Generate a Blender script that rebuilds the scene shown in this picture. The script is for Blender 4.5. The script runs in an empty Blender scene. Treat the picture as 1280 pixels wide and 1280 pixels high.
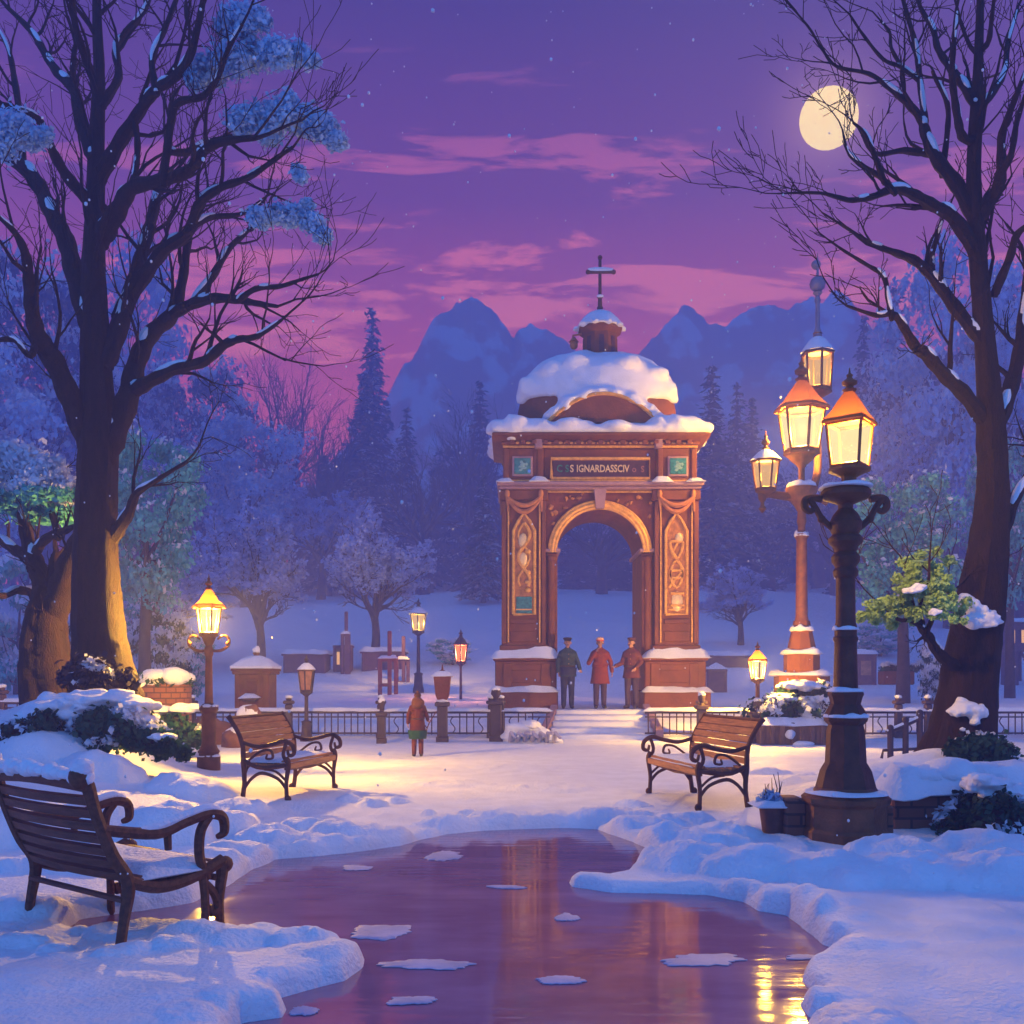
import bpy, bmesh, math, random
import numpy as np
from mathutils import Vector, Matrix

# ------------------------------------------------------------------ set-up
S = bpy.context.scene
COL = S.collection
F, H0, CZ = 1250.0, 849.0, 1.34        # focal length (in 1280 px), horizon row, eye height
PI = math.pi
rng = random.Random(7)
nrg = np.random.default_rng(7)

def P(px, py, d):
    return Vector(((px - 640) / F * d, d, CZ + (H0 - py) / F * d))
def G(px, py):
    d = CZ * F / (py - H0)
    return Vector(((px - 640) / F * d, d, 0))
def X(px, d): return (px - 640) / F * d
def Z(py, d): return CZ + (H0 - py) / F * d
def lin(r, g, b):
    f = lambda c: (c / 12.92 if c <= .04045 else ((c + .055) / 1.055) ** 2.4)
    return (f(r / 255), f(g / 255), f(b / 255))

# ------------------------------------------------------------------ noise
_T = np.random.default_rng(3).random((256, 256))
def vnoise(x, y):
    x = np.asarray(x, float); y = np.asarray(y, float)
    xi = np.floor(x).astype(int); yi = np.floor(y).astype(int)
    fx = x - xi; fy = y - yi
    fx = fx * fx * (3 - 2 * fx); fy = fy * fy * (3 - 2 * fy)
    a = _T[xi & 255, yi & 255]; b = _T[(xi + 1) & 255, yi & 255]
    c = _T[xi & 255, (yi + 1) & 255]; d = _T[(xi + 1) & 255, (yi + 1) & 255]
    return (a * (1 - fx) + b * fx) * (1 - fy) + (c * (1 - fx) + d * fx) * fy
def fbm(x, y, o=4):
    s = 0; a = .5
    for k in range(o):
        s = s + a * vnoise(x * 2 ** k + 17 * k, y * 2 ** k + 31 * k); a *= .5
    return s

# ------------------------------------------------------------------ materials
MATS = {}
def M(name, col, rough=.7, var=.18, scale=6., bump=0., bscale=25., metal=0., stretch=(1, 1, 1), spec=.4, emis=None, estr=0.):
    if name in MATS: return MATS[name]
    m = bpy.data.materials.new(name); m.use_nodes = True
    nt = m.node_tree; b = nt.nodes['Principled BSDF']
    b.inputs['Roughness'].default_value = rough
    b.inputs['Metallic'].default_value = metal
    b.inputs['Specular IOR Level'].default_value = spec
    tc = nt.nodes.new('ShaderNodeTexCoord'); mp = nt.nodes.new('ShaderNodeMapping')
    mp.inputs['Scale'].default_value = stretch
    nt.links.new(tc.outputs['Object'], mp.inputs['Vector'])
    n = nt.nodes.new('ShaderNodeTexNoise'); n.inputs['Scale'].default_value = scale; n.inputs['Detail'].default_value = 5
    nt.links.new(mp.outputs[0], n.inputs['Vector'])
    r = nt.nodes.new('ShaderNodeValToRGB')
    r.color_ramp.elements[0].position = .3; r.color_ramp.elements[1].position = .72
    r.color_ramp.elements[0].color = tuple(c * (1 - var) for c in col) + (1,)
    r.color_ramp.elements[1].color = tuple(min(1, c * (1 + var)) for c in col) + (1,)
    nt.links.new(n.outputs['Fac'], r.inputs['Fac'])
    nt.links.new(r.outputs[0], b.inputs['Base Color'])
    if bump:
        n2 = nt.nodes.new('ShaderNodeTexNoise'); n2.inputs['Scale'].default_value = bscale; n2.inputs['Detail'].default_value = 6
        nt.links.new(mp.outputs[0], n2.inputs['Vector'])
        bp = nt.nodes.new('ShaderNodeBump'); bp.inputs['Strength'].default_value = bump; bp.inputs['Distance'].default_value = .03
        nt.links.new(n2.outputs['Fac'], bp.inputs['Height']); nt.links.new(bp.outputs[0], b.inputs['Normal'])
    if emis:
        b.inputs['Emission Color'].default_value = emis + (1,); b.inputs['Emission Strength'].default_value = estr
    MATS[name] = m
    return m

def leafmat(name, col, var=.35, trans=.25):
    """leaf clumps: the colour varies from clump to clump"""
    m = M(name, col, .75, var, 1.3, spec=.2)
    nt = m.node_tree; b = nt.nodes['Principled BSDF']
    out = [n for n in nt.nodes if n.type == 'OUTPUT_MATERIAL'][0]
    t = nt.nodes.new('ShaderNodeBsdfTranslucent'); mx = nt.nodes.new('ShaderNodeMixShader')
    mx.inputs[0].default_value = trans
    rp = [n for n in nt.nodes if n.type == 'VALTORGB'][0]
    nt.links.new(rp.outputs[0], t.inputs['Color'])
    nt.links.new(b.outputs[0], mx.inputs[1]); nt.links.new(t.outputs[0], mx.inputs[2]); nt.links.new(mx.outputs[0], out.inputs[0])
    return m

def glowmat(name, col, strength, clear=.45):
    """lit lantern pane: gives off light and lets the flame behind it shine through"""
    m = bpy.data.materials.new(name); m.use_nodes = True; nt = m.node_tree; nt.nodes.clear()
    out = nt.nodes.new('ShaderNodeOutputMaterial'); e = nt.nodes.new('ShaderNodeEmission'); t = nt.nodes.new('ShaderNodeBsdfTransparent')
    tc = nt.nodes.new('ShaderNodeTexCoord'); n = nt.nodes.new('ShaderNodeTexNoise'); n.inputs['Scale'].default_value = 4.
    r = nt.nodes.new('ShaderNodeValToRGB'); r.color_ramp.elements[0].color = tuple(c * .8 for c in col) + (1,); r.color_ramp.elements[1].color = col + (1,)
    nt.links.new(tc.outputs['Object'], n.inputs['Vector']); nt.links.new(n.outputs['Fac'], r.inputs[0]); nt.links.new(r.outputs[0], e.inputs[0])
    e.inputs[1].default_value = strength
    mx = nt.nodes.new('ShaderNodeMixShader'); mx.inputs[0].default_value = clear
    nt.links.new(e.outputs[0], mx.inputs[1]); nt.links.new(t.outputs[0], mx.inputs[2]); nt.links.new(mx.outputs[0], out.inputs[0])
    MATS[name] = m
    return m

def brickmat(name, c1, c2, mortar, scale=1.):
    m = bpy.data.materials.new(name); m.use_nodes = True; nt = m.node_tree; b = nt.nodes['Principled BSDF']
    tc = nt.nodes.new('ShaderNodeTexCoord'); sp = nt.nodes.new('ShaderNodeSeparateXYZ'); ad = nt.nodes.new('ShaderNodeMath'); cb = nt.nodes.new('ShaderNodeCombineXYZ')
    nt.links.new(tc.outputs['Object'], sp.inputs[0])
    nt.links.new(sp.outputs[0], ad.inputs[0]); nt.links.new(sp.outputs[1], ad.inputs[1])
    nt.links.new(ad.outputs[0], cb.inputs[0]); nt.links.new(sp.outputs[2], cb.inputs[1])
    br = nt.nodes.new('ShaderNodeTexBrick'); br.inputs['Scale'].default_value = scale
    br.inputs['Color1'].default_value = c1 + (1,); br.inputs['Color2'].default_value = c2 + (1,); br.inputs['Mortar'].default_value = mortar + (1,)
    br.inputs['Mortar Size'].default_value = .012; br.inputs['Brick Width'].default_value = .24; br.inputs['Row Height'].default_value = .1
    nt.links.new(cb.outputs[0], br.inputs['Vector']); nt.links.new(br.outputs['Color'], b.inputs['Base Color'])
    bp = nt.nodes.new('ShaderNodeBump'); bp.inputs['Strength'].default_value = .6; bp.inputs['Distance'].default_value = .01; bp.invert = True
    nt.links.new(br.outputs['Fac'], bp.inputs['Height']); nt.links.new(bp.outputs[0], b.inputs['Normal'])
    b.inputs['Roughness'].default_value = .85
    MATS[name] = m
    return m

SNOW = M('snow', (.80, .83, .90), .65, .07, 3., .55, 34., spec=.3)
SNOWLEAF = leafmat('snowy_leaf', (.74, .80, .90), .12, .3)
BARK = M('bark', (.022, .0075, .0045), .85, .5, 4., 1., 18., stretch=(5, 5, .8))
BARK2 = M('dark_bark', (.035, .02, .02), .9, .4, 4., .8, 18., stretch=(4, 4, .8))
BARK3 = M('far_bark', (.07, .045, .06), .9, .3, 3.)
FROSTBLUE = leafmat('blue_frosted_leaf', (.42, .62, .92), .22)
TEAL = leafmat('teal_leaf', (.12, .46, .46), .4)
GREEN = leafmat('hedge_leaf', (.022, .075, .05), .55)
LIME = leafmat('lit_green_leaf', (.34, .54, .20), .45)
CONIF = leafmat('conifer_needle', (.035, .07, .10), .4)
FROST = leafmat('frosted_twig', (.42, .55, .92), .2)
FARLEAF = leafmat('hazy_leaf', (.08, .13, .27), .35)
IRON = M('dark_iron', (.115, .042, .020), .55, .35, 8., .3, 40., metal=.1, spec=.3)
BRONZE = M('bronze_iron', (.20, .075, .03), .5, .35, 7., .3, 40., metal=.15, spec=.35)
ROOFCU = leafmat('translucent_copper_roof', (.26, .085, .03), .2, .03)  # copper roofs, made translucent amber so the flame's glow shows on them
NAVY = M('navy_iron', (.03, .03, .06), .5, .3, 8.)
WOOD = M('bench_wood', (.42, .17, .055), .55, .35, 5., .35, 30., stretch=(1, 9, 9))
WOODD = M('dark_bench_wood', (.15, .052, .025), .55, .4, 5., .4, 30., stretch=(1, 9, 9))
FENCEM = M('fence_iron', (.06, .035, .04), .6, .3, 8.)
PLANK = M('plank_wood', (.13, .075, .06), .8, .35, 5., .4, 25., stretch=(6, 6, 1))
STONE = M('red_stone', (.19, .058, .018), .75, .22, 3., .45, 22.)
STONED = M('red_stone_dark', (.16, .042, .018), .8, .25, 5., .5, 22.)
STONEM = M('mauve_stone', (.38, .22, .24), .75, .15, 5., .3, 30.)
GILTG = M('gilt_ground', (.42, .17, .04), .6, .35, 10., .4, 30.)
GOLD = M('gold_relief', (.85, .40, .07), .38, .3, 9., .4, 30., metal=.2)
PALEGOLD = M('pale_gold', (.85, .62, .30), .4, .12, 9., metal=.2)
TEALG = M('teal_glass', (.04, .20, .20), .2, .5, 14., .2, 30.)
DARKP = M('dark_plaque', (.07, .025, .03), .5, .3, 6.)
BRICK = brickmat('brown_brick', (.26, .10, .055), (.18, .065, .04), (.07, .035, .03))
GLOW = glowmat('lit_lantern_pane', (1., .74, .34), 1.35, .30)
GLOWD = glowmat('amber_lantern_pane', (1., .55, .18), 1.0, .35)
GLOWR = glowmat('red_lantern_pane', (1., .22, .07), 1.7, .3)
DIMG = M('unlit_lantern_pane', (.42, .20, .10), .35, .3, 8.)
WINLIT = glowmat('lit_window_pane', (1., .52, .20), 1.1, .05)

# ------------------------------------------------------------------ objects
def tag(o, label=None, cat=None, group=None, kind=None):
    if label: o['label'] = label
    if cat: o['category'] = cat
    if group: o['group'] = group
    if kind: o['kind'] = kind
    return o
def thing(name, loc, label, cat, group=None, rz=0.):
    o = bpy.data.objects.new(name, None); COL.objects.link(o)
    o.location = loc; o.rotation_euler.z = rz; o.empty_display_size = .1
    return tag(o, label, cat, group)
def copy_tree(o, parent=None):
    c = o.copy(); COL.objects.link(c)
    c.parent = parent
    for ch in list(o.children): copy_tree(ch, c)
    return c

def mesh_np(name, V, Q=None, Tn=None):
    """fast mesh from arrays of quads and / or triangles"""
    me = bpy.data.meshes.new(name)
    V = np.asarray(V, np.float32)
    loops = []; starts = []; n = 0
    if Q is not None and len(Q):
        Q = np.asarray(Q, np.int32); loops.append(Q.ravel()); starts.append(np.arange(len(Q)) * 4); n = len(Q) * 4
    if Tn is not None and len(Tn):
        Tn = np.asarray(Tn, np.int32); loops.append(Tn.ravel()); starts.append(n + np.arange(len(Tn)) * 3)
    L = np.concatenate(loops); st = np.concatenate(starts).astype(np.int32)
    me.vertices.add(len(V)); me.vertices.foreach_set('co', V.ravel())
    me.loops.add(len(L)); me.loops.foreach_set('vertex_index', L)
    me.polygons.add(len(st)); me.polygons.foreach_set('loop_start', st)
    me.update(calc_edges=True)
    return me
def link(name, me, mat, parent=None, smooth=True):
    o = bpy.data.objects.new(name, me); COL.objects.link(o)
    if mat: me.materials.append(mat)
    if smooth: me.polygons.foreach_set('use_smooth', [True] * len(me.polygons))
    if parent: o.parent = parent
    return o

_ICO = {}
def ico(sub):
    if sub not in _ICO:
        bm = bmesh.new(); bmesh.ops.create_icosphere(bm, subdivisions=sub, radius=1)
        _ICO[sub] = ([v.co.copy() for v in bm.verts], [tuple(v.index for v in f.verts) for f in bm.faces]); bm.free()
    return _ICO[sub]

class MB:
    """collects shapes and links them as ONE mesh object"""
    def __init__(s): s.v = []; s.f = []
    def add(s, vs, fs):
        n = len(s.v); s.v += [tuple(p) for p in vs]; s.f += [tuple(i + n for i in f) for f in fs]
    def box(s, x0, x1, y0, y1, z0, z1, t=0., mat=None):
        """box; t = taper of the top towards its centre (fraction), bevelled corners are left to t"""
        cx, cy = (x0 + x1) / 2, (y0 + y1) / 2
        v = [(x0, y0, z0), (x1, y0, z0), (x1, y1, z0), (x0, y1, z0)]
        v += [(cx + (a - cx) * (1 - t), cy + (b - cy) * (1 - t), z1) for a, b, _ in v]
        if mat is not None: v = [mat @ Vector(p) for p in v]
        s.add(v, [(3, 2, 1, 0), (4, 5, 6, 7), (0, 1, 5, 4), (1, 2, 6, 5), (2, 3, 7, 6), (3, 0, 4, 7)])
    def bbox(s, x0, x1, y0, y1, z0, z1, b=.01):
        """box with bevelled edges (an octagonal section in every direction)"""
        b = min(b, (x1 - x0) * .3, (y1 - y0) * .3, (z1 - z0) * .3)
        rings = []
        for z, i in ((z0, b), (z0 + b, 0), (z1 - b, 0), (z1, b)):
            a0, a1, c0, c1 = x0 + i, x1 - i, y0 + i, y1 - i
            rings.append([(a0 + b, c0, z), (a1 - b, c0, z), (a1, c0 + b, z), (a1, c1 - b, z), (a1 - b, c1, z), (a0 + b, c1, z), (a0, c1 - b, z), (a0, c0 + b, z)])
        s.rings(rings)
    def rings(s, rings, cap=True, closed=True):
        n = len(rings[0]); v = [p for r in rings for p in r]; f = []
        for i in range(len(rings) - 1):
            for k in range(n if closed else n - 1):
                a = i * n + k; b = i * n + (k + 1) % n
                f.append((a, b, b + n, a + n))
        if cap:
            f.append(tuple(range(n))[::-1]); f.append(tuple((len(rings) - 1) * n + k for k in range(n)))
        s.add(v, f)
    def tube(s, pts, rad, n=8, cap=True, sq=1.):
        pts = [Vector(p) for p in pts]
        if not hasattr(rad, '__len__'): rad = [rad] * len(pts)
        up = None; rings = []
        for i, p in enumerate(pts):
            t = (pts[min(i + 1, len(pts) - 1)] - pts[max(i - 1, 0)])
            if t.length < 1e-9: t = Vector((0, 0, 1))
            t.normalize()
            if up is None:
                up = Vector((0, 1, 0)) if abs(t.y) < .9 else Vector((1, 0, 0))
            a = t.cross(up)
            if a.length < 1e-6: a = t.orthogonal()
            a.normalize(); b = a.cross(t); b.normalize(); up = b
            r = rad[i]
            rings.append([p + (a * math.cos(2 * PI * k / n) + b * math.sin(2 * PI * k / n) * sq) * r for k in range(n)])
        s.rings(rings, cap)
    def lathe(s, prof, c=(0, 0, 0), n=16, a0=0., cap=True):
        """profile [(radius, z)]"""
        s.rings([[(c[0] + r * math.cos(a0 + 2 * PI * k / n), c[1] + r * math.sin(a0 + 2 * PI * k / n), c[2] + z) for k in range(n)] for r, z in prof], cap)
    def prism(s, pts, y0, y1):
        """outline in x, z between two depths"""
        n = len(pts)
        v = [(x, y0, z) for x, z in pts] + [(x, y1, z) for x, z in pts]
        f = [tuple(range(n)), tuple(range(2 * n - 1, n - 1, -1))]
        f += [((k + 1) % n, k, k + n, (k + 1) % n + n) for k in range(n)]
        s.add(v, f)
    def ball(s, c, r, sub=2, seed=0., bump=0., flat=None):
        """icosphere lump, radii r; flat cuts the bottom level at that height"""
        vs, fs = ico(sub)
        if not hasattr(r, '__len__'): r = (r, r, r)
        out = []
        for p in vs:
            k = 1 + bump * (math.sin(p.x * 3.1 + seed) * math.sin(p.y * 2.7 + seed * 1.7) + math.sin(p.z * 4.3 + seed * 2.3 + p.x * 2) * .6
                            + math.sin(p.x * 7 + p.y * 6 + seed * 3.1) * .4)
            q = Vector((c[0] + p.x * r[0] * k, c[1] + p.y * r[1] * k, c[2] + p.z * r[2] * k))
            if flat is not None and q.z < flat: q.z = flat
            out.append(q)
        s.add(out, fs)
    def build(s, name, mat, parent=None, world=False, smooth=True, angle=40):
        """world: coordinates are scene coordinates, moved to the parent's base"""
        V = s.v
        if world and parent:
            L = parent.location; V = [(p[0] - L.x, p[1] - L.y, p[2] - L.z) for p in V]
        me = bpy.data.meshes.new(name); me.from_pydata(V, [], s.f); me.update()
        bm = bmesh.new(); bm.from_mesh(me); bmesh.ops.recalc_face_normals(bm, faces=bm.faces)
        if smooth:
            ca = math.radians(angle)
            for f in bm.faces: f.smooth = True
            for e in bm.edges:
                if len(e.link_faces) == 2 and e.calc_face_angle(0) > ca: e.smooth = False
        bm.to_mesh(me); bm.free()
        return link(name, me, mat, parent, False)

def part(name, mat, parent, **kw):
    """an MB whose .done() builds the part"""
    return MB()

def catmull(pts, rad, sub=4):
    pts = [Vector(p) for p in pts]
    if len(pts) < 3: sub = 1
    op, orr = [], []
    for i in range(len(pts) - 1):
        p0 = pts[max(i - 1, 0)]; p1 = pts[i]; p2 = pts[i + 1]; p3 = pts[min(i + 2, len(pts) - 1)]
        for k in range(sub):
            t = k / sub
            op.append(.5 * ((2 * p1) + (p2 - p0) * t + (2 * p0 - 5 * p1 + 4 * p2 - p3) * t * t + (3 * p1 - p0 - 3 * p2 + p3) * t ** 3))
            orr.append(rad[i] * (1 - t) + rad[i + 1] * t)
    op.append(pts[-1]); orr.append(rad[-1])
    return op, orr

# ------------------------------------------------------------------ leaf clumps
def leaves(C, R, n, size, squash=.7, seed=1, flat=.0):
    """n leaf-sized quads per clump spread through each clump's volume -> centres, quads vertices"""
    g = np.random.default_rng(seed)
    C = np.asarray(C, float); R = np.asarray(R, float)
    if R.ndim == 0: R = np.full(len(C), float(R))
    idx = np.repeat(np.arange(len(C)), n)
    d = g.normal(size=(len(idx), 3)); d /= np.linalg.norm(d, axis=1)[:, None]
    rr = R[idx] * (g.random(len(idx)) ** .5) * (1 + .28 * np.abs(g.normal(size=len(idx))) * (g.random(len(idx)) < .3))
    off = d * rr[:, None]; off[:, 2] *= squash
    c = C[idx] + off
    nrm = d * .6 + g.normal(size=d.shape) * .7 + np.array([0, 0, flat]); nrm /= np.linalg.norm(nrm, axis=1)[:, None]
    a = np.cross(nrm, g.normal(size=d.shape)); a /= np.linalg.norm(a, axis=1)[:, None]
    b = np.cross(nrm, a)
    s = size * (.55 + .9 * g.random(len(idx)))[:, None]
    V = np.stack([c - a * s, c - b * s * .62 + nrm * s * .12, c + a * s, c + b * s * .62 + nrm * s * .12], 1)
    return c, off[:, 2] / (R[idx] * squash), V
def quads_obj(name, V, mat, parent=None, loc=None):
    if not len(V): return None
    V = np.asarray(V).reshape(-1, 3)
    if loc is not None: V = V - np.array(loc)[None]
    me = mesh_np(name, V, np.arange(len(V)).reshape(-1, 4))
    return link(name, me, mat, parent, False)

def snowring(b, c, r, z, th, seed=0., wd=None):
    """uneven collar of snow lying on a round ledge"""
    n = 30; wd = wd or r * .3; rings = []
    for i in range(n):
        a = 2 * PI * i / n; k = .55 + .9 * float(vnoise(i * .45 + seed * 3.1, seed)) ; w_ = wd * (.75 + .5 * float(vnoise(i * .6 + 9, seed + 4)))
        rings.append([(c[0] + (r + w_ * math.cos(q)) * math.cos(a), c[1] + (r + w_ * math.cos(q)) * math.sin(a), z + max(-.2, math.sin(q)) * th * k) for q in np.linspace(0, 2 * PI, 9)[:-1]])
    rings.append(rings[0]); b.rings(rings, cap=False)
# ------------------------------------------------------------------ light and air settings
SKY_K = 1.; SKY_TOP = (.10, .31, .80); SKY_BACK = (.09, .35, 1.02)
SUN_E = .5; MOON_E = 2.8
HAZE = .0072; HAZE_COL = (.40, .44, .95); HAZE_G = .0
LAMP_K = 500.; FRONT_P = 2.3; LEFT_P = 13.; REAR_P = 13.; FENCE_P = 9.
# ------------------------------------------------------------------ camera, sky, sun, air
cam = bpy.data.cameras.new('camera'); camo = bpy.data.objects.new('camera', cam); COL.objects.link(camo)
camo.location = (0, 0, CZ); camo.rotation_euler = (PI / 2, 0, 0)
cam.sensor_width = 36; cam.lens = 36 * F / 1280; cam.shift_y = (H0 - 640) / 1280
cam.clip_start = .05; cam.clip_end = 3000
S.camera = camo
S.view_settings.view_transform = 'Standard'; S.view_settings.look = 'None'; S.view_settings.exposure = 0; S.view_settings.gamma = 1
S.cycles.max_bounces = 6; S.cycles.volume_bounces = 1; S.cycles.diffuse_bounces = 2; S.cycles.glossy_bounces = 2
S.cycles.transparent_max_bounces = 12; S.cycles.sample_clamp_indirect = 4; S.cycles.use_denoising = True
S.cycles.caustics_reflective = False; S.cycles.caustics_refractive = False

SUN_EL, SUN_AZ = math.radians(29), math.radians(17.5)     # where the moon stands
w = bpy.data.worlds.new('World'); S.world = w; w.use_nodes = True
nt = w.node_tree; nt.nodes.clear(); N = nt.nodes.new; Lk = nt.links.new
out = N('ShaderNodeOutputWorld'); bg = N('ShaderNodeBackground'); Lk(bg.outputs[0], out.inputs[0])
tc = N('ShaderNodeTexCoord'); sep = N('ShaderNodeSeparateXYZ'); Lk(tc.outputs['Generated'], sep.inputs[0])
def math_(op, a, b=None, c=None, clamp=False):
    n = N('ShaderNodeMath'); n.operation = op; n.use_clamp = clamp
    for i, q in enumerate((a, b, c)):
        if q is None: continue
        if hasattr(q, 'links'): Lk(q, n.inputs[i])
        else: n.inputs[i].default_value = q
    return n.outputs[0]
def ramp(fac, els, interp='LINEAR'):
    r = N('ShaderNodeValToRGB'); r.color_ramp.interpolation = interp
    while len(r.color_ramp.elements) < len(els): r.color_ramp.elements.new(.5)
    for e, (p, c) in zip(r.color_ramp.elements, els): e.position = p; e.color = tuple(c) + (1,)
    Lk(fac, r.inputs[0]); return r.outputs[0]
def mixc(f, a, b, mode='MIX'):
    n = N('ShaderNodeMix'); n.data_type = 'RGBA'; n.blend_type = mode
    for i, q in ((0, f), (6, a), (7, b)):
        if hasattr(q, 'links'): Lk(q, n.inputs[i])
        elif i == 0: n.inputs[0].default_value = q
        else: n.inputs[i].default_value = tuple(q) + (1,)
    return n.outputs[2]
sx, sy, sz = sep.outputs
# dusk sky: pink low over the park, violet above it, blue overhead and on the side away from the afterglow
K = SKY_K
front = ramp(sz, [(0., tuple(K * c for c in (1.42, .15, .11))), (.24, tuple(K * c for c in (1.36, .13, .09))), (.33, tuple(K * c for c in (.95, .08, .085))),
                  (.43, tuple(K * c for c in (.30, .022, .09))), (.56, tuple(K * c for c in (.085, .006, .045))), (.66, tuple(K * c for c in (.08, .05, .24))),
                  (.85, SKY_TOP), (1., SKY_TOP)])
back = ramp(sz, [(0., SKY_BACK), (.5, SKY_BACK), (.85, SKY_TOP), (1., SKY_TOP)])
az = math_('MULTIPLY_ADD', sy, 1.6, .35, clamp=True)
base = mixc(az, back, front)
# thin clouds: long streaks in two belts, catching the afterglow
iz = math_('DIVIDE', 1., math_('MAXIMUM', sy, .05))
u = math_('MULTIPLY', sx, iz); v = math_('MULTIPLY', sz, iz)
cb = N('ShaderNodeCombineXYZ'); Lk(math_('MULTIPLY', u, 5.4), cb.inputs[0]); Lk(math_('MULTIPLY', v, 29.), cb.inputs[1])
cn = N('ShaderNodeTexNoise'); cn.inputs['Scale'].default_value = 1.; cn.inputs['Detail'].default_value = 7; cn.inputs['Roughness'].default_value = .62; cn.inputs['Distortion'].default_value = .5
Lk(cb.outputs[0], cn.inputs['Vector'])
def belt(c, wd):
    return math_('SUBTRACT', 1., math_('DIVIDE', math_('ABSOLUTE', math_('SUBTRACT', v, c)), wd), clamp=True)
lowb = belt(.38, .10); upb = belt(.515, .045); topb = belt(.61, .035)
bel = math_('MAXIMUM', math_('MAXIMUM', lowb, math_('MULTIPLY', upb, .95)), math_('MULTIPLY', topb, .5))
thr = math_('SUBTRACT', .635, math_('MULTIPLY', bel, .205))
cl = math_('MULTIPLY', math_('SUBTRACT', cn.outputs['Fac'], thr), 13., clamp=True)
cl = math_('MULTIPLY', cl, math_('MULTIPLY', math_('MINIMUM', math_('MULTIPLY', bel, 3.), 1.), az))
ccol = ramp(v, [(.30, tuple(K * c for c in (2.1, .42, .20))), (.42, tuple(K * c for c in (1.75, .30, .20))), (.52, tuple(K * c for c in (.95, .15, .20))), (.62, tuple(K * c for c in (.36, .07, .15)))])
sky = mixc(math_('MULTIPLY', cl, .8), base, ccol)
# moon halo in the thin high cloud
MD = Vector((X(1036, 1), 1, (H0 - 148) / F)).normalized()
dot = N('ShaderNodeVectorMath'); dot.operation = 'DOT_PRODUCT'; Lk(tc.outputs['Generated'], dot.inputs[0]); dot.inputs[1].default_value = MD
halo = math_('POWER', math_('MAXIMUM', dot.outputs['Value'], 0.), 1400.)
sky = mixc(math_('MULTIPLY', halo, .55), sky, (1.2 * K, .55 * K, .42 * K))
nis = N('ShaderNodeTexSky'); nis.sky_type = 'NISHITA'; nis.sun_disc = False; nis.sun_elevation = SUN_EL; nis.sun_rotation = SUN_AZ
nm = N('ShaderNodeMix'); nm.data_type = 'RGBA'; nm.blend_type = 'ADD'; nm.inputs[0].default_value = .004
Lk(sky, nm.inputs[6]); Lk(nis.outputs[0], nm.inputs[7])
Lk(nm.outputs[2], bg.inputs[0]); bg.inputs[1].default_value = 1.

sl = bpy.data.lights.new('moonlight', 'SUN'); so = bpy.data.objects.new('moonlight', sl); COL.objects.link(so)
sl.energy = SUN_E; sl.angle = math.radians(3); sl.color = (1., .80, .62)
sd = Vector((math.sin(SUN_AZ) * math.cos(SUN_EL), math.cos(SUN_AZ) * math.cos(SUN_EL), math.sin(SUN_EL)))
so.rotation_euler = sd.to_track_quat('Z', 'Y').to_euler(); so.location = (30, 60, 50)

# the moon itself, far outside the air of the park
b = MB(); b.ball((0, 0, 0), 35.5 / F * 1500, 4)
mm = bpy.data.materials.new('moon'); mm.use_nodes = True; mn = mm.node_tree; mn.nodes.clear()
mo = mn.nodes.new('ShaderNodeOutputMaterial'); me_ = mn.nodes.new('ShaderNodeEmission'); mt = mn.nodes.new('ShaderNodeTexCoord'); mz = mn.nodes.new('ShaderNodeTexNoise')
mz.inputs['Scale'].default_value = .045; mz.inputs['Detail'].default_value = 4
mr = mn.nodes.new('ShaderNodeValToRGB'); mr.color_ramp.elements[0].color = (1, .68, .16, 1); mr.color_ramp.elements[1].color = (1, .76, .22, 1); mr.color_ramp.elements[0].position = .3
mn.links.new(mt.outputs['Object'], mz.inputs['Vector']); mn.links.new(mz.outputs['Fac'], mr.inputs[0]); mn.links.new(mr.outputs[0], me_.inputs[0]); me_.inputs[1].default_value = MOON_E; mn.links.new(me_.outputs[0], mo.inputs[0])
moon = b.build('moon', mm); moon.location = Vector((0, 0, CZ)) + MD * 1500 / MD.length * (1 / MD.y) * 1.
tag(moon, 'round pale yellow full moon in the violet sky behind thin bare twigs', 'moon')

if HAZE > 0:
    hb = MB(); hb.box(-230, 230, -14, 196, -3, 75)
    hm = bpy.data.materials.new('haze'); hm.use_nodes = True; hn = hm.node_tree; hn.nodes.clear()
    ho = hn.nodes.new('ShaderNodeOutputMaterial'); hv = hn.nodes.new('ShaderNodeVolumePrincipled')
    hv.inputs['Color'].default_value = HAZE_COL + (1,); hv.inputs['Density'].default_value = HAZE; hv.inputs['Anisotropy'].default_value = HAZE_G
    hn.links.new(hv.outputs[0], ho.inputs['Volume'])
    tag(hb.build('haze', hm, smooth=False), 'pale violet winter haze filling the whole park', 'haze', kind='stuff')
    hm.cycles.homogeneous_volume = True

# ------------------------------------------------------------------ ground
PONDPX = [(640, 1030), (700, 1028), (745, 1030), (785, 1043), (822, 1056), (800, 1068), (782, 1084), (755, 1090), (712, 1094), (716, 1099), (765, 1106), (820, 1107), (885, 1109), (930, 1117),
          (950, 1128), (985, 1133), (1012, 1152), (1030, 1168), (1056, 1177), (1040, 1188), (1008, 1200), (1003, 1212), (1022, 1232), (1004, 1242), (1012, 1256), (1040, 1258), (1012, 1270), (996, 1286), (985, 1330),
          (960, 1420), (700, 1480), (450, 1480), (300, 1420), (270, 1330), (285, 1280), (300, 1262), (350, 1256), (356, 1247), (345, 1234), (382, 1224), (430, 1212), (452, 1196), (454, 1186), (425, 1174),
          (395, 1168), (360, 1166), (330, 1158), (306, 1166), (285, 1163), (262, 1155), (205, 1152), (120, 1158), (80, 1152), (100, 1138), (180, 1128), (240, 1118), (285, 1098), (310, 1080), (345, 1066), (400, 1062), (440, 1058), (500, 1050), (525, 1043), (560, 1036), (600, 1032)]
POND = np.array([(G(a, b_).x, G(a, b_).y) for a, b_ in PONDPX])
WATER = -.05
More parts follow.
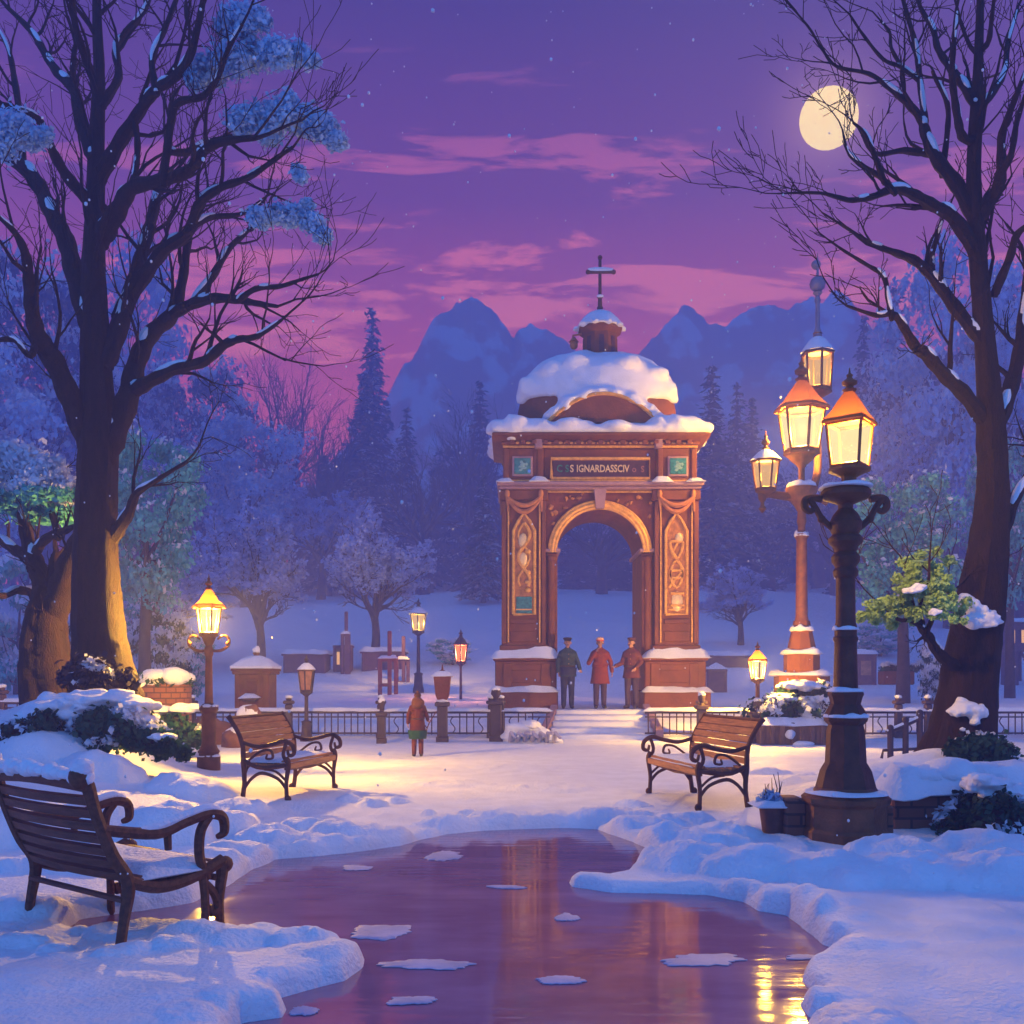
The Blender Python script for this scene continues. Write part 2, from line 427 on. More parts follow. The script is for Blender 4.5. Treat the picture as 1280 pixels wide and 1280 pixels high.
def pond_sd(x, y):
    """signed distance to the pond's shore, negative over the ice"""
    x = np.asarray(x, float); y = np.asarray(y, float); shp = x.shape
    x = x.ravel(); y = y.ravel(); dm = np.full(x.shape, 1e9); ins = np.zeros(x.shape, bool)
    n = len(POND)
    for i in range(n):
        ax, ay = POND[i]; bx, by = POND[(i + 1) % n]
        ex, ey = bx - ax, by - ay; t = np.clip(((x - ax) * ex + (y - ay) * ey) / (ex * ex + ey * ey + 1e-12), 0, 1)
        dm = np.minimum(dm, (x - ax - t * ex) ** 2 + (y - ay - t * ey) ** 2)
        c = ((ay > y) != (by > y)) & (x < (bx - ax) * (y - ay) / (by - ay + 1e-12) + ax)
        ins ^= c
    d = np.sqrt(dm); return np.where(ins, -d, d).reshape(shp)

PD = np.array([-30, 0, 21.9, 23.2, 25.0, 27, 30, 40, 50, 60, 75, 90, 120, 150, 200.])
PZ = np.array([0, 0, 0, .22, .55, .6, .62, .75, 2.4, 4.0, 6.2, 8.2, 12.0, 15.0, 19.])
HILLS = [(-5.95, 13.7, .95, 1.2, .95), (-7.6, 13.6, 1.3, 1.4, .75), (-6.6, 11.2, 2.0, 1.5, .32), (-4.6, 11.6, 1.4, 1.1, .16), (4.95, 11.2, 1.3, 1.3, .44), (6.2, 10.6, 1.6, 1.2, .40), (3.9, 10.4, .8, .7, .24), (-5.9, 10.0, 2.0, 1.3, .20)]
FLAT = [(-4.36, 14.4, 1.0), (-2.6, 11.6, .9), (2.05, 11.0, .9)]     # (x, y, radius): drifts thin out round the things that stand there
def lump(px, py, hw, h, dd=.75):
    g = G(px, py); k = F / g.y
    return (g.x, g.y, hw / k, hw / k * dd, h / k)
LUMPS = [lump(*a) for a in [
    (70, 992, 80, 42), (160, 968, 60, 26), (205, 1052, 70, 56), (275, 1046, 55, 36), (130, 1040, 65, 50), (335, 1054, 55, 26), (425, 1046, 46, 20), (250, 1002, 60, 26), (20, 1052, 75, 48), (10, 960, 90, 50), (300, 1012, 40, 14),
    (130, 1000, 55, 34), (385, 1040, 40, 18),
    (868, 1084, 70, 36), (945, 1092, 80, 40), (1045, 1098, 90, 34), (1150, 1100, 100, 40), (1255, 1102, 90, 44), (832, 1050, 55, 20), (765, 1020, 40, 12), (1225, 1066, 75, 34), (900, 1046, 55, 20), (850, 1030, 45, 15), (800, 1024, 40, 14), (1120, 1068, 70, 26),
    (470, 1008, 22, 11), (500, 1003, 16, 8), (555, 1029, 26, 12), (583, 1020, 16, 9), (440, 1002, 20, 11), (535, 1018, 14, 7), (610, 1024, 18, 6), (790, 1006, 22, 9), (745, 1017, 20, 8), (690, 1020, 22, 5),
    (1000, 1132, 26, 15), (1012, 1148, 30, 20), (1046, 1166, 18, 10), (1014, 1246, 24, 12), (975, 1122, 30, 12), (940, 1113, 34, 10), (332, 1166, 20, 13), (352, 1172, 18, 9), (30, 1184, 34, 15), (70, 1190, 26, 10), (225, 1190, 40, 13), (160, 1196, 32, 12),
    (560, 980, 60, 4), (690, 985, 70, 4), (640, 960, 60, 3), (1000, 985, 40, 10), (1060, 968, 50, 9), (960, 965, 30, 8), (1000, 975, 26, 9),
    (655, 928, 30, 10), (60, 1130, 80, 10), (110, 1090, 70, 18), (40, 1085, 60, 16)]]
_g = random.Random(11)
for i in range(len(POND)):
    a = Vector(POND[i]); c = Vector(POND[(i + 1) % len(POND)])
    if a.y < 3.2 or c.y < 3.2: continue
    L_ = (c - a).length
    for k in range(max(1, int(L_ / .15))):
        p = a.lerp(c, _g.random()); nrm = Vector((c.y - a.y, a.x - c.x)).normalized()
        if pond_sd(np.array([p.x + nrm.x * .1]), np.array([p.y + nrm.y * .1]))[0] < 0: nrm = -nrm
        far = p.y > 10.3 and -1.0 < p.x < 1.4
        shelf = p.x > 1.2 and p.y < 6.3 or p.x < 0 and p.y < 5.2
        tong = .3 < p.x < 1.45 and 6.2 < p.y < 7.5
        r = .07 + .24 * _g.random() ** 1.6; r *= .45 if tong else .6 if shelf else 1
        p = p + nrm * r * _g.uniform(.75, 1.3)
        LUMPS.append((p.x, p.y, r * 1.35, r, r * _g.uniform(.25, .5) * (.15 if tong else .35 if far else .5 if shelf else 1)))
def terrain(x, y):
    x = np.asarray(x, float); y = np.asarray(y, float)
    z = np.interp(y, PD, PZ)
    far = np.clip((y - 30) / 40, 0, 1)
    z = z + far * (fbm(x * .045 + 3, y * .045) - .47) * 5 * np.clip(y / 110, 0, 1)
    z = z + np.clip((y - 26.5) / 8, 0, 1) * (fbm(x * .3, y * .3) - .47) * .35
    hl = np.zeros_like(z)
    for cx, cy, rx, ry, h in HILLS: hl = hl + h * np.exp(-((x - cx) / rx) ** 2 - ((y - cy) / ry) ** 2)
    z = z + hl * np.clip(np.where(y > 18, (22.2 - y) / 4.2, 1), 0, 1)
    wob = (fbm(x * 2.3, y * 2.3, 3) - .44)
    lm = np.zeros_like(z); xs = x + (fbm(x * 3 + 9, y * 3, 2) - .37) * .22; ys = y + (fbm(x * 3, y * 3 + 40, 2) - .37) * .22
    for cx, cy, rx, ry, h in LUMPS:
        m_ = (np.abs(x - cx) < rx * 1.4 + .2) & (np.abs(y - cy) < ry * 1.4 + .2)
        if not m_.any(): continue
        q = ((xs[m_] - cx) / rx) ** 2 + ((ys[m_] - cy) / ry) ** 2
        lm[m_] = np.maximum(lm[m_], h * np.clip(1 - q, 0, 1) ** .62)
    fl = np.ones_like(z)
    for cx, cy, r in FLAT: fl = np.minimum(fl, np.clip(((x - cx) ** 2 + (y - cy) ** 2) ** .5 / r - .55, 0, 1) / .45)
    fl = np.clip(fl, 0.12, 1)
    near = np.clip((20 - y) / 3, 0, 1)
    calm = np.clip(1 - np.exp(-(x / 2.4) ** 2 - ((y - 14) / 4.2) ** 2) * .9, .1, 1)
    crumb = (fbm(x * 8.5, y * 8.5, 4) - .46) * (.085 * np.clip(lm / .08, 0, 1) + .014)
    z = z + (lm * .86 + crumb * near) * fl + near * calm * (wob * .07 + (fbm(x * .7, y * .7, 3) - .44) * .12) * fl
    z = z + near * np.exp(-(x / 2.6) ** 2 - ((y - 14) / 4.) ** 2) * (fbm(x * 4, y * 4, 3) - .44) * .02
    sd = pond_sd(np.where(y < 15, x, 99), np.where(y < 15, y, 99))
    e = np.clip((sd + .10) / .14, 0, 1); e = e * e * (3 - 2 * e)
    lip = .022 * np.clip(sd / .1, 0, 1)
    z = np.where(sd < 1.2, -.24 * (1 - e) + (np.maximum(z, -.02) + lip) * e, z)
    return z
def gz(x, y): return float(terrain(np.array([x]), np.array([y]))[0])
# one sheet, fine near the eye and coarse far off, reaching behind the hills
dist = np.concatenate([np.linspace(-13, 1.5, 16)[:-1], 1.5 * (20 / 1.5) ** np.linspace(0, 1, 430)[:-1], 20 * (193 / 20) ** np.linspace(0, 1, 170)])
su = np.linspace(-1, 1, 620); su = np.sign(su) * (np.abs(su) * .62 + np.abs(su) ** 3 * .95)
DD, UU = np.meshgrid(dist, su, indexing='ij'); XX = UU * np.maximum(np.abs(DD), 3.) ; YY = DD
XX = np.clip(XX, -228, 228)
ZZ = terrain(XX, YY)
nr, nc = XX.shape
I = np.arange(nr * nc).reshape(nr, nc)
Q = np.stack([I[:-1, :-1], I[:-1, 1:], I[1:, 1:], I[1:, :-1]], -1).reshape(-1, 4)
gm = mesh_np('snow_ground', np.stack([XX, YY, ZZ], -1).reshape(-1, 3), Q)
ground = link('ground', gm, SNOW); tag(ground, 'deep snow covering the park with soft drifts', 'ground', kind='structure')

# frozen pond
im = bpy.data.materials.new('pond_ice'); im.use_nodes = True; nt = im.node_tree; bs = nt.nodes['Principled BSDF']
tc = nt.nodes.new('ShaderNodeTexCoord'); mp = nt.nodes.new('ShaderNodeMapping'); mp.inputs['Scale'].default_value = (1., 2.2, 1.)
nt.links.new(tc.outputs['Object'], mp.inputs[0])
n1 = nt.nodes.new('ShaderNodeTexNoise'); n1.inputs['Scale'].default_value = 1.1; n1.inputs['Detail'].default_value = 7; n1.inputs['Roughness'].default_value = .6
nt.links.new(mp.outputs[0], n1.inputs['Vector'])
r1 = nt.nodes.new('ShaderNodeValToRGB'); r1.color_ramp.elements[0].position = .40; r1.color_ramp.elements[1].position = .75
r1.color_ramp.elements[0].color = (.30, .11, .17, 1); r1.color_ramp.elements[1].color = (.40, .19, .29, 1)
nt.links.new(n1.outputs['Fac'], r1.inputs[0]); nt.links.new(r1.outputs[0], bs.inputs['Base Color'])
r2 = nt.nodes.new('ShaderNodeMapRange'); r2.inputs['From Min'].default_value = .35; r2.inputs['From Max'].default_value = .75; r2.inputs['To Min'].default_value = .03; r2.inputs['To Max'].default_value = .12
nt.links.new(n1.outputs['Fac'], r2.inputs[0]); nt.links.new(r2.outputs[0], bs.inputs['Roughness'])
bs.inputs['IOR'].default_value = 1.75
n2 = nt.nodes.new('ShaderNodeTexNoise'); n2.inputs['Scale'].default_value = 5.; n2.inputs['Detail'].default_value = 3
mp2 = nt.nodes.new('ShaderNodeMapping'); mp2.inputs['Scale'].default_value = (.35, 2.4, 1.); nt.links.new(tc.outputs['Object'], mp2.inputs[0]); nt.links.new(mp2.outputs[0], n2.inputs['Vector'])
bp = nt.nodes.new('ShaderNodeBump'); bp.inputs['Strength'].default_value = .10; bp.inputs['Distance'].default_value = .02
nt.links.new(n2.outputs['Fac'], bp.inputs['Height']); nt.links.new(bp.outputs[0], bs.inputs['Normal'])
x0, x1 = POND[:, 0].min() - .3, POND[:, 0].max() + .3; y0, y1 = POND[:, 1].min() - .3, POND[:, 1].max() + .3
o = link('pond', mesh_np('pond', [(x0, y0, WATER), (x1, y0, WATER), (x1, y1, WATER), (x0, y1, WATER)], [(0, 1, 2, 3)]), im, None, False)
tag(o, 'frozen pond with glossy mauve ice reflecting the lamps', 'pond', kind='structure')

# snow lying in thin sheets on the ice
def floe(px, py, hw, hh, label, seed, mat=SNOW):
    g = G(px, py); k = F / g.y; rx = hw / k; ry = hh / k * g.y / CZ * .9
    n = 72; r = random.Random(seed); ph = [r.uniform(0, 6.28) for _ in range(6)]
    ring = []
    for i in range(n):
        a = 2 * PI * i / n
        q = (.40 + 1.35 * float(fbm(math.cos(a) * 1.3 + seed * 5, math.sin(a) * 1.3 + ph[0], 4))) * (1 + .05 * math.sin(17 * a + ph[2]))
        ring.append((g.x + rx * q * math.cos(a), g.y + ry * q * math.sin(a)))
    b = MB()
    b.rings([[(p[0], p[1], WATER + .002) for p in ring], [(g.x + (p[0] - g.x) * .97, g.y + (p[1] - g.y) * .97, WATER + .006) for p in ring],
             [(g.x + (p[0] - g.x) * .7, g.y + (p[1] - g.y) * .7, WATER + .009) for p in ring], [(g.x + (p[0] - g.x) * .2, g.y + (p[1] - g.y) * .2, WATER + .010) for p in ring]])
    tag(b.build('snow_patch', mat), label, 'snow patch', 'snow patches on the pond ice')
THIN = M('thin_snow_on_ice', (.46, .44, .62), .6, .15, 6., .2, 20.)
floe(535, 1194, 52, 7, 'long pale snow sheet lying alone in the middle of the dark near ice', 1, THIN)
floe(478, 1154, 36, 9, 'ragged snow patch on the ice beside the lamp reflection', 2, THIN)
floe(880, 1188, 56, 8, 'wide thin snow patch on the ice under the arch reflection', 3, THIN)
floe(556, 1062, 22, 6, 'small bluish snow patch near the far edge of the ice', 4, THIN)
floe(708, 1137, 16, 5, 'little frosty patch in the centre of the pond ice', 5, THIN)
floe(515, 1237, 30, 6, 'faint grey snow smear on the near ice below the long sheet', 6, THIN)
floe(700, 1213, 24, 5, 'arrow-shaped faint snow smear on the dark near ice', 7, THIN)
floe(632, 1100, 22, 2.5, 'narrow pale streak of snow across the pink ice', 8, THIN)
floe(445, 1077, 20, 3.5, 'slim snow strip beside the far shore of the pond near the bench', 9, THIN)
floe(378, 1250, 16, 6, 'small floe at the tip of the snowy shore nearest the camera', 10, THIN)
floe(1003, 1185, 22, 3, 'thin snow strip beside the lantern reflection on the ice', 11, THIN)

# mountains behind the wood
def mountain(name, prof, d0, thick, seed, label):
    xs = np.linspace(prof[0][0], prof[-1][0], 150); top = np.interp(xs, [p[0] for p in prof], [p[1] for p in prof]) - (fbm(xs * .035 + seed, xs * 0 + seed, 5) - .48) * 46
    ts = np.linspace(-1, 1, 40)
    U, Tt = np.meshgrid(xs, ts, indexing='ij')
    d = d0 + Tt * thick
    Hh = CZ + (H0 - np.repeat(top[:, None], 40, 1)) / F * d0
    Xw = (U - 640) / F * d0
    g0 = np.interp(d, PD, PZ) - 2
    prof_t = np.clip(1 - np.abs(Tt), 0, 1) ** .9
    ridg = np.abs(fbm(Xw * .12 + seed, d * .12, 5) - .48) * 2
    Zw = g0 + (Hh - g0) * prof_t * (1 - ridg * .30 * (1 - prof_t) * 2.0)
    n0, n1_ = U.shape; I = np.arange(n0 * n1_).reshape(n0, n1_)
    Q = np.stack([I[:-1, :-1], I[1:, :-1], I[1:, 1:], I[:-1, 1:]], -1).reshape(-1, 4)
    o = link(name, mesh_np(name, np.stack([Xw, d, Zw], -1).reshape(-1, 3), Q), ROCK, None, True)
    tag(o, label, 'mountain', kind='structure')
ROCK = bpy.data.materials.new('snowy_rock'); ROCK.use_nodes = True; nt = ROCK.node_tree; bs = nt.nodes['Principled BSDF']; bs.inputs['Roughness'].default_value = .9
tc = nt.nodes.new('ShaderNodeTexCoord'); nz = nt.nodes.new('ShaderNodeTexNoise'); nz.inputs['Scale'].default_value = .14; nz.inputs['Detail'].default_value = 7
nt.links.new(tc.outputs['Object'], nz.inputs['Vector'])
rr = nt.nodes.new('ShaderNodeValToRGB'); rr.color_ramp.elements[0].position = .49; rr.color_ramp.elements[1].position = .55
rr.color_ramp.elements[0].color = (.70, .46, .50, 1); rr.color_ramp.elements[1].color = (.8, .82, .9, 1)  # pink of the afterglow is put into the pale rock colour
nt.links.new(nz.outputs['Fac'], rr.inputs[0]); nt.links.new(rr.outputs[0], bs.inputs['Base Color'])
mountain('mountain', [(380, 620), (440, 560), (475, 505), (500, 462), (530, 415), (565, 382), (592, 366), (615, 374), (640, 402), (665, 398), (700, 412), (740, 440), (790, 500), (840, 600)], 166, 18, 3, 'hazy snow-flecked mountain standing behind the wood and the arch dome')
mountain('mountain', [(730, 560), (775, 480), (800, 428), (838, 378), (862, 374), (885, 398), (905, 402), (930, 378), (962, 366), (1000, 376), (1040, 366), (1070, 380), (1110, 410), (1180, 440), (1260, 470), (1330, 560)], 172, 17, 9, 'hazy snow-flecked mountain behind the tall spired lamp')
# ------------------------------------------------------------------ trees
def rotdir(d, ang, azm):
    d = d.normalized(); o = d.orthogonal().normalized(); o = Matrix.Rotation(azm, 3, d) @ o
    return (d * math.cos(ang) + o * math.sin(ang)).normalized()

def grow(mb, p, d, L, r, lev, R, o, tips):
    """one branch and its children, o: settings"""
    ns = max(3, min(7, int(L / o['seg']) + 2)); st = L / ns
    pts = [Vector(p)]; rad = [r]; q = Vector(p); d = d.normalized(); dirs = [d]
    for i in range(ns):
        d = (d + Vector((R.gauss(0, 1), R.gauss(0, 1), R.gauss(0, 1))) * o['wig'] + Vector((0, 0, o['trop']))).normalized()
        q = q + d * st; pts.append(q.copy()); rad.append(max(o['rmin'], r * (1 - .68 * (i + 1) / ns))); dirs.append(d)
    mb.tube(pts, rad, 7 if r > .06 else 5 if r > .025 else 3, cap=r > .03)
    if lev >= o['levels']:
        tips.append(pts[-1]); tips.append(pts[len(pts) // 2]); return
    nch = o['kids'][min(lev, len(o['kids']) - 1)]
    for k in range(nch):
        t = o['t0'] + (1 - o['t0']) * (k + R.random()) / nch
        x = t * ns; i = min(int(x), ns - 1); f = x - i
        cp = pts[i].lerp(pts[i + 1], f)
        cd = rotdir(dirs[i + 1], R.uniform(*o['ang']), R.uniform(0, 2 * PI))
        grow(mb, cp, cd, L * R.uniform(*o['len']) * (1.15 - .45 * t), max(o['rmin'], (rad[i] * (1 - f) + rad[i + 1] * f) * .62), lev + 1, R, o, tips)
    grow(mb, pts[-1], rotdir(dirs[-1], R.uniform(.1, .4), R.uniform(0, 2 * PI)), L * .6, max(o['rmin'], rad[-1] * .85), lev + 1, R, o, tips)

_SPLIT = 1
def hero(name, loc_px, d0, trunk, limbs, label, seed, mat=BARK, twig=None, snow=True, flare=True):
    R = random.Random(seed)
    root = thing(name, loc_px, label, 'tree')
    tw = MB(); tips = []; sn = MB()
    o = dict(seg=.22, wig=.16, trop=.07, levels=3, kids=(3, 3, 2), t0=.25, ang=(.4, .95), len=(.45, .72), rmin=.0042)
    if twig: o.update(twig)
    first = True
    for li, (path, off0, off1) in enumerate([(trunk, 0, 0)] + limbs):
        m = len(path)
        pts = []; rad = []
        for i, (px, py, r) in enumerate(path):
            d = d0 + off0 + (off1 - off0) * i / (m - 1)
            pts.append(P(px, py, d)); rad.append(r / F * d)
        if li:      # root the limb inside what it grows from
            v0 = (pts[0] - pts[1]).normalized(); r0_ = rad[0]
            pts.insert(0, pts[0] + v0 * r0_ * 1.3 + Vector((0, 0, -r0_ * .6))); rad.insert(0, r0_ * .62)
        cp, cr = catmull(pts, rad, 5)
        b = MB()
        if li == 0:
            # trunk section with furrows and root flare
            n = 26; rings = []
            for i, p in enumerate(cp):
                t = (cp[min(i + 1, len(cp) - 1)] - cp[max(i - 1, 0)]).normalized(); a = t.cross(Vector((0, 1, 0))).normalized(); c = a.cross(t).normalized()
                h = max(0, p.z - cp[0].z); fl = math.exp(-h / .5) * .35 if flare else 0
                ring = []
                for k in range(n):
                    th = 2 * PI * k / n
                    fur = 1 + .05 * math.sin(th * 5 + h * .35) + .035 * math.sin(th * 9 - h * .6 + 1) + .02 * R.gauss(0, 1) + fl * (.35 + .65 * abs(math.sin(th * 2.5 + seed)))
                    ring.append(p + (a * math.cos(th) + c * math.sin(th)) * cr[i] * fur)
                rings.append(ring)
            rings.insert(0, [v + Vector((0, 0, -.5)) for v in rings[0]])
            b.rings(rings); trunk_o = b.build('trunk', mat, root, True)
        else:
            # knobbly limb
            cr2 = [r_ * (1 + .09 * math.sin(i * 1.7 + li)) for i, r_ in enumerate(cr)]
            b.tube(cp, cr2, 10 if cr[0] > .08 else 7); b.build('limb', mat, root, True)
        # twigs along the limb
        tot = sum((cp[i + 1] - cp[i]).length for i in range(len(cp) - 1)); acc = 0; nxt = o.get('first', .9) if li else tot * .55
        for i in range(len(cp) - 1):
            s = cp[i + 1] - cp[i]; acc += s.length
            if acc > nxt:
                nxt = acc + R.uniform(.22, .5) * o.get('gap', 1)
                L = R.uniform(.35, 1.0) * min(1.6, .5 + tot * .22) * o.get('tl', 1)
                dd = rotdir(s, R.uniform(.45, 1.0), R.uniform(0, 2 * PI)); dd.z += .18
                grow(tw, cp[i], dd, L, min(cr[i] * .55, .035), 1, R, o, tips)
        grow(tw, cp[-1], (cp[-1] - cp[-2]), .9 * o.get('tl', 1), cr[-1] * .9, 1, R, o, tips)
        # snow caught on the upper side
        if snow and li:
            i = 2
            while i < len(cp) - 4:
                if R.random() < .42 and cr[i] > .025:
                    k = R.randint(3, 7); seg = list(range(i, min(i + k, len(cp) - 1)))
                    up = [cp[j] + Vector((0, -.02, cr[j] * .70)) for j in seg]
                    rr = [cr[j] * .72 * (math.sin(PI * (q + .6) / (len(seg) + .2)) ** .6 if len(seg) > 1 else 1) for q, j in enumerate(seg)]
                    if len(seg) > 2: sn.tube(up, rr, 8)
                    i += k
                i += R.randint(1, 4)
    tw.build('twigs', mat, root, True)
    if snow and sn.v: sn.build('snow', SNOW, root, True)
    return root, tips

def tuft(root, name, mat, blobs, d, n, size, seed, squash=.8):
    """foliage clump given by px circles"""
    C = [tuple(P(a, b, d + dz)) for a, b, r, dz in blobs]; Rr = [r / F * d for a, b, r, dz in blobs]
    c, h, V = leaves(C, Rr, n, size, squash, seed)
    return quads_obj(name, V, mat, root, root.location)

# big bare tree by the hedge
DL = 13.6
trunk = [(131, 872, 37), (126, 830, 33), (122, 780, 30), (119, 720, 27.5), (119, 660, 25.5), (121, 600, 24.5), (123, 550, 24), (121, 490, 20), (119, 420, 17), (117, 340, 14), (119, 270, 11.5), (120, 210, 10), (122, 150, 8.5), (124, 90, 7), (122, 40, 6), (121, -10, 5), (122, -80, 3.5)]
limbs = [
    ([(112, 556, 16), (90, 503, 14), (68, 452, 13), (48, 420, 11), (40, 388, 9), (36, 350, 7), (32, 318, 6), (18, 290, 4), (-5, 268, 2.5)], 0, -1.6),
    ([(108, 395, 13), (93, 342, 12), (82, 300, 11), (65, 268, 10), (50, 235, 9), (34, 210, 8), (15, 200, 6), (-20, 193, 4)], 0, 1.5),
    ([(28, 205, 5), (25, 150, 4.5), (18, 100, 4), (10, 60, 3), (-6, 30, 2)], 1.2, 2.0),
    ([(112, 252, 8), (85, 222, 7), (65, 187, 6), (52, 155, 5), (33, 140, 4), (-5, 128, 2.5)], 0, -1.2),
    ([(114, 190, 9), (100, 150, 8), (93, 113, 7), (73, 92, 6), (57, 68, 5), (40, 40, 4), (8, 8, 2.5)], 0, 1.4),
    ([(90, 105, 4), (92, 70, 3.5), (94, 52, 2.5), (84, 20, 2)], .5, .2),
    ([(119, 105, 6), (104, 66, 5), (92, 20, 4), (88, -40, 3)], 0, -1),
    ([(126, 218, 10), (150, 176, 9), (175, 138, 7), (195, 112, 6.5), (220, 95, 6), (240, 62, 5), (256, -10, 3)], 0, -1.5),
    ([(195, 112, 5), (190, 72, 4), (206, 36, 3.5), (224, -10, 2.5)], -.8, -.4),
    ([(130, 128, 6), (148, 96, 5), (145, 60, 5), (158, 40, 4), (182, 10, 3), (196, -30, 2)], 0, 1.2),
    ([(130, 292, 13), (148, 262, 11), (165, 235, 9), (200, 226, 8), (235, 214, 7), (258, 186, 6), (285, 176, 5), (322, 172, 3)], 0, -2.0),
    ([(205, 224, 5), (211, 170, 5), (221, 130, 5), (252, 121, 4), (270, 100, 4), (285, 62, 3), (303, 30, 2)], -1.0, -1.6),
    ([(212, 190, 4.5), (234, 190, 4.5), (262, 178, 4), (290, 170, 3)], -1.0, -.4),
    ([(138, 440, 12), (160, 377, 10), (175, 325, 8), (188, 280, 7), (198, 235, 6), (206, 200, 4), (212, 150, 2.5)], 0, 1.6),
    ([(168, 150, 4), (172, 178, 4), (170, 210, 4), (163, 236, 4)], -.6, -.4),
    ([(152, 387, 10), (180, 345, 9), (205, 312, 8), (235, 290, 7), (248, 256, 6), (275, 235, 5), (310, 222, 4), (348, 196, 3), (366, 184, 2)], .3, -1.2),
    ([(236, 288, 5), (262, 272, 4), (300, 268, 3), (330, 252, 2)], -.4, .5),
    ([(138, 552, 17), (160, 497, 14), (172, 450, 11.5), (190, 416, 10), (215, 393, 9), (228, 350, 6), (235, 300, 5), (243, 276, 4), (260, 235, 2)], 0, 1.3),
    ([(163, 492, 10), (187, 477, 8.5), (220, 461, 7.5), (255, 452, 6.5), (280, 431, 6), (300, 424, 4.5), (322, 420, 3.5), (352, 400, 2)], .2, -1.5),
    ([(215, 394, 7.5), (238, 381, 7), (270, 373, 6.5), (300, 375, 5), (320, 379, 4), (347, 383, 2)], .6, -.8),
    ([(240, 378, 5), (265, 346, 5), (285, 312, 4), (308, 290, 3), (332, 262, 2)], .3, 1.2),
    ([(300, 374, 4), (320, 361, 3.5), (350, 358, 3), (375, 350, 2.2), (397, 343, 1.4)], -.7, -1.2),
    ([(143, 668, 10), (160, 643, 7), (170, 618, 5), (190, 604, 3.5), (232, 578, 2)], 0, -.8),
    ([(46, 420, 5), (38, 445, 4), (18, 425, 3.5), (-10, 426, 3)], -.6, -.9),
]
r0 = P(131, 872, DL)
big, tips = hero('bare_tree', (r0.x, r0.y, gz(r0.x, r0.y) - .05), DL, trunk, limbs, 'tall dark bare tree rising behind the hedge, blue frosted tufts on its boughs', 21)
for k, (bl, n) in enumerate([
    ([(300, 25, 24, .0), (318, 22, 18, .3), (282, 35, 14, .2), (330, 28, 9, 0)], 420),
    ([(262, 88, 24, .3), (290, 75, 24, 0), (318, 70, 22, .3), (345, 66, 22, 0), (372, 68, 17, .2), (245, 100, 14, .2), (390, 76, 9, 0)], 420),
    ([(305, 152, 22, 0), (328, 148, 24, .3), (352, 143, 24, 0), (378, 150, 23, .3), (402, 158, 22, 0), (420, 176, 13, 0), (336, 168, 15, 0), (362, 122, 8, 0)], 420),
    ([(325, 272, 16, 0), (348, 268, 15, .3), (368, 270, 16, 0), (390, 278, 15, 0), (404, 294, 11, 0), (384, 256, 8, 0)], 380),
    ([(15, 160, 28, 0), (38, 172, 20, .3), (0, 180, 22, 0), (55, 168, 10, 0)], 420),
    ([(373, 214, 9, 0), (376, 222, 7, 0)], 200)]):
    tuft(big, 'frosted_tuft', FROSTBLUE, bl, DL - 1.2, n * 2, .036, 40 + k)

# thick forked tree beside it
DF = 14.6
trunk2 = [(66, 885, 32), (58, 850, 30), (55, 815, 28), (56, 780, 25), (60, 755, 22), (64, 735, 17)]
limbs2 = [
    ([(62, 760, 17), (52, 725, 13), (44, 700, 10), (36, 680, 9), (30, 650, 7.5), (27, 630, 6), (20, 610, 4), (8, 592, 2.5)], 0, .6),
    ([(64, 772, 19), (78, 735, 17), (90, 700, 15), (104, 670, 13), (112, 650, 11)], 0, -.5),
    ([(40, 705, 7), (46, 688, 6), (60, 672, 6), (80, 664, 5), (92, 658, 3)], .3, -.5),
    ([(44, 700, 7), (20, 688, 7), (0, 674, 6), (-20, 668, 5)], .2, 1.0),
    ([(72, 668, 5), (64, 640, 4), (52, 625, 3), (46, 610, 2)], -.1, .6),
    ([(27, 632, 4), (40, 625, 3.5), (50, 612, 2.5), (62, 600, 1.5)], .5, .2),
    ([(38, 740, 6), (20, 738, 5), (4, 745, 4), (-12, 740, 3)], .3, -.6),
]
r0 = P(66, 880, DF)
fork, t_ = hero('forked_tree', (r0.x, r0.y, gz(r0.x, r0.y) - .05), DF, trunk2, limbs2, 'thick forked dark tree with snow-topped teal crown, leaning against the tall bare tree', 33, twig=dict(levels=2, tl=.6), snow=True)
C = [(20, 625, 30, .5), (45, 610, 28, 0), (5, 600, 30, .8), (35, 580, 30, .4), (62, 590, 24, 0), (10, 570, 24, .6), (80, 610, 18, 0), (75, 640, 20, .3), (-15, 620, 26, 0), (50, 640, 18, .4)]
cc, hh, V = leaves([tuple(P(a, b, DF + dz)) for a, b, r, dz in C], [r / F * DF for a, b, r, dz in C], 900, .05, .8, 61)
top = (cc[:, 2] > Z(612, DF)) | (hh > .35)
quads_obj('snow_cover', V[top], SNOWLEAF, fork, fork.location); quads_obj('crown', V[~top], TEAL, fork, fork.location)

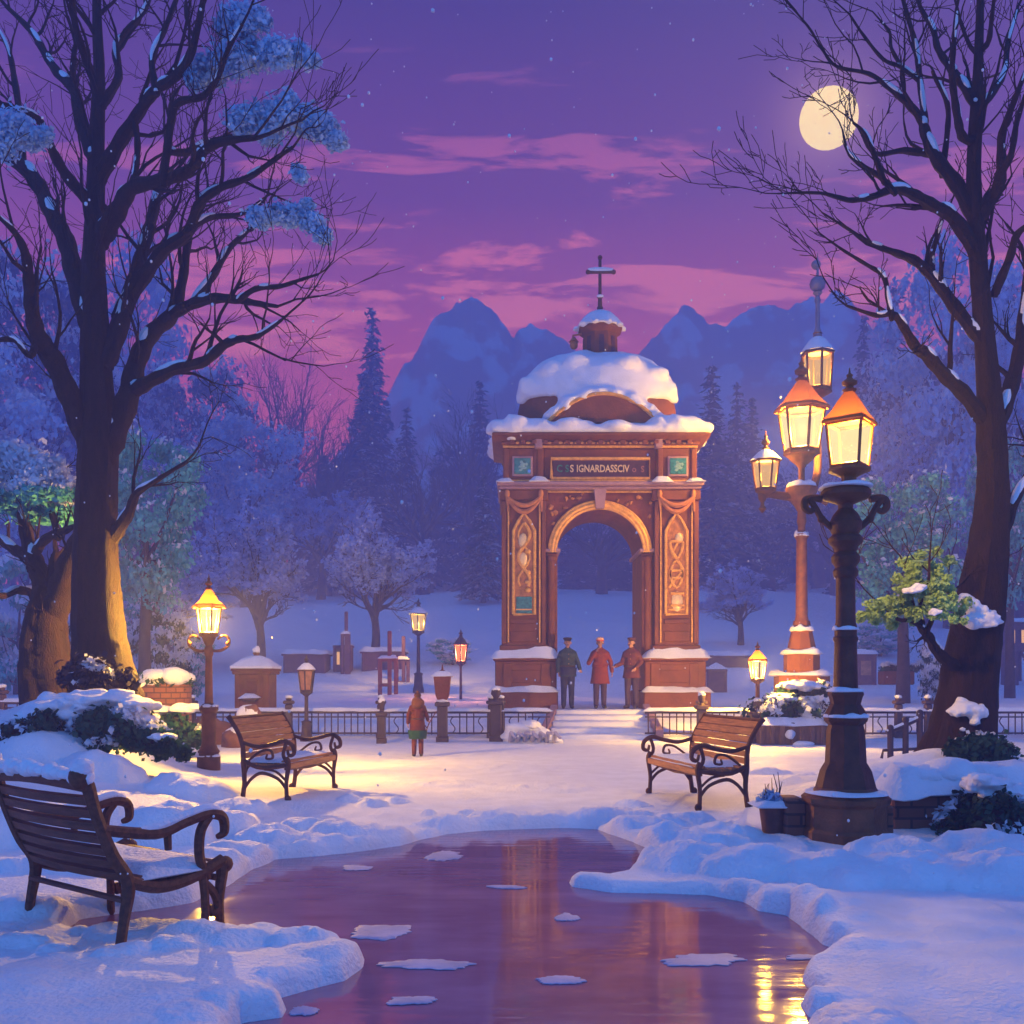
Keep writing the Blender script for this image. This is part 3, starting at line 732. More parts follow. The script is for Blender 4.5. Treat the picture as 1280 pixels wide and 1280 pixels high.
# bare tree on the other side, at the brick planter
DR = 11.0
trunk = [(1197, 958, 42), (1204, 920, 36), (1210, 870, 33), (1216, 820, 31), (1224, 770, 29), (1234, 700, 24), (1240, 640, 20), (1241, 590, 17.5), (1239, 540, 17), (1236, 490, 14), (1231, 430, 12), (1226, 370, 11), (1222, 320, 10.5), (1218, 260, 9.5), (1217, 210, 8.5), (1219, 160, 8), (1221, 120, 7), (1223, 70, 5.5), (1225, 10, 4.5), (1227, -70, 3)]
limbs = [
    ([(1245, 535, 11), (1260, 494, 10), (1273, 445, 8.5), (1281, 385, 7.5), (1290, 310, 6), (1300, 240, 4)], 0, .6),
    ([(1232, 530, 10), (1206, 494, 9.5), (1180, 469, 8.5), (1157, 443, 8), (1143, 432, 6.5), (1126, 403, 5), (1113, 392, 4.2), (1095, 394, 3), (1058, 382, 1.5)], 0, -1.0),
    ([(1114, 394, 4), (1110, 372, 3.6), (1104, 345, 3), (1082, 330, 2.4), (1056, 314, 1.8), (1036, 300, 1.2)], -.8, -.4),
    ([(1222, 420, 8.5), (1192, 382, 8), (1166, 346, 7), (1144, 326, 6), (1120, 316, 4.5), (1090, 305, 3), (1060, 286, 2), (1028, 266, 1)], 0, .9),
    ([(1166, 346, 4), (1165, 320, 3.5), (1170, 300, 3), (1178, 275, 2)], .5, .3),
    ([(1221, 318, 9.5), (1192, 273, 8.5), (1166, 257, 7.5), (1141, 243, 6.5), (1118, 236, 5.2), (1090, 246, 4.2), (1060, 250, 3), (1024, 241, 2), (972, 242, 1)], 0, -.9),
    ([(1116, 238, 4.2), (1100, 221, 3.5), (1075, 205, 3), (1060, 190, 2), (1053, 162, 1.2)], -.6, -.3),
    ([(1104, 224, 4), (1093, 194, 3.5), (1081, 167, 2.5), (1066, 153, 1.4)], -.6, -1.0),
    ([(1216, 270, 9), (1196, 231, 9), (1171, 199, 8), (1158, 171, 7), (1151, 148, 5.5), (1135, 130, 4.5), (1112, 110, 3.4), (1086, 92, 2.6), (1046, 83, 2), (1028, 62, 1.8), (1010, 33, 1.4), (978, -4, 1)], 0, .8),
    ([(1162, 193, 4.5), (1130, 188, 3.8), (1094, 192, 2.6), (1077, 168, 1.4)], .3, 0),
    ([(1156, 152, 4.5), (1150, 102, 4), (1145, 60, 3.4), (1135, 22, 2.8), (1120, -30, 2)], .4, 1.0),
    ([(1150, 102, 3), (1126, 84, 2.6), (1104, 74, 2.2), (1080, 45, 1.8), (1062, 18, 1.2)], .6, .2),
    ([(1126, 82, 2.6), (1114, 60, 2.2), (1112, 40, 1.8), (1100, 25, 1.2)], .5, .7),
    ([(1178, 214, 4), (1184, 165, 3.5), (1184, 130, 3), (1168, 95, 2.5), (1166, 88, 1.6)], .3, -.3),
    ([(1219, 178, 6), (1204, 172, 5.5), (1198, 152, 5), (1193, 120, 4.4), (1190, 92, 4), (1192, 60, 3.2), (1196, 10, 2.4)], 0, -.7),
    ([(1216, 126, 6), (1200, 100, 5.5), (1186, 82, 4.6), (1172, 60, 4), (1166, 36, 3.4), (1150, 8, 2.6), (1140, -30, 1.8)], 0, .7),
    ([(1226, 270, 8.5), (1246, 238, 7.5), (1252, 214, 6.5), (1252, 172, 5), (1262, 142, 4.2), (1274, 110, 3.2), (1290, 70, 2)], 0, -.8),
    ([(1251, 218, 5), (1264, 192, 4), (1271, 152, 3.5), (1282, 118, 2.5)], -.5, -.9),
    ([(1226, 134, 5.5), (1245, 110, 4.8), (1256, 86, 4), (1260, 52, 3.4), (1272, 10, 2.2)], 0, .7),
    ([(1228, 62, 3.8), (1236, 50, 3.4), (1240, 20, 2.6), (1246, -30, 1.8)], 0, -.4),
    ([(1246, 360, 6), (1262, 322, 5), (1272, 292, 4.5), (1296, 276, 3)], 0, -.5),
    ([(1256, 660, 8), (1270, 620, 7), (1290, 590, 6)], 0, .3),
    ([(1206, 838, 9), (1186, 828, 8), (1172, 815, 7), (1162, 798, 6.2), (1152, 784, 5.4), (1150, 768, 4.2), (1156, 748, 3)], -.1, -.75),
    ([(1152, 784, 3.6), (1138, 776, 2.6), (1122, 774, 2.2), (1104, 758, 1.4)], -.65, -.8),
    ([(1158, 792, 3.4), (1166, 772, 3), (1176, 756, 2.4)], -.6, -.5),
    ([(1152, 776, 3.4), (1142, 760, 2.8), (1139, 742, 2)], -.66, -.7),
]
FLAT += [(2.2 + .35, 8.33, .55)]
r0 = P(1197, 955, DR)
rt, t_ = hero('bare_tree', (r0.x, r0.y, gz(r0.x, r0.y) - .05), DR, trunk, limbs, 'dark bare tree growing at the brick planter, one low bough in bright green leaf', 57, twig=dict(tl=.75))
LB = [(1140, 715, 16), (1155, 708, 15), (1172, 716, 15), (1128, 732, 16), (1150, 730, 18), (1172, 738, 18), (1188, 752, 16), (1095, 760, 16), (1112, 752, 17), (1130, 755, 17), (1085, 770, 9), (1150, 752, 17), (1170, 764, 15), (1120, 772, 14), (1195, 770, 12), (1142, 772, 10)]
R_ = random.Random(3); LS = [(a + R_.gauss(0, .55) * r, c_ + R_.gauss(0, .5) * r, r * R_.uniform(.30, .55), R_.uniform(-.16, .16)) for a, c_, r in LB for q in range(7)]
cc, hh, V = leaves([tuple(P(a, c_, DR - .75 + dz)) for a, c_, r, dz in LS], [r / F * (DR - .7) for a, c_, r, dz in LS], 110, .021, .85, 71)
quads_obj('foliage', V, LIME, rt, rt.location)
def px_ball(b, px, py, rx, rz, d, ry=None, seed=0., sub=3, bump=.10):
    k = d / F; c = P(px, py, d); b.ball(c, (rx * k, (ry or rx) * k, rz * k), sub, seed, bump)
def clump(root, mat, blobs, d, dy, seed, name='snow_clump'):
    """ragged clot of snow built from many small overlapping lumps"""
    b = MB(); R = random.Random(seed); k = d / F
    for px, py, rx, rz in blobs:
        px_ball(b, px, py, rx * .82, rz * .80, d, dy * .8, seed, 3, .16)
        for i in range(16):
            a = R.uniform(0, 2 * PI); q = R.uniform(.5, .95); s_ = R.uniform(.22, .40)
            c = P(px + rx * q * math.cos(a), py - rz * q * math.sin(a) * .9, d); c.y += R.uniform(-.6, .4) * dy * k
            b.ball(c, (rx * k * s_, rx * k * s_, rz * k * s_ * 1.15), 2, i + seed, .18)
    return remesh_obj(b, name, mat, root, max(k * 1.6, .012))
def remesh_obj(b, name, mat, root, vox):
    o = b.build(name, mat, None)
    r = o.modifiers.new('r', 'REMESH'); r.mode = 'VOXEL'; r.voxel_size = vox
    s_ = o.modifiers.new('s', 'SMOOTH'); s_.iterations = 3; s_.factor = .5
    dg = bpy.context.evaluated_depsgraph_get(); me = bpy.data.meshes.new_from_object(o.evaluated_get(dg)); bpy.data.objects.remove(o)
    me.name = name; me.materials.clear(); o = link(name, me, mat, root, True)
    if root:
        for v in me.vertices: v.co -= root.location
    return o
clump(rt, SNOW, [(1205, 752, 17, 11), (1218, 763, 13, 9), (1226, 777, 24, 10), (1238, 773, 12, 10), (1214, 780, 8, 7)], DR - .30, 16, 3)
clump(rt, SNOW, [(1205, 884, 17, 11), (1220, 890, 12, 12), (1196, 890, 11, 6), (1216, 902, 7, 7)], DR - .29, 16, 5)
clump(rt, SNOW, [(1140, 738, 14, 4.5), (1150, 733, 10, 4)], DR - .95, 10, 7); clump(rt, SNOW, [(1168, 765, 8, 6)], DR - .98, 8, 9)
for i, (a, c_, q) in enumerate([(1203, 912, 4), (1199, 930, 5), (1212, 922, 4), (1190, 936, 4), (1221, 934, 6), (1208, 940, 5)]): clump(rt, SNOW, [(a, c_, q, q * .8)], DR - .36, q, 20 + i)

# ------------------------------------------------------------------ kinds of trees further off (built about their own base, metres)
def tree_frosted(seed, h, w, mat=BARK3, leaf=FROST, n=10, size=.13, levels=3, two=False, leafy=True):
    """frost-covered broad tree"""
    R = random.Random(seed); root = bpy.data.objects.new('frosted_tree', None); COL.objects.link(root); root.empty_display_size = .2
    b = MB(); tips = []
    o = dict(seg=.5, wig=.13, trop=.045, levels=levels, kids=(4, 4, 3), t0=.2, ang=(.35, .85), len=(.5, .75), rmin=.024)
    tr = [(0, 0, -.3), (.05 * w * R.uniform(-1, 1) * .3, 0, h * .16), (R.uniform(-.03, .03) * w, 0, h * .32)]
    cp, cr = catmull(tr, [h * .035, h * .026, h * .02], 4); t = MB(); t.tube(cp, cr, 10)
    nb = 7
    for k in range(nb):
        a = 2 * PI * k / nb + R.uniform(-.3, .3); el = R.uniform(.35, 1.25)
        dv = Vector((math.cos(a) * math.cos(el) * w / h * 1.25, math.sin(a) * math.cos(el) * w / h * 1.25, math.sin(el)))
        grow(b, cp[-1 - (k % 4)], dv, h * R.uniform(.26, .36), h * .016, 0, R, o, tips)
    grow(b, cp[-1], Vector((0, 0, 1)), h * .36, h * .014, 0, R, o, tips)
    t.build('trunk', mat, root); b.build('boughs', mat, root)
    if leafy:
        tp = np.array([tuple(p) for p in tips]); keep = tp[:, 2] > h * (.42 + .1 * np.random.default_rng(seed).random(len(tp))); tp = tp[keep]
        c, hh, V = leaves(tp, h * .032, n, size, .8, seed)
        quads_obj('crown', V, leaf, root)
    return root

def tree_crown(seed, h, w, leaf=TEAL, snow=.35, nb=26, n=230, size=.16, low=.3, name='snowy_tree', mat=BARK3):
    """broad tree whose layered crown carries snow"""
    R = random.Random(seed); root = bpy.data.objects.new(name, None); COL.objects.link(root); root.empty_display_size = .2
    t = MB(); C = []; Rr = []
    cp, cr = catmull([(0, 0, -.4), (.1 * R.uniform(-1, 1), 0, h * low * .5), (0, 0, h * low), (.05 * w * R.uniform(-1, 1), 0, h * .6)], [h * .04, h * .03, h * .024, h * .01], 4); t.tube(cp, cr, 9)
    for k in range(nb):
        z = low + (1 - low) * ((k + .5) / nb) ** .9
        env = math.sin(PI * min(1, .12 + .86 * (1 - (z - low) / (1 - low)) ** .75)) ** .6
        a = k * 2.4 + R.uniform(-.4, .4); rr = w * .5 * env * R.uniform(.45, .95)
        c = Vector((rr * math.cos(a), rr * math.sin(a), h * z * .96)); C.append(tuple(c)); Rr.append(w * R.uniform(.12, .2))
        if k % 2 == 0 and z < .85:
            s = cp[min(len(cp) - 1, 7 + k % 5)]; mid = s.lerp(c, .5) + Vector((0, 0, -.03 * h)); t.tube(catmull([s, mid, c], [h * .013, h * .008, h * .003], 3)[0], catmull([s, mid, c], [h * .013, h * .008, h * .003], 3)[1], 5)
    t.build('trunk', mat, root)
    c, hh, V = leaves(C, Rr, n, size, .62, seed, .2)
    g = np.random.default_rng(seed + 5)
    top = hh + g.normal(size=len(hh)) * .22 > (.9 - snow * 2)
    quads_obj('crown', V[~top], leaf, root); quads_obj('snow_cover', V[top], SNOWLEAF, root)
    return root

def conifer(seed, h, w, n=1, size=.22, snow=.4, mat=CONIF):
    R = random.Random(seed); g = np.random.default_rng(seed)
    root = bpy.data.objects.new('conifer', None); COL.objects.link(root); root.empty_display_size = .2
    t = MB(); t.tube([(0, 0, -.4), (0, 0, h * .5), (0, 0, h * .98)], [h * .02, h * .012, h * .003], 7); t.build('trunk', BARK3, root)
    Vs = []; S_ = []
    tiers = int(16 + h * .5)
    for i in range(tiers):
        f = i / (tiers - 1); z = h * (.08 + .90 * f); L = w * .5 * (1 - f) ** .85 * R.uniform(.78, 1.1) + .12
        nb = max(4, int(13 * (1 - f * .6)))
        for k in range(nb):
            a = 2 * PI * (k + R.random() * .7) / nb; Lk_ = L * R.uniform(.7, 1.15)
            m = max(3, int(Lk_ / size * 2.4)); s = np.linspace(.08, 1, m)
            px = np.cos(a) * s * Lk_; py = np.sin(a) * s * Lk_; pz = z - s ** 1.3 * Lk_ * .42
            for rep in range(3):
                c = np.stack([px, py, pz], 1) + g.normal(size=(m, 3)) * size * np.array([.45, .45, .35])
                dirv = np.array([np.cos(a), np.sin(a), -.45]) + g.normal(size=(m, 3)) * .4; dirv /= np.linalg.norm(dirv, axis=1)[:, None]
                sd_ = np.cross(dirv, g.normal(size=(m, 3))); sd_ /= np.linalg.norm(sd_, axis=1)[:, None]
                q = size * (.5 + .7 * g.random((m, 1)))
                V = np.stack([c - dirv * q, c - sd_ * q * .35, c + dirv * q, c + sd_ * q * .35], 1)
                (S_ if rep == 2 and R.random() < snow else Vs).append(V + (np.array([0, 0, size * .4]) if rep == 2 else 0))
    quads_obj('crown', np.concatenate(Vs), mat, root)
    if S_: quads_obj('snow_cover', np.concatenate(S_), SNOWLEAF, root)
    return root

USED = {}
def place(proto, px, d, label, cat, group=None, s=1., rz=0., sz=None, basepy=None):
    """first use moves the tree itself, later ones copy it"""
    if proto.name in USED: o = copy_tree(proto)
    else: o = proto; USED[proto.name] = 1
    x = X(px, d); z = gz(x, d) if basepy is None else Z(basepy, d)
    o.location = (x, d, z - .05); o.rotation_euler.z = rz; o.scale = (s, s, sz or s)
    for k in ('group',):
        if k in o: del o[k]
    return tag(o, label, cat, group)
# ------------------------------------------------------------------ the wood
fr = [tree_frosted(101, 9.6, 6.2, n=15, size=.12), tree_frosted(104, 14, 7.2, n=14, size=.17)]
oak = tree_frosted(103, 9.8, 7.6, n=14, size=.11, leaf=FROST)
bare = [tree_frosted(111, 26, 11, leafy=False), tree_frosted(112, 26, 14, leafy=False)]
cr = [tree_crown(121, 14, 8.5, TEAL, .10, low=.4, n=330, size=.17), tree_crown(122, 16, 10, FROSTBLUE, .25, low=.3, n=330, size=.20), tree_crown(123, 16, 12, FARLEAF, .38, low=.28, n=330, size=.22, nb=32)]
co = [conifer(131, 30, 9, size=.42), conifer(132, 30, 7, size=.42, snow=.3)]
for t_ in bare: t_.name = 'bare_tree'
for t_ in cr: t_.name = 'snowy_tree'
fr[1].name = 'frosted_tree'
MID = 'trees on the snowy slope'
def hgt(py_top, px, d): return Z(py_top, d) - gz(X(px, d), d)
def put(proto, h0, w0, px, d, top, wpx, label, cat='tree', group=None, rz=0.):
    h = hgt(top, px, d); w_ = wpx / F * d
    return place(proto, px, d, label, cat, group, s=w_ / w0, sz=h / h0, rz=rz)
put(fr[0], 9.6, 6.2, 326, 47, 634, 132, 'white frosted tree standing on the slope above the brick kiosk', group=MID)
put(oak, 9.8, 7.6, 468, 48.5, 636, 150, 'wide spreading oak with frosted top behind the dark blue street lamp', group=MID)
put(fr[1], 14, 7.2, 401, 90, 600, 96, 'bluish frosted tree between the white frosted tree and the wide oak', group=MID)
put(fr[1], 14, 7.2, 213, 46, 694, 96, 'low lilac frosted tree just above the lantern of the bronze lamp by the hedge', group=MID, rz=2)
put(fr[0], 9.6, 6.2, 926, 54, 706, 88, 'small frosted tree between the arch and the tall spired lamp', group=MID, rz=1)
put(cr[0], 14, 8.5, 182, 27, 528, 150, 'teal tree with snowy crown directly beside the tall bare trunk', group=MID)
put(cr[1], 16, 10, 308, 83, 516, 138, 'blue layered snowy tree above the white frosted tree', group=MID)
put(cr[2], 16, 12, 245, 95, 452, 150, 'large dim blue tree standing behind the teal tree', group=MID, rz=1)
put(cr[2], 16, 12, 40, 70, 318, 230, 'huge hazy blue tree filling the sky gap behind the forked tree', group=MID, rz=2)
put(cr[1], 16, 10, -40, 52, 430, 190, 'hazy blue tree cut by the picture edge above the small lit house', group=MID, rz=3)
put(fr[1], 14, 7.2, 100, 74, 440, 150, 'frosted blue tree seen between the tall bare trunk and the forked one', group=MID, rz=4)
put(cr[1], 16, 10, 165, 102, 300, 130, 'tall pale blue tree rising behind the middle boughs of the tall bare tree', group=MID, rz=4)
put(cr[1], 16, 10, 1190, 62, 316, 180, 'huge hazy blue tree behind the trunk of the bare planter tree', group=MID, rz=1)
put(cr[2], 16, 12, 1275, 66, 350, 170, 'hazy blue tree cut by the picture edge behind the stilt hut', group=MID, rz=5)
put(cr[2], 16, 12, 1135, 78, 440, 150, 'dim blue snowy tree rising behind the front lantern', group=MID, rz=3)
put(fr[1], 14, 7.2, 1152, 64, 505, 130, 'bare violet tree with frosted top between the front lantern and the planter tree', group=MID, rz=5)
put(cr[0], 14, 8.5, 1128, 31, 592, 150, 'teal snowy tree behind the post of the front lamp and the green-leaved bough', group=MID, rz=2)
put(cr[0], 14, 8.5, 1262, 34, 540, 110, 'dark teal tree showing past the trunk of the planter tree', group=MID, rz=4)
put(bare[0], 26, 11, 350, 109, 412, 110, 'slim hazy violet bare tree above the blue layered tree', group=MID)
put(bare[1], 26, 14, 408, 114, 452, 120, 'wide hazy violet bare tree beside the tall lone spruce', group=MID)
put(bare[1], 26, 14, 530, 97, 522, 120, 'violet bare tree rising between the wide oak and the arch', group=MID, rz=2)
put(bare[0], 26, 11, 592, 114, 476, 90, 'slim violet bare tree close beside the arch cornice', group=MID, rz=2)
put(bare[1], 26, 14, 752, 94, 610, 130, 'dim bare tree seen through the opening of the arch', group=MID, rz=4)
put(bare[0], 26, 11, 640, 106, 560, 100, 'dim bare tree half hidden behind the pier of the arch', group=MID, rz=5)
put(bare[0], 26, 11, 1180, 83, 470, 120, 'dark bare tree among the blue crowns behind the planter tree', group=MID, rz=5)
put(co[0], 30, 9, 465, 131, 384, 100, 'tall lone hazy spruce against the pink sky beside the mountain', group=MID)
put(co[1], 30, 7, 890, 100, 456, 100, 'dark blue spruce rising just behind the cornice of the arch', group=MID)
put(co[0], 30, 9, 921, 109, 478, 84, 'blue spruce between the dark spruce and the small hanging lantern', group=MID, rz=1)
put(co[1], 30, 7, 940, 116, 496, 70, 'short blue spruce right behind the small hanging lantern', group=MID, rz=2)
put(co[0], 30, 9, 1080, 112, 392, 84, 'hazy spruce just above the roof of the front lantern', group=MID, rz=3)
put(co[1], 30, 7, 1118, 107, 356, 92, 'tall hazy spruce between the front lantern and the planter tree', group=MID, rz=4)
put(co[0], 30, 9, 508, 122, 508, 80, 'short hazy spruce at the foot of the mountain beside the lone spruce', group=MID, rz=2)
put(co[1], 30, 7, 600, 126, 476, 74, 'violet spruce beside the arch where the mountain meets the wood', group=MID, rz=5)
put(co[1], 30, 7, 455, 117, 470, 96, 'broad hazy spruce in front of the lone tall spruce', group=MID, rz=3)
put(co[0], 30, 9, 604, 83, 592, 62, 'small dark spire-shaped spruce beside the pier of the arch', group=MID, rz=4)
R = random.Random(5)
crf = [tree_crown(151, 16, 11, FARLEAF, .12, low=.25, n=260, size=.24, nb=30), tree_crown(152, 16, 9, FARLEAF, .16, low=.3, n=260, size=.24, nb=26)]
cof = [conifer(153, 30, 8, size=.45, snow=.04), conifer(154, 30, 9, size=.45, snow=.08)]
for t_ in crf: t_.name = 'snowy_tree'
for t_ in cof: t_.name = 'conifer'
FARL = [('violet bare tree lost in the haze of the far wood', bare), ('hazy violet spruce in the far wood', cof), ('hazy rounded snowy tree in the far wood', crf)]
far_spots = []
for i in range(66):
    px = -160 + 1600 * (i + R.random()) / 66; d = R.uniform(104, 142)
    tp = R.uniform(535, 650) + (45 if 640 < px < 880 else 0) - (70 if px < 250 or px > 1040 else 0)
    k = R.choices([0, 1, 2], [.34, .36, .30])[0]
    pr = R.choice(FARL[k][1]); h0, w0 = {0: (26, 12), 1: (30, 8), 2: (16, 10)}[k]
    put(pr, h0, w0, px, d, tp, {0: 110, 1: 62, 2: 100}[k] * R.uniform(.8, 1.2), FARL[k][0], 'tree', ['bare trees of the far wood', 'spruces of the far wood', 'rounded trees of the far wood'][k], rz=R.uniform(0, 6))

# low bushes at the foot of the teal tree and under the slope
bs_ = [tree_crown(141, 2.6, 2.6, TEAL, .45, nb=16, n=260, size=.075, low=.12, name='bush'), tree_crown(142, 2.2, 2.8, GREEN, .5, nb=16, n=260, size=.07, low=.12, name='bush')]
def bush(proto, h0, w0, px, d, top, wpx, label, rz=0.):
    return put(proto, h0, w0, px, d, top, wpx, label, 'bush', 'snowy bushes in the park', rz)
bush(bs_[0], 2.6, 2.6, 168, 31, 704, 80, 'tall teal bush leaning against the tall bare trunk')
bush(bs_[1], 2.2, 2.8, 205, 29, 756, 90, 'dark green snow-topped bush above the brick planter by the hedge')
bush(bs_[0], 2.6, 2.6, 240, 33, 790, 60, 'blue-green bush behind the post of the bronze lamp', 1)
bush(bs_[1], 2.2, 2.8, 105, 34, 770, 80, 'dim bush between the two dark trunks', 2)
bush(bs_[0], 2.6, 2.6, 20, 40, 690, 110, 'hazy teal bush under the crown of the forked tree', 3)
bush(bs_[0], 2.6, 2.6, 566, 46, 796, 60, 'pale bush on the slope behind the red lit lamp', 2)
bush(bs_[0], 2.6, 2.6, 1100, 50, 776, 80, 'hazy bush on the slope beyond the railing', 4)
bush(bs_[1], 2.2, 2.8, 1165, 30, 806, 44, 'small dark bush low beyond the railing near the planter tree', 4)
# ------------------------------------------------------------------ snow caps
def snowcap(b, x0, x1, y0, y1, z, th, seed=0, droop=.03, nx=None, ny=None):
    """lumpy slab of snow lying on a ledge"""
    nx = nx or max(6, int((x1 - x0) / .09)); ny = ny or max(4, int((y1 - y0) / .12))
    nx = min(nx, 70); ny = min(ny, 24)
    xs = np.linspace(0, 1, nx); ys = np.linspace(0, 1, ny)
    V = []; 
    for i, a in enumerate(xs):
        for j, c in enumerate(ys):
            e = min(1, min(a, 1 - a) * (x1 - x0) / (th * .9 + 1e-6)); f = min(1, min(c, 1 - c) * (y1 - y0) / (th * .9 + 1e-6))
            ed = (max(0, 1 - (1 - e) ** 2) * max(0, 1 - (1 - f) ** 2)) ** .5
            X_ = x0 + (x1 - x0) * a; Y_ = y0 + (y1 - y0) * c
            n = float(fbm(X_ * 2.6 + seed * 7, Y_ * 2.6 + seed * 3, 3)); n2 = float(vnoise(X_ * 4.5 + seed, Y_ * 4.5 + 5))
            out = (1 - ed) * .03 * (1 + 2 * n)
            V.append((X_ + (out if a > .5 else -out), Y_ + (out if c > .5 else -out), z + th * ed * (.45 + 1.0 * n) - (1 - ed) * droop * n2))
    fs = []
    for i in range(nx - 1):
        for j in range(ny - 1):
            q = i * ny + j; fs.append((q, q + ny, q + ny + 1, q + 1))
    # underside rim
    nb = len(V); rim = [i * ny for i in range(nx)] + [(nx - 1) * ny + j for j in range(1, ny)] + [i * ny + ny - 1 for i in range(nx - 2, -1, -1)] + [j for j in range(ny - 2, 0, -1)]
    cx, cy = (x0 + x1) / 2, (y0 + y1) / 2
    for q in rim: p = V[q]; V.append((p[0] + (cx - p[0]) * .04, p[1] + (cy - p[1]) * .04, min(p[2] - .01, z - droop * .5)))
    m = len(rim)
    for k in range(m): fs.append((rim[k], nb + k, nb + (k + 1) % m, rim[(k + 1) % m]))
    fs.append(tuple(nb + k for k in range(m)))
    b.add(V, fs)

# ------------------------------------------------------------------ the arch
AD = 25.5; AK = F / AD
A0 = Vector((X(750, AD), AD, Z(886, AD)))
ax = lambda px: (px - 750) / AK
az_ = lambda py: (886 - py) / AK
arch = thing('monument_arch', A0, 'ornate red stone arch with gilded panels, snowy dome and cross above the steps', 'arch')
DP = 2.3      # depth of the piers
for s in (-1, 1):
    m = lambda a, c: (a, c) if s < 0 else (-c, -a)
    b = MB()
    x0, x1 = m(ax(614), ax(697)); b.bbox(x0, x1, -.30, DP + .3, -.25, az_(864), .03)
    x0, x1 = m(ax(619), ax(695.5)); b.bbox(x0, x1, -.18, DP + .18, az_(864), az_(826), .03)
    x0, x1 = m(ax(616.5), ax(698)); b.bbox(x0, x1, -.22, DP + .22, az_(826), az_(822), .02)
    for f0, f1 in ((629, 640), (676, 688)):       # raised panels of the pedestal
        x0, x1 = m(ax(f0), ax(f1)); b.bbox(x0, x1, -.22, -.17, az_(861), az_(829), .012)
    x0, x1 = m(ax(640), ax(676)); b.bbox(x0, x1, -.205, -.17, az_(838), az_(831), .012); b.bbox(x0, x1, -.205, -.17, az_(861), az_(853), .012)
    pd = b.build('pedestal', STONE, arch)
    b = MB(); 
    x0, x1 = m(ax(613), ax(697)); snowcap(b, x0, x1, -.32, -.02, az_(864), .15, 3 + s); b.build('snow', SNOW, pd); b = MB()
    x0, x1 = m(ax(616), ax(697)); snowcap(b, x0, x1, -.26, .14, az_(822), .30, 8 + s)
    b.build('snow', SNOW, pd)
    b = MB()
    x0, x1 = m(ax(627), ax(682)); b.bbox(x0, x1, 0, DP, az_(822), az_(612), .03)
    x0, x1 = m(ax(624.5), ax(685)); b.bbox(x0, x1, -.05, DP + .05, az_(822), az_(806), .03); b.bbox(x0, x1, -.05, DP + .05, az_(626), az_(612), .03)
    for f0, f1 in ((627, 633), (677, 682)):
        x0, x1 = m(ax(f0), ax(f1)); b.bbox(x0, x1, -.06, .02, az_(805), az_(627), .012)
    x0, x1 = m(ax(638), ax(670)); b.bbox(x0, x1, -.04, .02, az_(802), az_(789), .012); b.bbox(x0, x1, -.07, .02, az_(780), az_(774), .012)
    b.build('pier', STONE, arch)
    b = MB()
    x0, x1 = m(ax(682), ax(697)); b.bbox(x0, x1, .14, DP - .14, az_(822), az_(690), .025)
    xc = (x0 + x1) / 2; b.tube([(xc, .16, az_(818)), (xc, .16, az_(695))], .105, 12)
    for zz in (az_(812), az_(698)): b.tube([(xc, .16, zz - .05), (xc, .16, zz + .05)], .135, 12)
    b.build('column', STONE, arch)
    b = MB(); x0, x1 = m(ax(678), ax(700.5)); b.bbox(x0, x1, .02, DP - .02, az_(690), az_(685), .02); b.build('impost', STONEM, arch)
    # swag garlands under the cornice
    b = MB()
    for yy, n_ in ((-.10, 2), (-.08, 3)):
        pts = []
        for k in range(13):
            t = k / 12; xa, xb = m(ax(633), ax(677)); pts.append((xa + (xb - xa) * t, yy, az_(617 + 2 * n_) - math.sin(PI * t) * .12 * n_))
        b.tube(pts, [.03 + .035 * math.sin(PI * k / 12) for k in range(13)], 7)
    for f in (634, 676):
        xx = ax(f) * (1 if s < 0 else -1); b.ball((xx, -.08, az_(618)), (.07, .06, .12), 2); b.tube([(xx, -.07, az_(622)), (xx + .02, -.08, az_(640))], [.05, .02], 6)
    b.build('garland', M('gilt_garland', (.50, .19, .05), .5, .25, 9., .3, 30.), arch)
    # gilded lancet panel
    hw = .27; zc0, zc1, zt = az_(768), az_(664), az_(642); xc = ax(655) * (1 if s < 0 else -1)
    b = MB()
    outl = [(-hw, zc0), (hw, zc0), (hw, zc1), (hw * .55, zc1 + (zt - zc1) * .55), (0, zt), (-hw * .55, zc1 + (zt - zc1) * .55), (-hw, zc1)]
    b.prism([(xc + x, z) for x, z in outl], -.05, .01); pn = b.build('gilded_panel', GILTG, arch)
    b = MB(); P3 = [(xc + x, -.06, z) for x, z in outl]; b.tube(P3 + [P3[0]], .042, 6)
    ow = [(xc + x * 1.0, -.05, z) for x, z in [(-hw * .75, zc0 + .12), (hw * .75, zc0 + .12)]]; b.tube(ow, .03, 6)
    b.build('gilt_frame', GOLD, pn)
    b = MB(); o_ = MB()
    if s < 0:
        wave = [(xc + .15 * math.sin(k * .62), -.07, zt - .25 - k * .115) for k in range(15)]; b.tube(wave, .045, 6)
        wave = [(xc - .15 * math.sin(k * .62), -.06, zt - .25 - k * .115) for k in range(15)]; b.tube(wave, .03, 6)
        for zz in (az_(676), az_(700)): o_.ball((xc - .03, -.06, zz), (.12, .05, .19), 2)
        for zz in (az_(690), az_(716), az_(728), az_(738)): b.ball((xc + .1, -.06, zz), (.08, .05, .07), 2)
        t_ = MB(); t_.bbox(xc - .2, xc + .2, -.075, -.045, az_(767), az_(746), .01); t_.build('teal_inlay', TEALG, pn)
    else:
        for zz, tl in ((az_(688), .8), (az_(712), -.7), (az_(724), .7)):
            rr = [(xc + .15 * math.cos(a) * 1.1, -.07, zz + .22 * math.sin(a + tl * math.cos(a))) for a in np.linspace(0, 2 * PI, 17)]; b.tube(rr, .04, 6)
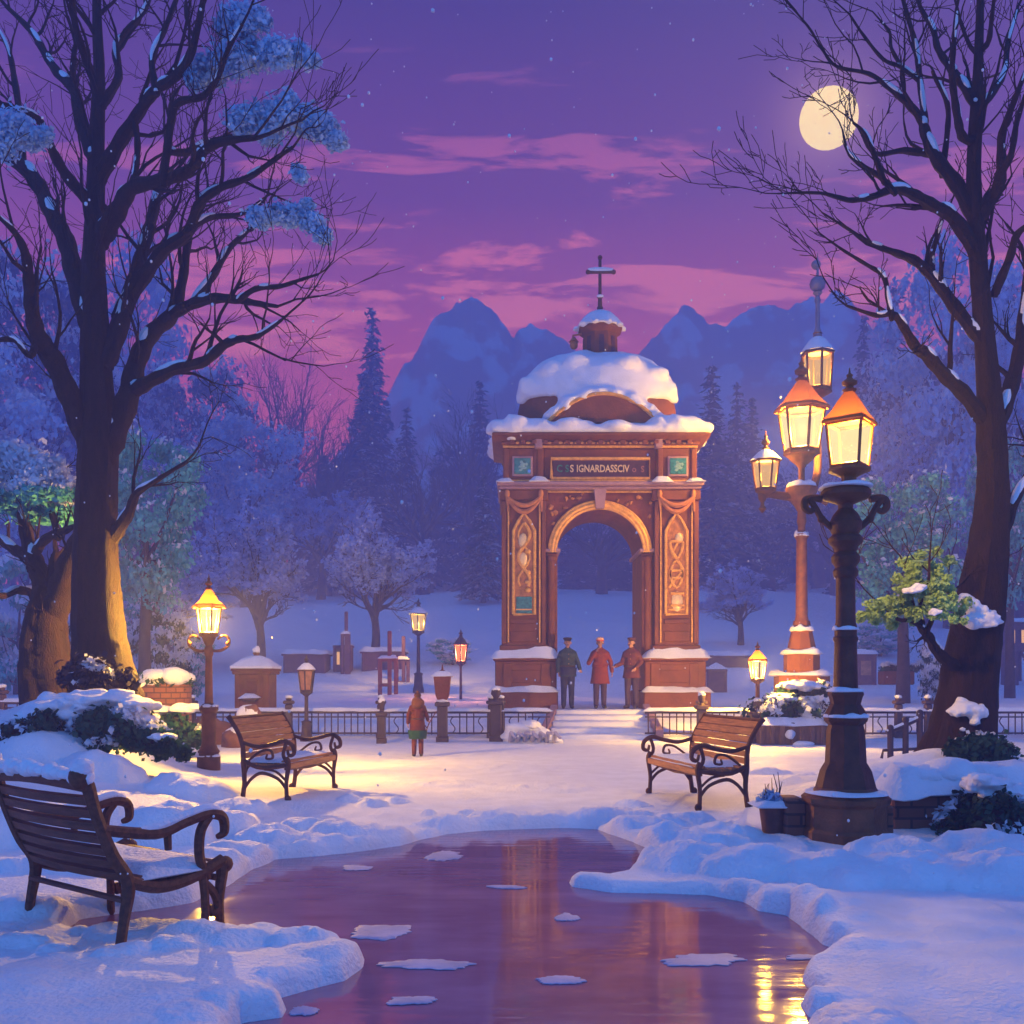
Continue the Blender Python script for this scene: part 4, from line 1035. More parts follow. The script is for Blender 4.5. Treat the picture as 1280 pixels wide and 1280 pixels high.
        b.tube([(xc - .2, -.06, az_(735)), (xc + .18, -.06, az_(712)), (xc - .1, -.06, az_(690)), (xc + .15, -.06, az_(668))], .04, 6)
        o_.ball((xc + .07, -.06, az_(673)), (.11, .05, .14), 2); o_.ball((xc + .02, -.06, az_(752)), (.15, .05, .26), 2)
        for zz in (az_(742), az_(757)): b.tube([(xc - .15, -.1, zz), (xc + .18, -.1, zz)], .03, 6)
    b.build('gilt_ornament', GOLD, pn); o_.build('gilt_medallion', PALEGOLD, pn)
# spandrel wall with the round-headed opening
r_in = 53.5 / AK; zs = az_(690)
N_ = 28
b = MB()
arc = [(r_in * math.cos(a), zs + r_in * math.sin(a)) for a in np.linspace(0, PI, N_)]
xo = ax(820)
top = az_(612)
for k in range(N_ - 1):
    (xa, za), (xb, zb) = arc[k], arc[k + 1]
    for y in (.10, DP - .10): b.add([(xa, y, za), (xb, y, zb), (xb, y, top), (xa, y, top)], [(0, 1, 2, 3)])
    b.add([(xa, .10, za), (xb, .10, zb), (xb, DP - .1, zb), (xa, DP - .1, za)], [(0, 1, 2, 3)])
for sg in (1, -1):
    for y in (.10, DP - .10): b.add([(sg * r_in, y, zs), (sg * xo, y, zs), (sg * xo, y, top), (sg * r_in, y, top)], [(0, 1, 2, 3)])
    b.add([(sg * r_in, .1, zs), (sg * xo, .1, zs), (sg * xo, DP - .1, zs), (sg * r_in, DP - .1, zs)], [(0, 1, 2, 3)])
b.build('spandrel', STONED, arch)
b = MB()
for rr, th in ((56, .05), (60, .065), (63.5, .04)):
    b.tube([(rr / AK * math.cos(a), .06, zs + rr / AK * math.sin(a)) for a in np.linspace(0, PI, 40)], th, 8)
b.build('archivolt', GOLD, arch)
b = MB()      # relief foliage in the spandrels
R = random.Random(4)
for k in range(46):
    x = R.uniform(-64, 64); z = R.uniform(616, 676); 
    if (x * x + (690 - z) ** 2) ** .5 > 68: b.ball((x / AK, .09, az_(z)), (R.uniform(.04, .09), .05, R.uniform(.03, .08)), 1, k, .2)
b.build('relief', GILTG, arch)
b = MB(); b.prism([(ax(741.5), az_(606)), (ax(758.5), az_(606)), (ax(755), az_(636)), (ax(745), az_(636))], -.08, .3); b.bbox(ax(740), ax(760), -.1, .3, az_(611), az_(604), .02); b.build('keystone', STONEM, arch)
# cornice, attic, upper cornice
b = MB(); b.bbox(ax(624), ax(876), -.10, DP + .1, az_(612), az_(608), .02); b.bbox(ax(621.5), ax(878.5), -.18, DP + .18, az_(608), az_(603), .02); co_ = b.build('cornice', STONEM, arch)
b = MB()
for x0, x1, th in ((622, 640, .14), (664, 684, .16), (816, 838, .17), (858, 878, .15)): snowcap(b, ax(x0), ax(x1), -.2, .05, az_(603), th, x0); b.build('snow', SNOW, co_); b = MB()
b = MB(); b.bbox(ax(680), ax(820), .06, DP - .06, az_(603), az_(560), .02); b.bbox(ax(629), ax(680), -.02, DP + .02, az_(603), az_(560), .02); b.bbox(ax(820), ax(871), -.02, DP + .02, az_(603), az_(560), .02)
for p0, p1 in ((630, 636), (672, 678), (822, 828), (864, 870)): b.bbox(ax(p0), ax(p1), -.07, .0, az_(602), az_(561), .012)
b.build('attic', STONE, arch)
b = MB()
for (a, c, y0, y1) in ((560, 557, -.10, DP + .10), (557, 553, -.16, DP + .16), (549, 545, -.42, DP + .42)):
    e = {560: 0, 557: 2.5, 549: 13}[a]; b.bbox(ax(628.5 - e), ax(871.5 + e), y0, y1, az_(a), az_(c), .02)
# flared moulding
r_ = lambda e, y, z: [(ax(626 - e), -y, z), (ax(874 + e), -y, z), (ax(874 + e), DP + y, z), (ax(626 - e), DP + y, z)]
b.rings([r_(1, .16, az_(553)), r_(3, .2, az_(552)), r_(7, .28, az_(551)), r_(11, .38, az_(549.2))])
for k in range(17): xx = ax(640 + k * 13.75); b.bbox(xx - .06, xx + .06, -.26, -.1, az_(557), az_(552.5), .01)
uc = b.build('upper_cornice', STONE, arch)
b = MB(); R = random.Random(2)
for k in range(34):
    xx = ax(640 + k * 6.7); b.ball((xx, -.15 - .02 * (k % 2), az_(555.4)), (.05 + .02 * (k % 3 == 0), .03, .035), 1)
b.build('gilt_beading', GOLD, uc)
b = MB(); b.bbox(ax(613.5), ax(886.5), -.44, DP + .44, az_(545.5), az_(545) + .22, .08)
R = random.Random(6)
for i in range(90):
    t = R.random(); e = i % 3
    x_ = ax(627) + (ax(873) - ax(627)) * t if e < 2 else (ax(628) if R.random() < .5 else ax(872)); y_ = (-.18 + R.uniform(-.05, .3)) if e == 0 else R.uniform(-.2, DP + .3)
    rr = R.uniform(.16, .36); b.ball((x_, y_, az_(545) + R.uniform(.06, .26)), (rr * 1.35, rr * 1.1, rr * R.uniform(.55, .85)), 2, i, .14)
sn_ = remesh_obj(b, 'snow', SNOW, None, .06); sn_.parent = uc
for xx, k in ((ax(673), 0), (ax(822), 1)):
    b = MB(); b.bbox(xx - .1, xx + .1, -.24, -.02, az_(562), az_(548), .02); b.build('bracket', STONEM, arch)
b = MB()
for za in (602.0, 559.0): b.tube([(ax(628.5), -.075, az_(za)), (ax(871.5), -.075, az_(za))], .035, 6)
for s_ in (-1, 1):
    for f_ in (635.5, 674.5): b.tube([(ax(f_) * -s_, -.05, az_(803)), (ax(f_) * -s_, -.05, az_(630))], .022, 6)  # golden light on the pier edges, put in as gold bars
b.tube([(ax(683), .06, az_(614)), (ax(817), .06, az_(614))], .03, 6); b.build('gilt_trim_lit_edges', GOLD, arch)
# glazed panels and the lettered plaque
for xc, wd in ((ax(653), .26), (ax(847), .26)):
    b = MB(); z0, z1 = az_(596), az_(571); b.bbox(xc - wd, xc + wd, -.08, .0, z0, z1, .012); fr_ = b.build('panel_frame', STONEM, arch)
    b = MB(); b.bbox(xc - wd + .05, xc + wd - .05, -.10, -.07, z0 + .05, z1 - .05, .01); b.build('teal_panel', TEALG, fr_)
    b = MB()
    for k in range(9): b.ball((xc + .1 * math.cos(k * 2.4) * (k / 9 + .2), -.10, (z0 + z1) / 2 + .12 * math.sin(k * 2.4) * (k / 9 + .2)), (.05, .015, .04), 1, k, .2)
    b.build('relief', M('pale_teal', (.22, .42, .40), .4), fr_)
b = MB(); b.bbox(ax(691), ax(810), -.02, .07, az_(597), az_(575), .01); pl = b.build('plaque', DARKP, arch)
b = MB(); z0, z1 = az_(598.5), az_(573.5); x0, x1 = ax(689), ax(812)
b.tube([(x0, -.03, z0), (x1, -.03, z0), (x1, -.03, z1), (x0, -.03, z1), (x0, -.03, z0)], .045, 6); b.build('gilt_frame', GOLD, pl)
def text(s, xa, xb, zbase, hgt_, y, mat, parent, name='lettering'):
    c = bpy.data.curves.new('lettering', 'FONT'); c.body = s; c.size = 1; c.extrude = .03; c.offset = .012; c.resolution_u = 3
    o = bpy.data.objects.new('tmp', c); COL.objects.link(o)
    dg = bpy.context.evaluated_depsgraph_get(); me = bpy.data.meshes.new_from_object(o.evaluated_get(dg)); bpy.data.objects.remove(o)
    V = np.array([v.co[:] for v in me.vertices]); w_ = V[:, 0].max() - V[:, 0].min(); x_ = V[:, 0].min(); hh = V[:, 1].max() - V[:, 1].min(); y_ = V[:, 1].min()
    for v in me.vertices:
        a, b_, c_ = v.co; v.co = (xa + (a - x_) / w_ * (xb - xa), y - c_ , zbase + (b_ - y_) / hh * hgt_)
    bm = bmesh.new(); bm.from_mesh(me); bmesh.ops.recalc_face_normals(bm, faces=bm.faces); bm.to_mesh(me); bm.free()
    return link(name, me, mat, parent, False)
zb, hh = az_(590.5), 9 / AK
text('C S', ax(696), ax(711), zb, hh, -.03, M('green_letter', (.05, .22, .13), .5), pl)
text('S', ax(712.5), ax(717), zb, hh, -.03, PALEGOLD, pl)
text('IGNARDASSCIV', ax(721), ax(786.5), zb, hh, -.03, PALEGOLD, pl)
text('o  S', ax(790), ax(805), zb, hh * .85, -.03, M('dull_letter', (.30, .13, .09), .5), pl)
axd = lambda px: X(px, AD + DP / 2) - A0.x
azd = lambda py: Z(py, AD + DP / 2) - A0.z
# dome with segmental gable
b = MB(); nd = 40; rings = []
yc = DP / 2
for rx, zz in ((104, 545), (104, 530), (103, 516), (100, 503), (94, 491), (84, 480), (70, 471), (52, 464), (30, 459), (6, 457)):
    k = rx / 104
    rings.append([(axd(746) + rx / AK * math.cos(2 * PI * q / nd), yc + (DP / 2 - .05) * k * math.sin(2 * PI * q / nd), azd(zz)) for q in range(nd)])
b.rings(rings); dm = b.build('dome', STONE, arch)
b = MB(); ga = []
for t in np.linspace(-1, 1, 21): ga.append((ax(754) + t * 70 / AK, az_(530) + (1 - t * t) * 36 / AK))
b.prism(ga, -.16, .8); b.build('gable', STONE, arch)
b = MB(); b.tube([(x, -.17, z) for x, z in ga], .05, 6); b.build('gable_moulding', GOLD, arch)
b = MB()
rings = []; ns = 60
for i, (rx, zz) in enumerate(((103.5, 504), (105, 499), (103, 493), (95, 482), (84, 472), (70, 463), (52, 457), (30, 453), (5, 451))):
    k = rx / 103; ring = []
    for q in range(ns):
        a = 2 * PI * q / ns; n_ = float(fbm(math.cos(a) * 2 + 5, math.sin(a) * 2 + i * .35, 3)) - .44; n2 = float(vnoise(math.cos(a) * 3.6 + 8, math.sin(a) * 3.6 + 8))
        low = 1 if i else 0
        zz_ = zz + (18 * n2 - 6 if i == 0 else 0)
        x_ = axd(746) + rx / AK * math.cos(a) * (1.0 + .10 * n_ * low + .012); y_ = yc + (DP / 2) * k * math.sin(a) * (1.02 + .1 * n_ * low); z_ = azd(zz_) + low * (.10 + .3 * n_) + (.1 if 2 < i < 8 else 0)
        ring.append((x_, y_, z_))
    rings.append(ring)
b.rings(rings); sc = b
for k, t in enumerate(np.linspace(-.92, .92, 15)):      # snow along the gable's curve
    sc.ball((ax(754) + t * 69 / AK, .18, az_(529) + (1 - t * t) * 37 / AK + .05), (.30, .42, .12 + .035 * (k % 3)), 3, k, .14)
for k, (px, py, rr) in enumerate(((664, 490, .40), (690, 474, .40), (828, 492, .34), (812, 477, .38), (838, 504, .2), (653, 504, .22), (716, 466, .34), (779, 466, .36))):
    sc.ball((axd(px), yc - (DP / 2 - .1) * (1 - abs(px - 746) / 104) ** .5, azd(py)), (rr, rr * .6, rr * .62), 3, k * 1.7, .14)
dsn = remesh_obj(sc, 'snow', SNOW, None, .075); dsn.parent = dm
# cupola
b = MB(); cx, cy = axd(750), yc
b.lathe([(27 / AK, azd(459)), (27 / AK, azd(453)), (24 / AK, azd(451)), (23 / AK, azd(420)), (25.5 / AK, azd(418)), (30 / AK, azd(415)), (30 / AK, azd(412)), (0.02, azd(408))], (cx, cy, 0), 8, PI / 8)
cu = b.build('cupola', STONE, arch)
b = MB()
for k in range(8):
    a = k * PI / 4 + PI / 2; rr = 22.6 / AK * math.cos(PI / 8)
    mt_ = Matrix.Translation((cx + math.cos(a) * rr, cy + math.sin(a) * rr, 0)) @ Matrix.Rotation(a - PI / 2, 4, 'Z')
    b.box(-.065, .065, -.02, .03, azd(446), azd(425), mat=mt_)
b.build('slot', DARKP, cu)
b = MB(); b.lathe([(29 / AK, azd(412)), (31 / AK, azd(411)), (29 / AK, azd(407)), (24 / AK, azd(400)), (16 / AK, azd(393)), (8 / AK, azd(389.5)), (.02, azd(388))], (cx, cy, 0), 20); 
for k in range(10): a = k * .628; b.ball((cx + math.cos(a) * .58, cy + math.sin(a) * .58, azd(411)), (.14, .14, .07), 1, k, .15)
b.build('snow', SNOW, cu)
b = MB(); b.lathe([(.045, azd(392)), (.06, azd(380)), (.045, azd(370)), (.04, azd(322)), (.005, azd(320))], (cx, cy, 0), 8); b.tube([(axd(736), cy, azd(340)), (axd(766), cy, azd(340))], .05, 8)
for zz in (371, 385): b.ball((cx, cy, azd(zz)), (.085, .085, .06), 2)
for q in (735, 767): b.ball((axd(q), cy, azd(340)), .065, 2)
b.ball((cx, cy, azd(322)), .065, 2); cs = b.build('cross', IRON, arch)
b = MB(); b.tube([(axd(735), cy, azd(337.5)), (axd(745), cy, azd(337.2)), (axd(755), cy, azd(337.2)), (axd(766), cy, azd(337.5))], [.05, .07, .07, .05], 8); b.ball((cx, cy - .05, azd(371)), (.1, .06, .04), 2); b.build('snow', SNOW, cs)
b = MB(); b.tube([(axd(727), cy - .1, azd(419)), (axd(716), cy - .1, azd(421)), (axd(716), cy - .1, azd(429))], .03, 6); b.ball((axd(717), cy - .1, azd(433)), (.11, .11, .12), 2); b.lathe([(.14, azd(429)), (.03, azd(423))], (axd(717), cy - .1, 0), 8); b.build('hanging_bell', M('orange_bronze', (.45, .16, .04), .4), cu)

# ------------------------------------------------------------------ steps up to the arch
b = MB(); n = 5
for k in range(n):
    d0 = 22.0 + k * .66; z1 = .118 * (k + 1); hwL = X(686 + k * 2.2, d0); hwR = X(819 - k * 2.6, d0)
    b.bbox(hwL, hwR, d0, 25.6, z1 - .16, z1, .025)
st = b.build('steps', SNOW); tag(st, 'broad snow-covered steps leading up to the arch', 'steps', kind='structure')
st_ = [(1, 817, 846)]
b = MB(); xa, xb = X(820, 22.1), X(803.5, 25.1)
b.add([(xa, 22.05, -.1), (xa + .16, 22.05, -.1), (xb + .16, 25.1, -.1), (xb, 25.1, -.1), (xa, 22.05, .22), (xa + .16, 22.05, .22), (xb + .16, 25.1, .72), (xb, 25.1, .72)], [(3, 2, 1, 0), (4, 5, 6, 7), (0, 1, 5, 4), (1, 2, 6, 5), (2, 3, 7, 6), (3, 0, 4, 7)])
cw = b.build('cheek_wall', STONEM); tag(cw, 'low sloping mauve stone wall along the arch steps, next to the slatted bench', 'wall')
b = MB(); xa, xb = X(683, 22.1), X(697, 25.1)
b.add([(xa - .16, 22.05, -.1), (xa, 22.05, -.1), (xb, 25.1, -.1), (xb - .16, 25.1, -.1), (xa - .16, 22.05, .20), (xa, 22.05, .20), (xb, 25.1, .70), (xb - .16, 25.1, .70)], [(3, 2, 1, 0), (4, 5, 6, 7), (0, 1, 5, 4), (1, 2, 6, 5), (2, 3, 7, 6), (3, 0, 4, 7)])
cw = b.build('cheek_wall', STONEM); tag(cw, 'low sloping mauve stone wall along the arch steps, behind the snow-buried plants', 'wall')
# ------------------------------------------------------------------ lanterns and lamps
def lantern(root, c, h, wb, wt, n, a0, mat, pane, roofmat, power=0., col=(1., .51, .05), roof_h=None, over=1.28, snow=False, fin=.3, rad=.06):
    """glazed lantern: n sides, body height h, half width wb below and wt above; c = base centre (scene coordinates)"""
    c = Vector(c); roof_h = roof_h or h * .62
    pt = lambda r, k, z: (c.x + r * math.cos(a0 + 2 * PI * k / n), c.y + r * math.sin(a0 + 2 * PI * k / n), c.z + z)
    t = h * .035
    b = MB()
    for k in range(n): b.tube([pt(wb, k, 0), pt(wt, k, h)], t, 6)
    for r, z in ((wb, 0), (wb * 1.02, h * .06), (wt, h)): b.tube([pt(r, k % n, z) for k in range(n + 1)], t * 1.15, 6)
    b.lathe([(wb * 1.12, 0), (wb * 1.12, -h * .05), (wb * .8, -h * .1), (wb * .35, -h * .2), (wb * .3, -h * .26)], c, max(n, 8), a0)
    body = b.build('lantern', mat, root, True)
    b = MB()
    q = .93
    for k in range(n): b.add([pt(wb * q, k, h * .03), pt(wb * q, k + 1, h * .03), pt(wt * q, k + 1, h * .985), pt(wt * q, k, h * .985)], [(0, 1, 2, 3)])
    b.build('glass', pane, body, False, smooth=False); g = body.children[0]
    for v in g.data.vertices: v.co -= root.location
    b = MB()
    b.lathe([(wt * over * .97, h * 1.0), (wt * over, h * 1.02), (wt * over * .98, h + roof_h * .1), (wt * .82, h + roof_h * .38), (wt * .5, h + roof_h * .72), (wt * .26, h + roof_h * .95), (wt * .2, h + roof_h)], c, n, a0, False)
    rf = b.build('roof', roofmat, body, False, angle=25)
    for v in rf.data.vertices: v.co -= root.location
    if snow:
        b = MB(); b.lathe([(wt * over * .99, h + roof_h * .10), (wt * .9, h + roof_h * .42), (wt * .56, h + roof_h * .80), (wt * .25, h + roof_h * 1.0), (wt * .1, h + roof_h * 1.02)], c, 14); sn_ = b.build('snow', SNOW, body)
        for v in sn_.data.vertices: v.co -= root.location
    f = fin * wt * 2
    b = MB(); z = h + roof_h
    b.lathe([(wt * .22, z - .01), (wt * .30, z + f * .1), (wt * .16, z + f * .22), (wt * .14, z + f * .32), (wt * .30, z + f * .45), (wt * .32, z + f * .6), (wt * .14, z + f * .78), (wt * .1, z + f * .9), (wt * .14, z + f * 1.02), (wt * .05, z + f * 1.15), (.004, z + f * 1.5)], c, 10)
    fn = b.build('finial', mat, body)
    for v in fn.data.vertices: v.co -= root.location
    if power:
        L = bpy.data.lights.new('flame', 'POINT'); L.energy = power * LAMP_K; L.color = col; L.shadow_soft_size = rad
        o = bpy.data.objects.new('flame', L); COL.objects.link(o); o.parent = root; o.location = c + Vector((0, 0, h * .5)) - root.location
    return body
def lathe_part(root, name, mat, c, prof, n=16, a0=0.):
    b = MB(); b.lathe(prof, c, n, a0); return b.build(name, mat, root, True, angle=32)

# --- front lamp ------------------------------------------------------------
d = 8.33; k = d / F
c = Vector((X(1057, d), d, gz(X(1057, d), d) * .0 + 0.0))
root = thing('street_lamp', c, 'tall dark bronze street lamp with one square lantern and scrolled arms, beside the brick planter', 'street lamp', 'street lamps')
zz = lambda py: (1052 - py) * k * 1.0
h8 = PI / 8
lathe_part(root, 'plinth', BRONZE, c, [(52 * k, -.15), (52 * k, zz(1040)), (49 * k, zz(1036)), (49 * k, zz(1008)), (53 * k, zz(1004)), (54 * k, zz(998)), (48 * k, zz(993)), (38 * k, zz(988)), (36 * k, zz(985))], 8, h8)
lathe_part(root, 'base', IRON, c, [(38 * k, zz(992)), (36 * k, zz(984)), (31 * k, zz(965)), (27 * k, zz(958)), (25 * k, zz(955)), (23 * k, zz(915)), (21 * k, zz(908)), (26 * k, zz(903)), (27 * k, zz(897)), (22 * k, zz(888)), (18 * k, zz(882)), (20 * k, zz(874)), (22 * k, zz(870)), (20 * k, zz(864)), (17 * k, zz(862))], 8, h8)
lathe_part(root, 'post', IRON, c, [(15 * k, zz(866)), (13.5 * k, zz(810)), (13.8 * k, zz(804)), (15 * k, zz(802)), (15 * k, zz(799)), (13.5 * k, zz(797)), (13.5 * k, zz(790)), (14.2 * k, zz(789)), (14 * k, zz(786)), (12 * k, zz(780)), (11.5 * k, zz(725)), (14.5 * k, zz(722)), (15.5 * k, zz(716)), (12.5 * k, zz(711)), (17 * k, zz(704)), (17.5 * k, zz(698)), (13 * k, zz(692)), (15 * k, zz(686)), (21 * k, zz(680)), (21 * k, zz(675)), (16 * k, zz(670)), (19 * k, zz(664)), (20 * k, zz(655)), (15 * k, zz(645)), (9 * k, zz(638)), (9 * k, zz(628))], 16)
b = MB()
b.lathe([(6 * k, zz(634)), (16 * k, zz(630)), (27 * k, zz(626)), (31 * k, zz(622)), (31 * k, zz(617)), (26 * k, zz(612))], c, 12); b.build('capital', IRON, root, True)
for s in (-1, 1):
    b = MB(); q = lambda dx, py: (c.x + s * dx * k, c.y, zz(py))
    pts, rr = catmull([q(17, 662), q(30, 650), q(38, 636), q(46, 626), q(48, 630)], [.026, .028, .026, .03, .02], 5); b.tube(pts, rr, 8)
    pts, rr = catmull([q(30, 626), q(42, 624), q(50, 627), q(51, 636), q(45, 641), q(39, 637), q(41, 632)], [.03, .03, .032, .032, .028, .022, .016], 5); b.tube(pts, rr, 8)
    b.ball(q(30, 651), .035, 2); b.build('scroll_arm', IRON, root, True)
lathe_part(root, 'neck', BRONZE, (c.x + 4 * k, c.y, 0), [(18 * k, zz(612)), (10 * k, zz(607)), (9 * k, zz(600)), (12 * k, zz(594)), (19 * k, zz(592)), (20 * k, zz(589))], 10)
lantern(root, (c.x + 5 * k, c.y, zz(588)), 55 * k, 24 * k, 30.5 * k, 4, -PI / 2 + .12, BRONZE, GLOW, ROOFCU, FRONT_P, roof_h=42 * k, over=1.22, fin=.32, rad=.05)
b = MB()
for zq, r in ((993, 40), (898, 22), (866, 18), (612, 26), (789, 13)):
    snowring(b, c, r * k, zz(zq), .028, zq, r * k * .28); b.build('snow', SNOW, root, True); b = MB()
for s, w_ in ((-1, .22), (1, .16)): b = MB(); b.bbox(c.x + s * .38 - w_ * .4, c.x + s * .38 + w_ * .4, c.y + .1, c.y + .46, -.15, zz(1003) - (.05 if s > 0 else 0), .02); b.build('plinth_block', BRICK, root, True)

# --- bronze lamp near the hedge -----------------------------------------------
d = 14.4; k = d / F; c = Vector((X(261, d), d, 0)); zz = lambda py: (966 - py) * k
c.z = 0
root = thing('street_lamp', c, 'slim copper-roofed street lamp with bright lantern between the dark hedge and a wooden bench', 'street lamp', 'street lamps')
lathe_part(root, 'base', IRON, c, [(14.5 * k, -.15), (14.5 * k, zz(946)), (12 * k, zz(943)), (14 * k, zz(940)), (11 * k, zz(936)), (9 * k, zz(930)), (9 * k, zz(892)), (12 * k, zz(888)), (12 * k, zz(883)), (6 * k, zz(880))], 12)
lathe_part(root, 'post', BRONZE, c, [(5.5 * k, zz(884)), (5 * k, zz(870)), (4.2 * k, zz(822)), (5.5 * k, zz(819)), (6 * k, zz(813)), (4 * k, zz(808)), (7 * k, zz(802)), (9 * k, zz(797)), (4 * k, zz(795))], 12)
for s in (-1, 1):
    b = MB(); q = lambda dx, py: (c.x + s * dx * k, c.y, zz(py))
    pts, rr = catmull([q(3, 814), q(14, 814), q(24, 808), q(25, 799), q(18, 795), q(11, 800)], [.022, .022, .022, .02, .018, .012], 5); b.tube(pts, rr, 7); b.ball(q(24, 805), .035, 2); b.build('scroll_arm', BRONZE, root, True)
lantern(root, (c.x, c.y, zz(794)), 33 * k, 10.5 * k, 15 * k, 6, PI / 6 + PI / 6, BRONZE, GLOW, ROOFCU, LEFT_P, roof_h=24 * k, over=1.45, fin=.42, rad=.05)
b = MB()
for zq, r in ((946, 11), (884, 9)):
    snowring(b, c, r * k, zz(zq), .03, zq, r * k * .35); b.build('snow', SNOW, root, True); b = MB()

# --- tall candelabrum behind the fence -----------------------------------------
d = 24.0; k = d / F; g0 = gz(X(1002, d), d); zb_ = Z(872, d); c = Vector((X(1002, d), d, g0)); zz = lambda py: Z(py, d)
root = thing('street_lamp', c, 'very tall three-lantern street lamp on a red pedestal, topped by a spire with globes', 'street lamp', 'street lamps')
zc = Vector((c.x, c.y, 0))
lathe_part(root, 'pedestal', STONE, zc, [(34 * k, g0 - .2), (34 * k, zz(845)), (31 * k, zz(843)), (31 * k, zz(842)), (22 * k, zz(840)), (22 * k, zz(818)), (23.5 * k, zz(817)), (23.5 * k, zz(814)), (18 * k, zz(813)), (13 * k, zz(790)), (14 * k, zz(788)), (14 * k, zz(784)), (11 * k, zz(782)), (10 * k, zz(776))], 8, PI / 8)
lathe_part(root, 'post', BRONZE, zc, [(9 * k, zz(778)), (7.5 * k, zz(770)), (6.5 * k, zz(675)), (9 * k, zz(671)), (9 * k, zz(668)), (5 * k, zz(664)), (4.5 * k, zz(658)), (6 * k, zz(652)), (5 * k, zz(640)), (8 * k, zz(634)), (14 * k, zz(626)), (19 * k, zz(616)), (20 * k, zz(610)), (6 * k, zz(607))], 14)
b = MB()
for zq, r in ((844, 30), (817, 20), (788, 12), (670, 7), (609, 14)):
    snowring(b, c, r * k, zz(zq), .11, zq, r * k * .3); b.build('snow', SNOW, root, True); b = MB()
b = MB(); pts, rr = catmull([(c.x, c.y, zz(622)), (X(980, d), d, zz(620)), (X(957, d), d, zz(617))], [.13, .10, .08], 5); b.tube(pts, rr, 8)
b.lathe([(6 * k, zz(616)), (5 * k, zz(624)), (2 * k, zz(628)), (2.5 * k, zz(632)), (5 * k, zz(636)), (1 * k, zz(641))], (X(953, d), d, 0), 10)
b.tube([(c.x, c.y, zz(622)), (X(1024, d), d, zz(622)), (X(1034, d), d, zz(630))], [.1, .08, .06], 8); b.build('arm', IRON, root, True)
lathe_part(root, 'neck', BRONZE, zc, [(5 * k, zz(610)), (4 * k, zz(600)), (4 * k, zz(585)), (8 * k, zz(580)), (15 * k, zz(574)), (19 * k, zz(569))], 10)
lantern(root, (c.x, c.y, zz(566)), 52 * k, 20 * k, 28 * k, 6, PI / 6 + .1, BRONZE, GLOW, ROOFCU, REAR_P, roof_h=38 * k, over=1.24, fin=.38, rad=.15)
lantern(root, (X(957, d), d, zz(613)), 36 * k, 11.5 * k, 16.5 * k, 6, PI / 6 + .3, BRONZE, GLOWD, BRONZE, REAR_P * .05, roof_h=15 * k, over=1.2, snow=True, fin=.5, rad=.1)
d2 = d + .9; k2 = d2 / F; c2 = (X(1022, d2), d2, 0); zz2 = lambda py: Z(py, d2)
b = MB(); pts, rr = catmull([(c.x, c.y, zz(640)), (X(1016, d2), d + .6, zz2(600)), (X(1022, d2), d2, zz2(550)), (X(1022, d2), d2, zz2(500))], [.10, .10, .09, .09], 5); b.tube(pts, rr, 8); b.build('arm', IRON, root, True)
lantern(root, (X(1022, d2), d2, zz2(489)), 46 * k2, 15.5 * k2, 18.5 * k2, 6, PI / 6, BRONZE, GLOWD, NAVY, REAR_P * .05, roof_h=22 * k2, over=1.15, snow=True, fin=.2, rad=.1)
b = MB(); b.lathe([(5 * k2, zz2(424)), (5 * k2, zz2(416)), (3 * k2, zz2(410)), (2.6 * k2, zz2(380)), (4 * k2, zz2(376)), (2.5 * k2, zz2(370)), (6 * k2, zz2(366)), (2 * k2, zz2(362)), (1.4 * k2, zz2(330)), (.4 * k2, zz2(316))], c2, 10)
b.ball((c2[0], c2[1], zz2(355)), 10 * k2, 2); b.ball((c2[0] - 2 * k2, c2[1], zz2(331)), 6 * k2, 2); b.build('spire', M('grey_zinc', (.22, .20, .28), .4, .15, 5., metal=.3), root, True)

# --- smaller lamps beyond and on the fence ---------------------------------------
def post_lamp(px, d, base, top, lan0, lan1, hw, label, mat, pane, power, col=(1., .51, .05), snow=True, roof=None, postw=3., name='street_lamp', foot=True, basez=None):
    k = d / F; z0 = gz(X(px, d), d) if basez is None else basez; c = Vector((X(px, d), d, z0)); zz = lambda py: Z(py, d)
    root = thing(name, c, label, 'street lamp', 'street lamps'); zc = Vector((c.x, c.y, 0))
    if foot: lathe_part(root, 'base', mat, zc, [(7 * k * postw / 3, z0 - .2), (7 * k * postw / 3, zz(base - 6)), (5.5 * k * postw / 3, zz(base - 12)), (5 * k * postw / 3, zz(base - 24)), (6 * k * postw / 3, zz(base - 26)), (postw * .7 * k, zz(base - 28))], 10)
    lathe_part(root, 'post', mat, zc, [(postw * .8 * k, z0 - .1 if not foot else zz(base - 27)), (postw * .65 * k, zz(lan0 + 10)), (postw * .7 * k, zz(lan0 + 6))], 10)
    lantern(root, (c.x, c.y, zz(lan0)), (lan0 - lan1) * k, hw * .68 * k, hw * k, 6, PI / 6, mat, pane, roof or mat, power, col, roof_h=(lan1 - top) * k * .6, over=1.15, snow=snow, fin=.35, rad=.06)
    return root
post_lamp(523, 40, 868, 752, 790, 768, 10.5, 'dark blue-black street lamp with amber lantern in front of the wide oak', NAVY, GLOWD, 3.)
post_lamp(576, 33, 878, 788, 828, 806, 9, 'small street lamp glowing red beside the left pier of the arch', M('mauve_iron', (.16, .07, .09), .6, .3, 6.), GLOWR, 2., (1., .3, .1), False, postw=2.2, foot=False)
post_lamp(383, 21.6, 928, 822, 865, 838, 10.5, 'unlit amber lantern on a dark post at the railing behind the wooden bench', FENCEM, DIMG, 0., snow=True, postw=3.4, roof=ROOFCU)
post_lamp(947, 21.2, 928, 804, 850, 826, 11, 'lit box lantern on a snow-capped railing post behind the slatted bench', BRONZE, GLOW, FENCE_P, snow=False, postw=4, roof=ROOFCU, foot=False)
